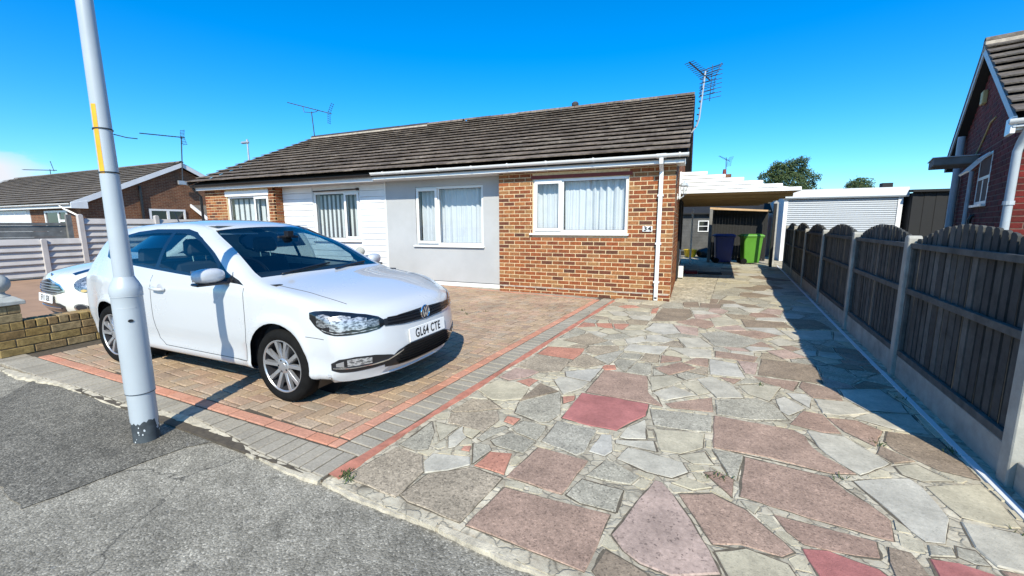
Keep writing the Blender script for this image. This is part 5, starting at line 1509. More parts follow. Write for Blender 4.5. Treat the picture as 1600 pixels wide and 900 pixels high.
def wheel(parent, x, y, side, r=0.30, spokes=10):
    t = bpy.data.objects.new('wheel',None); COL.objects.link(t); t.parent = parent; t.location = (x,y,r); t.empty_display_size = 0.05
    s_ = side
    w2 = 0.0925
    tp = [(0.204,-w2*0.75),(0.222,-w2*0.93),(0.255,-w2),(0.283,-w2*0.86),(0.296,-w2*0.66),(0.30,-w2*0.3),(0.30,w2*0.3),(0.296,w2*0.66),(0.283,w2*0.86),(0.255,w2),(0.222,w2*0.93),(0.204,w2*0.75)]
    MB().lathe(tp,56,'y').build('tyre','rubber',t,smooth='all')
    o = w2*0.80*s_
    rim = MB(); rim.lathe([(0.213,o*1.03),(0.213,o*1.12),(0.206,o*1.12),(0.199,o*1.02)],56,'y'); rim.build('rim','alloy',t,smooth=35)
    MB().lathe([(0.199,o*1.02),(0.194,o*0.55),(0.19,-o*0.5)],48,'y').build('rim_barrel','alloy_dark',t,smooth='all')
    MB().lathe([(0.0,-o*0.1),(0.195,-o*0.1)],32,'y').build('brake_disc','trim_black',t)
    sp = MB()
    for k in range(spokes):
        pair = 0.085 if k%2 else -0.085
        a = 2*math.pi*(k//2*2+0.5)/spokes+ (2*math.pi/spokes*0.5+0.0)*(1 if k%2 else -1)*0.86
        ca,sa = math.cos(a),math.sin(a)
        def pt(rad,lat,dep): return (rad*ca-lat*sa,dep,rad*sa+lat*ca)
        y0,y1 = o*0.90,o*1.06
        vs = [pt(0.045,-0.017,y0-o*0.3),pt(0.045,0.017,y0-o*0.3),pt(0.202,0.020,y0-o*0.2),pt(0.202,-0.020,y0-o*0.2),
              pt(0.045,-0.014,y0),pt(0.045,0.014,y0),pt(0.12,0.0115,y1*0.97),pt(0.202,0.0165,y1),pt(0.202,-0.0165,y1),pt(0.12,-0.0115,y1*0.97)]
        sp.add(vs,[(0,1,2,3),(4,5,6,9),(9,6,7,8),(0,4,9,8,3),(1,2,7,6,5),(2,3,8,7),(0,1,5,4)])
    sp.build('spokes','alloy',t,fix=True)
    MB().lathe([(0.062,o*0.6),(0.062,o*0.92),(0.055,o*0.99),(0.034,o*1.0),(0.032,o*1.03),(0.0,o*1.04)],30,'y').build('hub_cap','alloy',t,smooth=40)
    b = MB()
    for k in range(5):
        a = 2*math.pi*(k+0.5)/5; b.lathe([(0.009,o*0.9),(0.009,o*1.01),(0,o*1.01)],8,'y',(0.047*math.cos(a),0,0.047*math.sin(a)))
    b.build('wheel_bolts','alloy_dark',t)
    return t
def surf_line(bvh, pts, dirn, r, name, mat, parent, sub=10, off=0.0):
    """thin line laid on the body: rays cast against direction dirn through the given points"""
    P = []; d = Vector(dirn)
    pts = [Vector(p) for p in pts]
    for a,c in zip(pts,pts[1:]):
        for k in range(sub):
            q = a.lerp(c,k/sub); h = bvh.ray_cast(q-d*2.2,d)
            if h[0] is not None: P.append(h[0]+h[1]*off)
    h = bvh.ray_cast(pts[-1]-d*2.2,d)
    if h[0] is not None: P.append(h[0]+h[1]*off)
    if len(P) > 1: return MB().tube(P,r,6).build(name,mat,parent,smooth='all')
def patch(bvh, grid, aim, name, mat, parent, lift=0.004, smooth='all'):
    """curved panel laid on the body; grid of outside points, each cast towards aim(point)"""
    V = []; F = []; n = len(grid[0])
    for row in grid:
        for p in row:
            p = Vector(p); d = (aim(p)-p).normalized(); h = bvh.ray_cast(p,d)
            q = h[0]-d*lift if h[0] is not None else p
            V.append(q)
    for i in range(len(grid)-1):
        for j in range(n-1): F.append((i*n+j,i*n+j+1,(i+1)*n+j+1,(i+1)*n+j))
    me = bpy.data.meshes.new(name); me.from_pydata(V,[],F)
    # rim so that the panel has thickness
    bm = bmesh.new(); bm.from_mesh(me); bmesh.ops.recalc_face_normals(bm,faces=bm.faces)
    be = [e for e in bm.edges if e.is_boundary]; ex = bmesh.ops.extrude_edge_only(bm,edges=be)
    cen = sum((v.co for v in bm.verts),Vector())/len(bm.verts)
    for v in [g for g in ex['geom'] if isinstance(g,bmesh.types.BMVert)]:
        d = (aim(v.co+(v.co-aim(v.co)).normalized()*0.5)-v.co).normalized(); v.co += d*(lift+0.012)
    bm.to_mesh(me); bm.free()
    return link(name,me,mat,parent,smooth if smooth != 'all' else 45)
def polygon_patch(bvh, outline, mapf, aim, name, mat, parent, lift, nx=28, nz=12):
    """outline: (u, zlow, zhigh) stations; mapf(u,z) gives an outside point"""
    grid = []; outline = sorted(outline)
    us = [outline[0][0]+(outline[-1][0]-outline[0][0])*i/nx for i in range(nx+1)]
    lo = [(o[0],o[1]) for o in outline]; hi = [(o[0],o[2]) for o in outline]
    for j in range(nz+1):
        row = []
        for u in us:
            a,c = lerp_tab(lo,u),lerp_tab(hi,u); row.append(mapf(u,a+(c-a)*j/nz))
        grid.append(row)
    return patch(bvh,grid,aim,name,mat,parent,lift)
def plate(root, txt, loc, w, h, nrm_rot, name='number_plate', tsize=0.105):
    e_ = MB().box(-w/2,w/2,-0.004,0.004,-h/2,h/2).build(name,'plate_white',root,bevel=0.002)
    e_.location = loc; e_.rotation_euler = nrm_rot
    me = text_mesh(txt,tsize,0.0008,0.0016,0.74); o = link('registration',me,'plate_ink',e_); o.rotation_euler = (R(90),0,0); o.location = (0,-0.0052,-0.002)
    return e_

# ---- white three-door hatchback
PROF = [(0.60,0.205),(0.74,0.225),(0.795,0.29),(0.815,0.38),(0.812,0.48),(0.795,0.57),(0.782,0.64),(0.768,0.70),(0.735,0.748),(0.67,0.785),(0.50,0.835),(0.22,0.895),(-0.06,0.94),(-0.21,0.965),(-0.30,0.995),(-0.48,1.095),(-0.76,1.245),(-1.00,1.362),(-1.13,1.414),(-1.36,1.448),(-1.70,1.462),(-2.10,1.452),(-2.50,1.42),(-2.80,1.375),(-2.93,1.335),(-2.985,1.27),(-3.06,1.12),(-3.11,0.98),(-3.13,0.86),(-3.155,0.70),(-3.17,0.55),(-3.155,0.38),(-3.10,0.26),(-2.95,0.21),(-2.0,0.20),(-0.8,0.20)]
PROF = catmull(PROF)
WZ = [(0.20,0.76),(0.235,0.80),(0.27,0.818),(0.30,0.812),(0.36,0.812),(0.42,0.820),(0.455,0.829),(0.55,0.836),(0.66,0.839),(0.76,0.837),(0.84,0.834),(0.885,0.830),(0.92,0.815),(0.95,0.798),(1.0,0.778),(1.1,0.735),(1.2,0.69),(1.3,0.642),(1.36,0.606),(1.41,0.57),(1.47,0.54)]
def polo_warp(v):
    x,yq,z = v.co; a = abs(yq); s_ = 1 if yq >= 0 else -1
    w = lerp_tab(WZ,z)
    w *= 1-0.055*sm((x-0.15)/0.65)-0.07*sm((-2.35-x)/0.8)*(1+0.5*sm((z-0.9)/0.4))
    y = yq*w
    if a > 0.86:
        for ax in (0.0,-2.47):
            d = math.hypot(x-ax,z-0.30); y += s_*0.016*math.exp(-((d-0.375)/0.05)**2)*sm((0.78-z)/0.15)
    nx = x
    k = sm((x-0.16)/0.66); nx -= 0.265*k*a**3.0
    k2 = sm((-2.55-x)/0.6); nx += 0.14*k2*a**2.4
    if z > 0.9: nx -= 0.11*sm((z-0.93)/0.10)*sm((x+1.7)/0.7)*a**2*sm((0.1-x)/0.3)
    nz = z-0.045*sm((z-1.15)/0.25)*a**2.2-0.032*sm((z-0.70)/0.1)*sm((x+0.45)/0.3)*sm((1.05-z)/0.1)*a**2.4
    v.co = (nx,y,nz)
car = thing('white_hatchback','white three door hatchback parked on the block paved drive','car',(-2.905,3.015,0.0),R(-0.6))
bm, plane = car_shell(PROF,polo_warp)
GL = {}
win_f = [(-0.66,0.975),(-0.66,1.062),(-0.78,1.143),(-1.04,1.285),(-1.19,1.336),(-1.40,1.370),(-1.60,1.378),(-1.60,1.022)]
win_q = [(-1.66,1.026),(-1.66,1.378),(-1.95,1.372),(-2.22,1.348),(-2.42,1.304),(-2.56,1.24),(-2.60,1.18),(-2.54,1.115),(-2.38,1.072),(-2.0,1.042)]
surround = [(-0.37,0.928),(-0.76,1.17),(-1.04,1.325),(-1.19,1.385),(-1.40,1.414),(-1.95,1.412),(-2.24,1.386),(-2.45,1.338),(-2.60,1.25),(-2.645,1.18),(-2.58,1.09),(-2.38,1.046),(-1.65,0.998)]
sur = set(side_cut(bm,plane,surround))
gf = set(side_cut(bm,plane,win_f)); gq = set(side_cut(bm,plane,win_q))
# centroid tests once more after all cuts
def inside_faces(poly):
    p = poly if area2(poly) > 0 else poly[::-1]
    return {f for f in bm.faces if abs(f.calc_center_median().y) > 0.985 and in_poly((f.calc_center_median().x,f.calc_center_median().z),p)}
arches = []
for ax in (0.0,-2.47):
    circ = [(ax+0.352*math.cos(R(t)),0.302+0.352*math.sin(R(t))) for t in range(0,360,10)]
    side_cut(bm,plane,circ); arches.append(circ)
for f in list(bm.faces):
    c = f.calc_center_median()
    for circ in arches:
        if in_poly((c.x,c.z),circ) and (abs(c.y) > 0.78 or (c.z < 0.26 and abs(c.y) > 0.62)):
            bm.faces.remove(f); break
# windscreen and rear window limits
ff = [f for f in bm.faces if f.normal.x > 0.3 and f.normal.z > 0.3 and f.calc_center_median().z > 0.95]
for co,no in (((0,0,0.985),(0,0,1)),((0,0,1.388),(0,0,1)),((0,0.875,0),(0,1,0)),((0,-0.875,0),(0,1,0))):
    ff = [f for f in bm.faces if f.normal.x > 0.05 and f.normal.z > 0.2 and f.calc_center_median().z > 0.95 and -1.5 < f.calc_center_median().x < -0.2 and abs(f.calc_center_median().y) < 0.99]
    plane(co,no,ff)
for co,no in (((0,0,1.02),(0,0,1)),((0,0,1.285),(0,0,1)),((0,0.80,0),(0,1,0)),((0,-0.80,0),(0,1,0))):
    ff = [f for f in bm.faces if f.normal.x < -0.5 and f.calc_center_median().z > 0.9 and abs(f.calc_center_median().y) < 0.97]
    plane(co,no,ff)
sur = inside_faces(surround); gf = inside_faces(win_f); gq = inside_faces(win_q)
ws = {f for f in bm.faces if f.normal.x > 0.1 and f.normal.z > 0.1 and 0.985 < f.calc_center_median().z < 1.388 and abs(f.calc_center_median().y) < 0.875 and -1.3 < f.calc_center_median().x < -0.25}
rw = {f for f in bm.faces if f.normal.x < -0.5 and 1.02 < f.calc_center_median().z < 1.285 and abs(f.calc_center_median().y) < 0.80}
under = {f for f in bm.faces if f.normal.z < -0.7 and f.calc_center_median().z < 0.23 and abs(f.calc_center_median().y) < 0.93}
for v in bm.verts: polo_warp(v)
trim = (sur-gf-gq)
bodyf = [f for f in bm.faces if f not in sur and f not in ws and f not in rw and f not in under]
bvh = BVHTree.FromBMesh(bm)
body = faces_mesh(bm,bodyf,'body','paint_white',car)
body.data.set_sharp_from_angle(angle=R(50))
for s_ in (-1,1): faces_mesh(bm,[f for f in trim if f.calc_center_median().y*s_ > 0],'window_surround','gloss_black',car)
for s_ in (-1,1):
    faces_mesh(bm,[f for f in gf if f.calc_center_median().y*s_ > 0],'door_window','car_glass',car)
    faces_mesh(bm,[f for f in gq if f.calc_center_median().y*s_ > 0],'quarter_window','car_glass',car)
faces_mesh(bm,ws,'windscreen','car_glass',car); faces_mesh(bm,rw,'rear_window','car_glass',car)
faces_mesh(bm,under,'underbody','trim_black',car)
bm.free()
# black band round the windscreen
def ws_pt(y,z): return (0.6,y,z)
fwd = lambda p: Vector((p.x-1,p.y,p.z))
# wheel arch liners and wheels
for ax in (0.0,-2.47):
    for s_ in (-1,1):
        b = MB(); n = 22; vs = []
        for k in range(n+1):
            t = R(-25+230*k/n)
            for yy in (0.50,0.77): vs.append((ax+0.358*math.cos(t),s_*yy,0.302+0.358*math.sin(t)))
        b.add(vs,[(2*k,2*k+1,2*k+3,2*k+2) for k in range(n)])
        b.add([(ax+0.37*math.cos(R(t)),s_*0.5,0.302+0.37*math.sin(R(t))) for t in range(0,360,30)],[tuple(range(12))])
        b.build('wheel_arch_liner','trim_black',car)
        wheel(car,ax,s_*0.735,s_)
# interior
intr = MB().box(-2.9,-0.1,-0.70,0.70,0.22,0.30).build('cabin_floor','dash_dark',car)
for s_ in (-1,1):
    MB().box(-2.9,-0.1,s_*0.70-0.03,s_*0.70+0.03,0.25,0.93).build('door_card','dash_dark',car)
MB().prism([(-0.28,0.3),(-0.28,0.955),(-0.62,0.985),(-0.86,0.93),(-0.92,0.78),(-0.80,0.3)],1,-0.70,0.70).build('dashboard','dash_dark',car,bevel=0.02)
def seat(x,y,w):
    e_ = MB().prism([(x+0.52,0.30),(x+0.55,0.46),(x+0.42,0.50),(x+0.02,0.46),(x-0.02,0.30)],1,y-w,y+w).build('seat','seat_dark',car,bevel=0.03)
    MB().prism([(x+0.06,0.44),(x+0.14,0.46),(x-0.04,0.88),(x-0.10,1.05),(x-0.19,1.04),(x-0.10,0.55)],1,y-w,y+w).build('seat_back','seat_dark',e_,bevel=0.035)
    MB().prism([(x-0.10,1.10),(x-0.08,1.17),(x-0.12,1.27),(x-0.19,1.27),(x-0.20,1.10)],1,y-0.13,y+0.13).build('headrest','seat_headrest',e_,bevel=0.03)
    for q in (-0.06,0.06): MB().tube([(x-0.14,y+q,1.02),(x-0.15,y+q,1.12)],0.007,6).build('headrest_stem','chrome',e_)
seat(-1.55,-0.36,0.25); seat(-1.55,0.36,0.25)
b = MB().prism([(-1.95,0.30),(-1.93,0.50),(-2.40,0.47),(-2.45,0.30)],1,-0.60,0.60).build('rear_bench','seat_dark',car,bevel=0.03)
MB().prism([(-2.36,0.46),(-2.30,0.48),(-2.50,1.0),(-2.60,1.0),(-2.48,0.5)],1,-0.60,0.60).build('rear_seat_back','seat_dark',car,bevel=0.03)
for q in (-0.36,0.36): MB().prism([(-2.50,1.01),(-2.48,1.15),(-2.56,1.16),(-2.59,1.01)],1,q-0.12,q+0.12).build('headrest','seat_headrest',car,bevel=0.02)
MB().prism([(-2.62,0.94),(-2.62,0.97),(-3.0,1.0),(-3.0,0.97)],1,-0.58,0.58).build('parcel_shelf','dash_dark',car)
st_ = MB(); cx,cy,cz_ = -0.93,-0.36,0.92; ta = R(25)
ringp = [(cx+0.185*math.sin(R(t))*math.sin(ta)*-1,cy+0.185*math.cos(R(t)),cz_+0.185*math.sin(R(t))*math.cos(ta)) for t in range(0,361,15)]
st_.tube(ringp,0.015,8,False); st_.box(cx-0.01,cx+0.03,cy-0.17,cy+0.17,cz_-0.03,cz_+0.03); st_.build('steering_wheel','trim_black',car,smooth=40)
mi = MB().box(-0.86,-0.83,-0.12,0.12,1.235,1.30); mi.build('rear_view_mirror','trim_black',car,bevel=0.012)
box('mirror_mount','trim_black',car,-0.86,-0.80,-0.03,0.03,1.29,1.345)
for s_ in (-1,1): MB().prism([(-1.13,1.315),(-1.36,1.36),(-1.36,1.37),(-1.13,1.325)],1,s_*0.28-0.19,s_*0.28+0.17).build('sun_visor','fascia_grey',car)
box('headlining','fascia_grey',car,-2.7,-1.15,-0.5,0.5,1.395,1.40)
# front end -----------------------------------------------------------
aimc = lambda p: Vector((0.0,0.0,p.z))
def nose(u,z):     # u = angle round the nose, 0 ahead, -90 abeam on the near side
    t = R(u); return (0.0+1.9*math.cos(t),1.9*math.sin(t),z)
def nose_patch(outline, name, mat, lift=0.004, nx=30, nz=10, aim=None, parent=None):
    return polygon_patch(bvh,outline,nose,aim or aimc,name,mat,parent or car,lift,nx,nz)
for s_ in (-1,1):
    f_ = lambda L: [(s_*a,b_,c_) for a,b_,c_ in L]
    # headlamp: dark housing, clear lens, bright reflectors
    HL = f_([(32.0,0.628,0.668),(35,0.606,0.700),(41,0.592,0.728),(49,0.588,0.750),(55,0.592,0.764),(60,0.612,0.772),(64.5,0.660,0.772),(67,0.715,0.762)])
    hl = nose_patch(HL,'headlight','gloss_black',0.005,36,12)
    for (a0,a1,z0,z1,mm) in ((34.8,41.0,0.626,0.690,'lamp_bowl'),(40.9,48.2,0.618,0.716,'lamp_white'),(48.1,57.2,0.616,0.738,'lamp_white'),(57.1,63.5,0.650,0.750,'lamp_bowl')):
        nose_patch(f_([(a0,z0+0.012,z1-0.014),((a0+a1)/2,z0,z1),(a1,z0+0.014,z1-0.008)]),'reflector',mm,0.0085,12,6,parent=hl)
    nose_patch(f_([(36,0.611,0.616),(46,0.601,0.606),(55,0.603,0.609),(61,0.632,0.638)]),'light_strip','lamp_white',0.0088,20,2,parent=hl)
    # fog light recess
    FG = f_([(23,0.335,0.352),(30,0.316,0.386),(38,0.306,0.410),(47,0.300,0.418),(54,0.304,0.408),(58,0.320,0.372)])
    fg = nose_patch(FG,'fog_light_surround','trim_black',0.005,26,8)
    nose_patch(f_([(39.5,0.352,0.398),(45,0.350,0.405),(50.5,0.350,0.402)]),'fog_lamp','lamp_white',0.010,12,5,parent=fg)
    nose_patch(f_([(52,0.350,0.392),(55.5,0.352,0.375)]),'fog_reflector','alloy',0.010,6,4,parent=fg)
    nose_patch(f_([(22,0.395,0.405),(26,0.372,0.383),(31,0.344,0.355),(39,0.333,0.342),(49,0.330,0.339),(57,0.336,0.343)]),'chrome_blade','chrome',0.013,30,3,parent=fg)
# upper grille between the lamps with its chrome line
gr = nose_patch([(-32,0.622,0.672),(-20,0.606,0.684),(0,0.596,0.692),(20,0.606,0.684),(32,0.622,0.672)],'upper_grille','trim_black',0.006,44,6)
for z in (0.622,0.648,0.668):
    nose_patch([(-30,z+0.008,z+0.014),(0,z-0.004,z+0.006),(30,z+0.008,z+0.014)],'grille_slat','gloss_black',0.012,40,2,parent=gr)
nose_patch([(-32,0.620,0.626),(-20,0.604,0.610),(0,0.594,0.601),(20,0.604,0.610),(32,0.620,0.626)],'grille_chrome_strip','chrome',0.010,40,2,parent=gr)
lg = nose_patch([(-33,0.290,0.325),(-25,0.272,0.402),(-18,0.264,0.430),(0,0.256,0.434),(18,0.264,0.430),(25,0.272,0.402),(33,0.290,0.325)],'lower_grille','trim_black',0.005,46,10)
for i in range(6):
    z = 0.285+i*0.025; w_ = 26-abs(i-1)*1.4
    nose_patch([(-w_,z,z+0.010),(0,z-0.004,z+0.007),(w_,z,z+0.010)],'grille_slat','rubber',0.016,40,2,parent=lg)
# badge
h = bvh.ray_cast(Vector((2.5,0,0.648)),Vector((-1,0,0))); bx = h[0].x
bd = MB().lathe([(0.0,0.0),(0.060,0.0),(0.064,0.010),(0.058,0.016),(0.053,0.010),(0.0,0.010)],32,'x',(bx+0.004,0,0.648)).build('badge','chrome',car,smooth=35)
MB().lathe([(0.0,0.0115),(0.0525,0.0115)],28,'x',(bx+0.004,0,0.648)).build('badge_field','stripe_navy',bd)
def stroke(b, p, q, w, x):
    p,q = Vector((0,p[0],p[1])),Vector((0,q[0],q[1])); d = (q-p).normalized(); nrm = Vector((0,-d.z,d.y))*w/2
    vs = [p+nrm,p-nrm,q-nrm,q+nrm]; b.add([(x,v.y,v.z+0.648) for v in vs]+[(x+0.004,v.y,v.z+0.648) for v in vs],[(4,5,6,7),(0,4,7,3),(1,2,6,5),(0,1,5,4),(3,7,6,2)])
b = MB(); X = bx+0.0162
for (p,q) in (((-0.020,0.046),(0.0,0.006)),((0.020,0.046),(0.0,0.006)),((-0.043,0.026),(-0.020,-0.040)),((0.043,0.026),(0.020,-0.040)),((-0.020,-0.040),(0.0,0.0)),((0.020,-0.040),(0.0,0.0))): stroke(b,p,q,0.010,X)
b.build('badge_letters','chrome',bd,fix=True)
h = bvh.ray_cast(Vector((2.5,0,0.50)),Vector((-1,0,0)))
plate(car,'GL64 CTE',(h[0].x+0.008,0,0.497),0.52,0.111,(R(-4),0,R(90)))
# bonnet shut lines, door lines, handle, mirrors, wipers
for s_ in (-1,1):
    surf_line(bvh,[(0.50,s_*0.60,0),(0.30,s_*0.655,0),(0.0,s_*0.69,0),(-0.13,s_*0.70,0)],(0,0,-1),0.0028,'bonnet_gap','gap_dark',car)
    sd = (0,-s_,0)
    surf_line(bvh,[(-0.36,0,0.905),(-0.355,0,0.70),(-0.365,0,0.45),(-0.40,0,0.295)],sd,0.0028,'door_gap','gap_dark',car)
    surf_line(bvh,[(-0.40,0,0.295),(-1.55,0,0.300),(-1.64,0,0.36),(-1.665,0,0.55),(-1.655,0,0.95)],sd,0.0028,'door_gap','gap_dark',car,8)
    surf_line(bvh,[(0.30,0,0.575),(0.45,0,0.560)],sd,0.0022,'bumper_gap','gap_dark',car,6)
    surf_line(bvh,[(-0.52,0,0.955),(-0.55,0,1.02)],sd,0.004,'quarter_bar','gloss_black',car,4)
    h = bvh.ray_cast(Vector((-1.50,s_*2,0.83)),Vector((0,-s_,0))); y = h[0].y
    hd = MB().tube([(-1.60,y+s_*0.002,0.835),(-1.585,y+s_*0.032,0.838),(-1.52,y+s_*0.038,0.838),(-1.45,y+s_*0.034,0.835),(-1.42,y+s_*0.004,0.832)],[0.012,0.014,0.015,0.014,0.012],10).build('door_handle','paint_white',car,smooth='all')
    MB().lathe([(0,0),(0.05,0.0),(0.055,0.003)],20,'y',(-1.50,y+s_*0.001,0.83)).build('handle_cup','handle_shade',hd)
    # door mirror
    mb = bmesh.new(); bmesh.ops.create_uvsphere(mb,u_segments=24,v_segments=16,radius=1)
    for v in mb.verts:
        x,y_,z = v.co; rr_ = 1.0
        v.co = (math.copysign(abs(x)**0.8,x)*0.075*(1.0 if x > 0 else 0.55)-0.02*y_, y_*0.125*(abs(y_)**-0.15 if abs(y_) > 0.01 else 1), math.copysign(abs(z)**0.75,z)*0.060)
    me = bpy.data.meshes.new('mirror_cap'); mb.to_mesh(me); mb.free()
    mc = link('door_mirror',me,'paint_white',car,smooth='all'); mc.location = (-0.60,s_*0.935,1.005); mc.rotation_euler = (0,0,s_*R(8))
    MB().box(-0.055,0.06,-0.11,0.11,-0.075,-0.052).build('mirror_base','trim_black',mc,bevel=0.01)
    MB().box(-0.052,-0.046,-0.095,0.095,-0.045,0.045).build('mirror_glass','mirror_glass',mc)
    MB().prism([(-0.03,-0.07),(0.04,-0.07),(0.02,-0.03),(-0.03,-0.03)],1,-s_*0.075,-s_*0.19).build('mirror_arm','trim_black',mc,fix=True)
    # side sill
for (p,q) in (((-0.30,-0.52,1.0),(-0.36,0.05,1.06)),((-0.25,0.02,1.0),(-0.36,0.52,1.055))):
    w = surf_line(bvh,[p,q],(0,0,-1),0.009,'wiper','trim_black',car,10,0.012)
# tail lamps, rear plate, aerial
for s_ in (-1,1):
    g = [[(-5,s_*(0.50+0.06*i),0.78+0.045*j) for i in range(5)] for j in range(4)]
    patch(bvh,g,lambda p: Vector((0,p.y,p.z)),'tail_light','lintel_red',car,0.004)
MB().tube([(-2.62,0,1.40),(-2.72,0,1.56)],[0.008,0.004],8).build('roof_aerial','trim_black',car)
MB().tube([(-2.58,0,1.385),(-2.63,0,1.415)],[0.02,0.012],8).build('aerial_foot','trim_black',car)

# ---- cream city car behind the wall
PROF2 = catmull([(0.48,0.21),(0.60,0.225),(0.665,0.29),(0.68,0.40),(0.675,0.52),(0.66,0.62),(0.635,0.70),(0.59,0.76),(0.50,0.80),(0.25,0.862),(-0.02,0.905),(-0.28,0.945),(-0.38,0.99),(-0.60,1.17),(-0.78,1.31),(-0.90,1.365),(-1.2,1.395),(-1.7,1.405),(-2.3,1.385),(-2.72,1.345),(-2.82,1.28),(-2.93,1.05),(-2.98,0.85),(-3.0,0.6),(-2.99,0.4),(-2.92,0.26),(-2.8,0.21),(-2.0,0.20),(-0.8,0.20)])
def mini_warp(v):
    x,yq,z = v.co; a = abs(yq)
    w = lerp_tab([(0.2,0.77),(0.3,0.82),(0.5,0.838),(0.7,0.835),(0.85,0.80),(0.95,0.76),(1.1,0.715),(1.3,0.64),(1.4,0.59)],z)
    w *= 1-0.05*sm((x-0.1)/0.55)-0.06*sm((-2.3-x)/0.7); y = yq*w
    nx = x-0.20*sm((x-0.12)/0.56)*a**2.6+0.12*sm((-2.4-x)/0.6)*a**2.4-0.09*sm((z-0.95)/0.1)*a**2*(1 if x > -1.5 else 0)
    nz = z-0.10*sm((z-0.60)/0.2)*sm((x+0.6)/0.5)*sm((1.0-z)/0.1)*a**2.4-0.03*sm((z-1.2)/0.2)*a**2
    v.co = (nx,y,nz)
mini = thing('cream_hatchback','cream small hatchback with dark bonnet stripe behind the low brick wall','car',(-7.87,3.33,0.0),R(-96))
bm, plane = car_shell(PROF2,mini_warp,0.10,0.07)
arches = []
for ax in (0.0,-2.46):
    circ = [(ax+0.35*math.cos(R(t)),0.30+0.35*math.sin(R(t))) for t in range(0,360,12)]; side_cut(bm,plane,circ); arches.append(circ)
for f in list(bm.faces):
    c = f.calc_center_median()
    if any(in_poly((c.x,c.z),q) for q in arches) and (abs(c.y) > 0.78 or (c.z < 0.26 and abs(c.y) > 0.62)): bm.faces.remove(f)
wpoly = [(-0.52,0.99),(-0.80,1.22),(-0.98,1.32),(-2.6,1.30),(-2.78,1.02)]
side_cut(bm,plane,wpoly)
g1 = {f for f in bm.faces if abs(f.calc_center_median().y) > 0.92 and in_poly((f.calc_center_median().x,f.calc_center_median().z),wpoly[::-1])}
for co in ((0,0.88,0),(0,-0.88,0)): plane(co,(0,1,0),[f for f in bm.faces if f.normal.x > 0.3 and f.normal.z > 0.3 and f.calc_center_median().z > 0.95])
g2 = {f for f in bm.faces if f.normal.x > 0.35 and f.normal.z > 0.2 and 1.0 < f.calc_center_median().z < 1.33 and abs(f.calc_center_median().y) < 0.88}
roof = {f for f in bm.faces if f.normal.z > 0.6 and f.calc_center_median().z > 1.33}
for v in bm.verts: mini_warp(v)
b2 = BVHTree.FromBMesh(bm)
bdy = faces_mesh(bm,[f for f in bm.faces if f not in g1 and f not in g2],'body','paint_cream',mini); bdy.data.set_sharp_from_angle(angle=R(50))
faces_mesh(bm,g1,'side_window','gloss_black',mini); faces_mesh(bm,g2,'windscreen','gloss_black',mini); bm.free()
for ax in (0.0,-2.46):
    for s_ in (-1,1): wheel(mini,ax,s_*0.735,s_)
    for s_ in (-1,1):
        b = MB(); n = 18; vs = []
        for k in range(n+1):
            t = R(-25+230*k/n)
            for yy in (0.50,0.76): vs.append((ax+0.355*math.cos(t),s_*yy,0.30+0.355*math.sin(t)))
        b.add(vs,[(2*k,2*k+1,2*k+3,2*k+2) for k in range(n)]); b.build('wheel_arch_liner','trim_black',mini)
aim2 = lambda p: Vector((-0.1,0.0,p.z))
def nose2(u,z): t = R(u); return (-0.1+1.9*math.cos(t),1.9*math.sin(t),z)
def np2(outline,name,mat,lift=0.004,nx=28,nz=8,parent=None): return polygon_patch(b2,outline,nose2,aim2,name,mat,parent or mini,lift,nx,nz)
ug = np2([(-32,0.555,0.58),(-28,0.53,0.625),(-18,0.52,0.668),(0,0.515,0.690),(18,0.52,0.668),(28,0.53,0.625),(32,0.555,0.58)],'upper_grille','gloss_black',0.006)
np2([(-33,0.555,0.575),(-18,0.508,0.524),(0,0.502,0.518),(18,0.508,0.524),(33,0.555,0.575)],'grille_surround','chrome',0.012,parent=ug,nz=2)
np2([(-32,0.57,0.59),(-26,0.632,0.648),(0,0.690,0.706),(26,0.632,0.648),(32,0.57,0.59)],'grille_surround','chrome',0.012,parent=ug,nz=2)
for z in (0.545,0.578,0.612,0.648):
    w_ = 28-max(0,(z-0.60))*180; np2([(-w_,z,z+0.008),(0,z,z+0.008),(w_,z,z+0.008)],'grille_bar','alloy',0.014,nz=2,parent=ug)
lg2 = np2([(-31,0.29,0.36),(-24,0.272,0.395),(0,0.265,0.40),(24,0.272,0.395),(31,0.29,0.36)],'lower_grille','gloss_black',0.006)
np2([(-26,0.318,0.335),(0,0.315,0.332),(26,0.318,0.335)],'grille_bar','chrome',0.014,nz=2,parent=lg2)
np2([(-60,0.225,0.25),(0,0.215,0.245),(60,0.225,0.25)],'lower_lip','trim_black',0.008,nz=2)
for s_ in (-1,1):
    def disc(u0,z0,ru,rz_,name,mat,lift,parent=None):
        L = []
        for k in range(13):
            a = math.pi*(1-k/12); L.append((u0+ru*math.cos(a),z0-rz_*math.sin(a)-0.0005,z0+rz_*math.sin(a)+0.0005))
        L = [(s_*a_,b_,c_) for a_,b_,c_ in L]
        return np2(L,name,mat,lift,nx=24,nz=10,parent=parent)
    hl = disc(54,0.645,12.5,0.105,'headlight','lamp_bowl',0.006)
    disc(54,0.645,11.3,0.094,'headlight_lens','lens_clear',0.012,hl)
    disc(52.5,0.65,5.2,0.05,'headlight_reflector','lamp_white',0.010,hl)
    disc(50,0.57,2.2,0.018,'indicator','alarm_cream',0.013,hl)
    fg = disc(46,0.345,6.2,0.055,'fog_light','chrome',0.006); disc(46,0.345,4.3,0.04,'fog_lens','alloy_dark',0.009,fg)
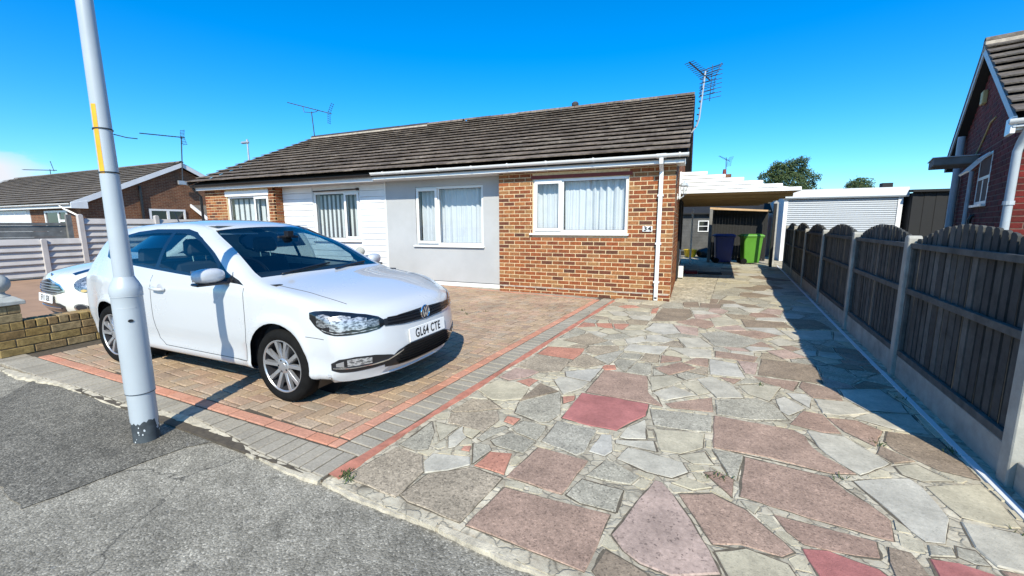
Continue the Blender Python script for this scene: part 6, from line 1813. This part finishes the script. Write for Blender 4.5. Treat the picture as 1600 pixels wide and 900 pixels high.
# bonnet stripes
for s_ in (-1,1):
    g = [[(x,s_*(0.36+0.10*(0.56-x)+0.025*i),2.5) for i in range(5)] for x in [0.50-0.06*j for j in range(13)]]
    patch(b2,g,lambda p: Vector((p.x,p.y,0)),'bonnet_stripe','stripe_navy',mini,0.002)
    surf_line(b2,[(0.45,s_*0.60,0),(0.1,s_*0.68,0),(-0.3,s_*0.69,0)],(0,0,-1),0.0028,'bonnet_gap','gap_dark',mini)
h = b2.ray_cast(Vector((2.5,0,0.745)),Vector((-1,0,0)))
MB().lathe([(0,0),(0.03,0.0),(0.028,0.008),(0,0.01)],18,'x',(h[0].x,0,0.745)).build('badge','chrome',mini,smooth=30)
h = b2.ray_cast(Vector((2.5,0,0.44)),Vector((-1,0,0)))
plate(mini,'EF11 KEK',(h[0].x+0.02,0,0.448),0.52,0.111,(R(-6),0,R(90)))
# wall gnome sized ornament between the houses

# ------------------------------------------------------------------ right-hand neighbour
RA = R(17)
RP = Vector((3.45,7.13,0))
rh = thing('red_brick_house','dark red brick house with shaded gable and tiled roof behind the fence','house',tuple(RP),-RA)
# local frame: x along the ridge to the right, y along the gable away from the street
HS = 6.0; EZ2 = 2.66; RZ2 = 4.33; RY2 = HS/2
rxf = Matrix.Translation(RP) @ Matrix.Rotation(-RA,4,'Z')
gx = 0.16       # gable wall plane
wy0, wy1 = 0.28, HS-0.28
gb_ = MB().prism([(wy0+0.008,0),(wy1,0),(wy1,EZ2-0.05),(RY2,RZ2-0.22),(wy0+0.008,EZ2-0.05)],0,gx+0.006,gx+0.26).build('gable_wall','mortar_red_house',rh)
wop = (2.0,2.95,1.70,2.50)
L = brick_items(wy0+0.058,wy1,0.0,2.60,[wop],gx+0.03,dep=0.056,seed=61,axis='y')
for r in range(22):
    z = 2.60+r*0.0785; half = (RZ2-0.2-z)/(RZ2-0.2-2.6)*(RY2-wy0)
    if half > 0.15: L += brick_items(RY2-half+0.02,RY2+half-0.02,z,z+0.07,[],gx+0.03,dep=0.056,seed=70+r,axis='y')
lay_boxes('brick',L,'brick_red',gb_,190,rxf,0,'bricks_beyond')
fwl = MB().box(gx+0.262,9.0,wy0+0.008,wy0+0.26,0,2.6).build('front_wall','mortar_red_house',rh)
lay_boxes('brick',brick_items(gx+0.002,3.2,0.0,2.55,[],wy0+0.03,dep=0.056,seed=91),'brick_red',fwl,110,rxf,0,'bricks_beyond')
MB().box(gx+0.26,9.0,wy1-0.25,wy1,0,2.6).build('back_wall','mortar_red_house',rh)
# roof
MB().prism([(0.05,EZ2-0.06),(RY2,RZ2-0.06),(HS-0.05,EZ2-0.06),(HS-0.05,EZ2-0.12),(RY2,RZ2-0.16),(0.05,EZ2-0.12)],0,0.03,9.2).build('roof_deck','underlay',rh)
tiles(rh,0.0,4.2,0.0,EZ2,RY2,RZ2,'roof_tile_grey',170,xf=rxf,seed=51)
MB().prism([(0.0,EZ2-0.02),(0.0,EZ2+0.03),(RY2,RZ2+0.03),(RY2,RZ2-0.02)],0,4.2,9.2).build('front_roof_slope','roof_tile_grey',rh)
MB().prism([(RY2,RZ2+0.05),(HS+0.03,EZ2+0.05),(HS+0.03,EZ2-0.02),(RY2,RZ2-0.03)],0,0.0,9.2).build('rear_roof_slope','roof_tile_grey',rh)
ridge(rh,0.0,9.0,RY2,RZ2+0.03,'roof_tile_grey','ridge_mortar',6)
# barge boards follow the verge on both sides of the apex
for (ya,yb) in ((0.02,RY2),(HS-0.02,RY2)):
    za,zb2 = EZ2-0.02,RZ2-0.02
    MB().prism([(ya,za),(yb,zb2),(yb,zb2-0.13),(ya,za-0.11)],0,0.008,0.034).build('barge_board','fascia_grey',rh,fix=True)
    MB().prism([(ya,za-0.09),(yb,zb2-0.11),(yb,zb2-0.13),(ya,za-0.11)],0,0.035,gx+0.013).build('verge_soffit','fascia_grey',rh,fix=True)
box('fascia','upvc',rh,0.034,9.2,0.085,0.11,2.50,2.64); box('soffit','upvc',rh,0.034,9.2,0.11,0.30,2.50,2.512)
box('eaves_box','upvc',rh,-0.012,0.033,0.03,0.30,2.46,2.66,bevel=0.004)
gutter(rh,-0.03,9.2,0.03,2.62,'upvc')
dpp = MB().tube([(0.14,0.03,2.58),(0.14,0.05,2.50),(0.12,0.16,2.38),(0.105,0.205,2.26),(0.105,0.205,0.05)],0.042,12); dpr = dpp.build('downpipe','soil_pipe',rh,smooth=50)
MB().lathe([(0.054,1.62),(0.054,1.67)],12,'z',(0.105,0.205,0)).build('pipe_clip','soil_pipe',dpr)
# soil stack, canopy, window, alarm box, light, cable
MB().tube([(gx-0.075,4.75,0.0),(gx-0.075,4.75,3.12)],0.06,14).build('soil_stack','soil_pipe',rh,smooth=50)
MB().tube([(gx-0.05,2.75,0.0),(gx-0.05,2.75,1.45),(gx-0.03,2.75,1.52),(gx+0.02,2.75,1.53)],0.028,10).build('waste_pipe','black_plastic',rh,smooth=True)
MB().tube([(gx-0.05,3.2,0.0),(gx-0.05,3.2,2.3)],0.03,10).build('waste_pipe','soil_pipe',rh,smooth=True)
cn = MB().prism([(3.1,2.43),(3.1,2.56),(3.95,2.56),(3.95,2.43)],0,-0.40,gx+0.004).build('canopy','timber_grey',rh,bevel=0.01)
box('canopy_flashing','fascia_grey',rh,-0.42,gx+0.004,3.08,3.97,2.561,2.575)
b = MB()
w = 0.05; y0,y1,z0,z1 = wop
for bx in ((y0,y1,z0,z0+w),(y0,y1,z1-w,z1),(y0,y0+w,z0+w,z1-w),(y1-w,y1,z0+w,z1-w),((y0+y1)/2-0.025,(y0+y1)/2+0.025,z0+w,z1-0.36),(y0+w,y1-w,z1-0.40,z1-0.35)): b.box(gx+0.0,gx+0.06,bx[0],bx[1],bx[2],bx[3])
wn = b.build('window','upvc',rh,bevel=0.003)
MB().add([(gx+0.03,y0+w,z0+w),(gx+0.03,y1-w,z0+w),(gx+0.03,y1-w,z1-0.4),(gx+0.03,y0+w,z1-0.4)],[(0,1,2,3)]).build('pane','window_glass',wn)
box('sill','upvc',wn,gx-0.05,gx+0.05,y0-0.04,y1+0.04,z0-0.04,z0-0.002)
# top-hung vent pushed open
hz,oz = z1-0.03,0.34; an = R(38)
vs = []
for (yy,q) in ((y0+0.03,0),(y1-0.03,0),(y1-0.03,oz),(y0+0.03,oz)): vs.append((gx-0.01-q*math.sin(an),yy,hz-q*math.cos(an)))
def slab_frame(vs, w, t):
    b = MB(); V4 = [Vector(v) for v in vs]; ux = (V4[1]-V4[0]).normalized(); uy = (V4[3]-V4[0]).normalized(); nn = ux.cross(uy)
    A = (V4[1]-V4[0]).length; B = (V4[3]-V4[0]).length
    for (a0,a1,c0,c1) in ((0,A,0,w),(0,A,B-w,B),(0,w,w,B-w),(A-w,A,w,B-w)):
        q = [V4[0]+ux*x+uy*y+nn*s for s in (0,t) for x,y in ((a0,c0),(a1,c0),(a1,c1),(a0,c1))]
        b.add(q,[(0,3,2,1),(4,5,6,7),(0,1,5,4),(1,2,6,5),(2,3,7,6),(3,0,4,7)])
    return b
slab_frame(vs,0.04,0.03).build('vent_sash','upvc',wn,fix=True)
q4 = [Vector(v) for v in vs]; MB().add([q4[0]*1,q4[1]*1,q4[2]*1,q4[3]*1],[(0,1,2,3)]).build('vent_pane','window_glass',wn)
box('room','room_dark',wn,gx+0.27,gx+0.9,y0-0.2,y1+0.2,1.0,2.4)
box('alarm_box','alarm_cream',rh,gx-0.06,gx+0.004,3.22,3.44,3.44,3.66,bevel=0.01)
MB().lathe([(0,0),(0.05,0.0),(0.06,-0.05),(0.0,-0.08)],12,'z',(0.10,2.7,4.02)).build('soffit_light','fascia_grey',rh)
MB().tube([(gx-0.006,2.2,3.02),(gx-0.01,2.5,3.0),(gx-0.01,2.8,2.85),(gx-0.01,3.2,2.66),(gx-0.01,3.5,2.58)],0.012,6).build('cable','alarm_cream',rh)

# ------------------------------------------------------------------ left-hand bungalow beyond the louvred fence
def brickwork_far(name, a, c, mortar, L=0.23, C=0.078):
    mt, nt, bs = nmat(name)
    g = nt.nodes.new('ShaderNodeNewGeometry'); sp = nt.nodes.new('ShaderNodeSeparateXYZ'); nt.links.new(g.outputs['Position'],sp.inputs[0])
    ad = nt.nodes.new('ShaderNodeMath'); ad.operation = 'ADD'; nt.links.new(sp.outputs[0],ad.inputs[0]); nt.links.new(sp.outputs[1],ad.inputs[1])
    cb = nt.nodes.new('ShaderNodeCombineXYZ'); nt.links.new(ad.outputs[0],cb.inputs[0]); nt.links.new(sp.outputs[2],cb.inputs[1])
    br = nt.nodes.new('ShaderNodeTexBrick'); br.inputs['Scale'].default_value = 1.0
    br.inputs['Brick Width'].default_value = L; br.inputs['Row Height'].default_value = C; br.inputs['Mortar Size'].default_value = 0.008
    br.inputs['Color1'].default_value = c4(a); br.inputs['Color2'].default_value = c4(c); br.inputs['Mortar'].default_value = c4(mortar)
    nt.links.new(cb.outputs[0],br.inputs['Vector'])
    n = noise(nt,3,6,0.6,'World'); r = ramp(nt,[(0.3,0.7),(0.7,1.15)]); nt.links.new(n.outputs[0],r.inputs[0])
    nt.links.new(mulc(nt,br.outputs['Color'],r.outputs[0]),bs.inputs['Base Color']); bs.inputs['Roughness'].default_value = 0.9
    bump(nt,bs,br.outputs['Fac'],-0.6,0.01)
brickwork_far('brick_far',(0.125,0.045,0.022),(0.18,0.068,0.03),(0.24,0.17,0.105))
LX = -25.0
lh = thing('far_bungalow','brown brick bungalow with white bargeboards behind the louvred concrete fence','bungalow',(0,0,0))
ey,ry,by,ez,rz = 9.55,14.15,18.75,2.42,4.68
MB().prism([(ey+0.35,0),(by-0.35,0),(by-0.35,ez),(ry,rz-0.25),(ey+0.35,ez)],0,LX-0.45,LX-0.2).build('gable_wall','brick_far',lh)
MB().box(-45,LX-0.451,ey+0.35,ey+0.6,0,ez).build('front_wall','brick_far',lh)
MB().prism([(ey,ez-0.02),(ry,rz-0.02),(by,ez-0.02),(by,ez-0.1),(ry,rz-0.12),(ey,ez-0.1)],0,-45,LX-0.02).build('roof_deck','underlay',lh)
tiles(lh,-45,LX,ey,ez,ry,rz,'roof_tile_grey',0,xf=None,seed=77)
MB().prism([(ry,rz+0.03),(by,ez+0.03),(by,ez-0.02),(ry,rz-0.02)],0,-45,LX).build('rear_roof_slope','roof_tile_grey',lh)
ridge(lh,-44,LX,ry,rz+0.02,'roof_tile_grey',None,4,step=0.9)
for (ya,yb) in ((ey-0.02,ry),(by+0.02,ry)):
    MB().prism([(ya,ez+0.02),(yb,rz+0.0),(yb,rz-0.22),(ya,ez-0.24)],0,LX+0.0,LX+0.03).build('barge_board','white_painted',lh,fix=True)
MB().prism([(ey-0.02,ez-0.02),(ey+0.55,ez+0.1),(ey+0.55,ez-0.24),(ey-0.02,ez-0.24)],0,LX+0.031,LX+0.05).build('eaves_box','white_painted',lh,fix=True)
box('fascia','white_painted',lh,-45,LX-0.01,ey+0.06,ey+0.1,ez-0.22,ez-0.03); gutter(lh,-45,LX,ey-0.0,ez-0.02,'upvc',0.07)
MB().tube([(LX-1.0,ey+0.0,ez-0.1),(LX-0.9,ey+0.1,ez-0.25),(LX-0.25,ey+0.28,ez-0.55),(LX-0.25,ey+0.28,0)],0.05,10).build('downpipe','upvc',lh,smooth=True)
def far_win(parent, x0, x1, z0, z1, y, mull):
    b = MB(); frame_bars(b,x0,x1,z0,z1,y-0.05,y+0.02,0.09)
    for mx in mull: b.box(mx-0.05,mx+0.05,y-0.045,y+0.02,z0+0.09,z1-0.09)
    w = b.build('window','upvc',parent); box('pane','gloss_black',w,x0+0.09,x1-0.09,y-0.01,y-0.004,z0+0.09,z1-0.09); return w
fy = ey+0.35
w1 = far_win(lh,-28.4,-26.3,0.95,2.12,fy,(-27.1,))
box('transom','upvc',w1,-27.05,-26.4,fy-0.045,fy+0.02,1.6,1.7)
w2 = far_win(lh,-34.0,-30.2,0.9,2.15,fy,(-32.8,-31.5))
box('clad_panel','white_painted',lh,-36.0,-29.9,fy-0.03,fy-0.001,0,2.2)
b = MB()
def gy_win(y0,y1,z0,z1):
    b = MB(); X = LX-0.2
    for q in ((y0,y1,z0,z0+0.1),(y0,y1,z1-0.09,z1),(y0,y0+0.09,z0+0.1,z1-0.09),(y1-0.09,y1,z0+0.1,z1-0.09),((y0+y1)/2-0.06,(y0+y1)/2+0.06,z0+0.1,z1-0.09)): b.box(X-0.01,X+0.06,q[0],q[1],q[2],q[3])
    w = b.build('window','upvc',lh); box('pane','gloss_black',w,X+0.001,X+0.02,y0+0.09,y1-0.09,z0+0.09,z1-0.09)
gy_win(12.5,14.15,1.50,2.25)
MB().tube([(LX-0.1,12.2,1.0),(LX-0.1,12.2,3.35)],0.06,8).build('soil_stack','black_plastic',lh,smooth=True)
MB().prism([(LX-0.19,2.52),(LX+1.1,1.80),(LX+1.1,1.74),(LX-0.19,2.44)],1,14.52,16.9).build('porch_roof','roof_tile_grey',lh,fix=True)
MB().prism([(LX-0.19,2.56),(LX+1.14,1.82),(LX+1.14,1.66),(LX-0.19,2.40)],1,14.44,14.515).build('porch_barge','white_painted',lh,fix=True)
box('porch_fascia','white_painted',lh,LX+1.105,LX+1.14,14.516,16.9,1.66,1.78)
for y in (14.55,16.7): box('porch_post','white_painted',lh,LX+0.98,LX+1.08,y,y+0.1,0,1.75)
# ------------------------------------------------------------------ louvred concrete fence
lf = thing('louvred_fence','pale concrete louvre panel fence along the neighbouring drive','fence',(0,0,0))
FX = -16.32
def louvre(y0, y1, z0, z1, nb):
    pn = MB().box(FX-0.05,FX-0.035,y0,y1,z0,z1).build('fence_panel','concrete_panel',lf)
    h = (z1-z0)/nb
    for i in range(nb):
        z = z0+i*h; MB().prism([(FX-0.034,z+0.002),(FX+0.03,z+0.012),(FX+0.034,z+0.03),(FX-0.02,z+h-0.004),(FX-0.034,z+h-0.002)],1,y0,y1).v
        b = MB(); poly = [(FX-0.034,z+0.002),(FX+0.03,z+0.012),(FX+0.034,z+0.03),(FX-0.02,z+h-0.004),(FX-0.034,z+h-0.002)]
        n = 5; b.add([(p[0],y0,p[1]) for p in poly]+[(p[0],y1,p[1]) for p in poly],[tuple(range(n)),tuple(range(n,2*n))[::-1]]+[(j,n+j,n+(j+1)%n,(j+1)%n) for j in range(n)])
        b.build('louvre_board','concrete_panel',pn,fix=True)
ys = [2.0,3.85,5.55,6.38,8.28,10.2,12.1]
for i,(a,c) in enumerate(zip(ys,ys[1:])):
    low = i < 3
    louvre(a+0.06,c-0.06,0.02,1.06 if low else 1.62,6 if low else 9)
for i,y in enumerate(ys):
    h = 1.06 if i < 3 else 1.74
    MB().prism([(y-0.06,-0.05),(y+0.06,-0.05),(y+0.06,h-0.03),(y+0.03,h),(y-0.03,h),(y-0.06,h-0.03)],0,FX-0.06,FX+0.06).build('fence_post','concrete_panel',lf,bevel=0.008)
# timber boarded fence behind it
bf = thing('board_fence','weathered grey board fence showing over the low louvre panels','fence',(0,0,0))
for i in range(8):
    box('fence_board','timber_grey',bf,-17.55,-17.52,0.5,6.6,0.1+i*0.165,0.1+i*0.165+0.16)
box('top_board','timber_grey',bf,-17.58,-17.50,0.5,6.6,1.42,1.50)
for y in (1.0,2.8,4.6,6.5): box('fence_post','timber_grey',bf,-17.52,-17.42,y,y+0.12,0,1.75)
# potted ornament on the far side of the parked car
# ------------------------------------------------------------------ aerials, street lamp, chimney
def yagi(root, p0, p1, n, el, mat='dark_steel', vertical=False, refl=True, thick=1.3):
    p0,p1 = Vector(p0),Vector(p1); d = (p1-p0).normalized(); sd = d.cross(Vector((0,0,1))).normalized(); upv = sd.cross(d)
    MB().tube([p0,p1],0.012*thick,6).build('boom',mat,root)
    b = MB()
    for i in range(n):
        q = p0+(p1-p0)*(i+0.3)/n*0.86; l = el*(0.75+0.25*i/n); b.tube([q-sd*l/2,q+sd*l/2],0.006*thick,5)
    b.build('directors',mat,root)
    if refl:
        b = MB(); e_ = p0+(p1-p0)*0.94
        for s_ in (-1,1):
            for k in range(5):
                q = e_+upv*s_*(0.05+k*0.075)-d*0.0+d*k*0.018; b.tube([q-sd*el*0.62,q+sd*el*0.62],0.006*thick,5)
            for w_ in (-0.5,0.5): b.tube([e_+sd*el*w_,e_+upv*s_*0.38+d*0.07+sd*el*w_],0.006,5)
        b.build('reflector',mat,root)
ar = thing('tv_aerial','television aerial on a bent mast at the right end of the roof','aerial',(0,0,0))
MB().tube([(-0.13,11.0,3.5),(-0.02,11.0,3.66),(0.02,11.0,3.8),(0.09,11.0,4.82)],0.019,8).build('mast','galvanised',ar,smooth=True)
b = MB()
for i in range(9):
    t = i/8; p = Vector((-0.05,11.0,3.62)).lerp(Vector((0.085,11.0,4.72)),t); b.lathe([(0.022,-0.012),(0.022,0.012)],8,'z',tuple(p))
b.build('cable_clips','black_plastic',ar)
yagi(ar,(-0.26,10.75,4.98),(0.20,11.35,4.72),10,0.34)
b = MB()
for k in range(8): b.tube([(-0.02+0.03*0,11.35,4.28+k*0.095),(0.46-0.02*k*0,11.42,4.36+k*0.098)],0.007,5)
b.tube([(0.22,11.38,4.26),(0.24,11.38,5.06)],0.008,5); b.build('reflector','dark_steel',ar)
am = thing('tv_aerial','television aerial pointing left from the ridge of the white clad bungalow','aerial',(0,0,0))
MB().tube([(-13.42,12.35,4.6),(-13.5,12.35,5.62),(-13.5,12.35,5.66)],0.017,8).build('mast','dark_steel',am)
yagi(am,(-14.43,12.1,6.03),(-12.75,12.6,5.56),11,0.16)
b = MB().tube([(-13.85,12.28,5.85),(-13.8,12.28,5.66),(-13.5,12.35,5.62),(-13.3,12.42,5.66),(-13.25,12.42,5.72)],0.012,6); b.build('boom_brace','dark_steel',am)
al = thing('tv_aerial','television aerial on a tall mast on the far bungalow gable','aerial',(0,0,0))
MB().tube([(LX+0.08,14.05,3.6),(LX+0.08,14.25,6.05)],0.028,8).build('mast','dark_steel',al); box('mast_bracket','galvanised',al,LX+0.02,LX+0.12,13.85,14.25,3.55,3.75)
yagi(al,(LX+0.1,12.4,5.85),(LX+0.1,14.4,6.0),12,0.3,thick=2.2)
ac = thing('tv_aerial','small aerial on the ridge at the left of the far bungalow','aerial',(0,0,0))
MB().tube([(-39,14.15,4.6),(-39,14.15,5.1)],0.02,6).build('mast','dark_steel',ac); yagi(ac,(-42.5,14.1,5.25),(-38.3,14.2,5.0),12,0.3,refl=False,thick=2.2)
MB().tube([(-38.5,14.15,4.95),(-38.8,14.15,5.6)],0.02,6).build('reflector_bar','dark_steel',ac)
sl = thing('street_light','distant galvanised street light showing above the tiled roof','street light',(-27.9,20.0,0))
MB().tube([(0,0,0),(0,0,6.9)],[0.09,0.05],10).build('column','galvanised',sl,smooth=True)
MB().box(-0.55,0.12,-0.1,0.1,6.88,7.02).build('lantern_head','galvanised',sl,bevel=0.04); MB().lathe([(0,0),(0.07,0.02),(0.07,0.12),(0,0.16)],10,'z',(0,0,7.0)).build('photocell','galvanised',sl)
fc = thing('chimney_house','distant house with a brick chimney behind the carport','house',(2.04,36,0))
MB().box(-0.45,0.45,-0.4,0.4,3.6,5.05).build('chimney','brick_far',fc); MB().lathe([(0.14,5.05),(0.11,5.45),(0,5.45)],10,'z').build('chimney_pot','lintel_red',fc)
MB().prism([(-4,2.6),(0,4.3),(4,2.6)],0,-3.5,1.4).build('roof','roof_tile_grey',fc); MB().box(-3.4,1.3,-3.8,3.8,0,2.6).build('wall','brick_far',fc)
MB().tube([(0.1,0,5.0),(0.05,0,6.3)],0.03,6).build('aerial_mast','dark_steel',fc); yagi(fc,(-0.45,-0.3,6.4),(0.35,0.4,6.05),7,0.35)
# ------------------------------------------------------------------ trees
def leaf_mat(name, stops):
    mt, nt, bs = nmat(name); rp = ramp(nt,stops); nt.links.new(rnd(nt),rp.inputs[0]); nt.links.new(rp.outputs[0],bs.inputs['Base Color'])
    bs.inputs['Roughness'].default_value = 0.65; bs.inputs['Specular IOR Level'].default_value = 0.25
    return mt
leaf_mat('leaf',[(0,(0.022,0.042,0.016)),(0.5,(0.042,0.072,0.024)),(0.85,(0.075,0.10,0.035)),(1,(0.10,0.12,0.05))])
def tree(name, label, loc, lobes, n, ls, trunk_h, seed):
    t = thing(name,label,'tree',loc); rs = random.Random(seed); b = MB()
    tk = MB(); tk.tube([(0,0,0),(0.05,0,trunk_h*0.5),(0.0,0.05,trunk_h)],[0.22,0.17,0.13],9)
    for (cx,cy,cz_,r) in lobes:
        tk.tube([(0,0.03,trunk_h*0.85),(cx*0.5,cy*0.5,(trunk_h+cz_)/2),(cx,cy,cz_)],[0.11,0.06,0.015],6)
    tk.build('trunk','bark',t,smooth=True)
    tot = sum(r**2 for *_,r in lobes)
    for (cx,cy,cz_,r) in lobes:
        for _ in range(int(n*r*r/tot)):
            # clumps on the lobe surface, fewer inside
            u = rs.uniform(-1,1); a = rs.uniform(0,6.283); k = math.sqrt(1-u*u); rr = r*(0.55+0.45*rs.random()**0.5)*(1+0.16*math.sin(a*5+cx*9)*math.cos(u*7))
            c = Vector((cx+rr*k*math.cos(a),cy+rr*k*math.sin(a),cz_+rr*u*0.8))
            for _k in range(3):
                d1 = Vector((rs.gauss(0,1),rs.gauss(0,1),rs.gauss(0,1))).normalized(); d2 = d1.orthogonal().normalized(); s_ = ls*rs.uniform(0.5,1.3)
                q = c+Vector((rs.gauss(0,1),rs.gauss(0,1),rs.gauss(0,1)))*ls*0.9
                b.add([q-d1*s_,q+d2*s_*0.45,q+d1*s_,q-d2*s_*0.45],[(0,1,2,3)])
    b.build('crown','leaf',t)
    return t
rs = random.Random(21); lob = []
for (x,z,r) in ((-1.5,3.9,0.75),(-0.9,4.6,0.8),(-0.2,5.1,0.85),(0.5,5.3,0.85),(0.2,4.2,1.1),(-0.9,3.4,1.0),(1.2,4.9,0.55),(1.45,4.15,0.5),(0.9,3.6,0.8),(1.75,4.65,0.28),(1.9,3.6,0.3),(-1.9,3.3,0.5),(-0.5,5.55,0.35),(0.9,5.75,0.3)):
    lob.append((x,rs.uniform(-0.8,0.8),z-0.15,r*0.92))
tree('broadleaf_tree','bushy dark green tree rising behind the carport and white garage',(5.75,35.0,0),lob,5200,0.085,3.0,2)
tree('broadleaf_tree','small treetop just showing above the white garage roof',(10.3,36.0,0),[(0,0,3.6,0.8),(0.4,0.2,4.05,0.4),(-0.35,0,4.0,0.35),(0.05,0,4.3,0.22)],700,0.09,2.8,5)
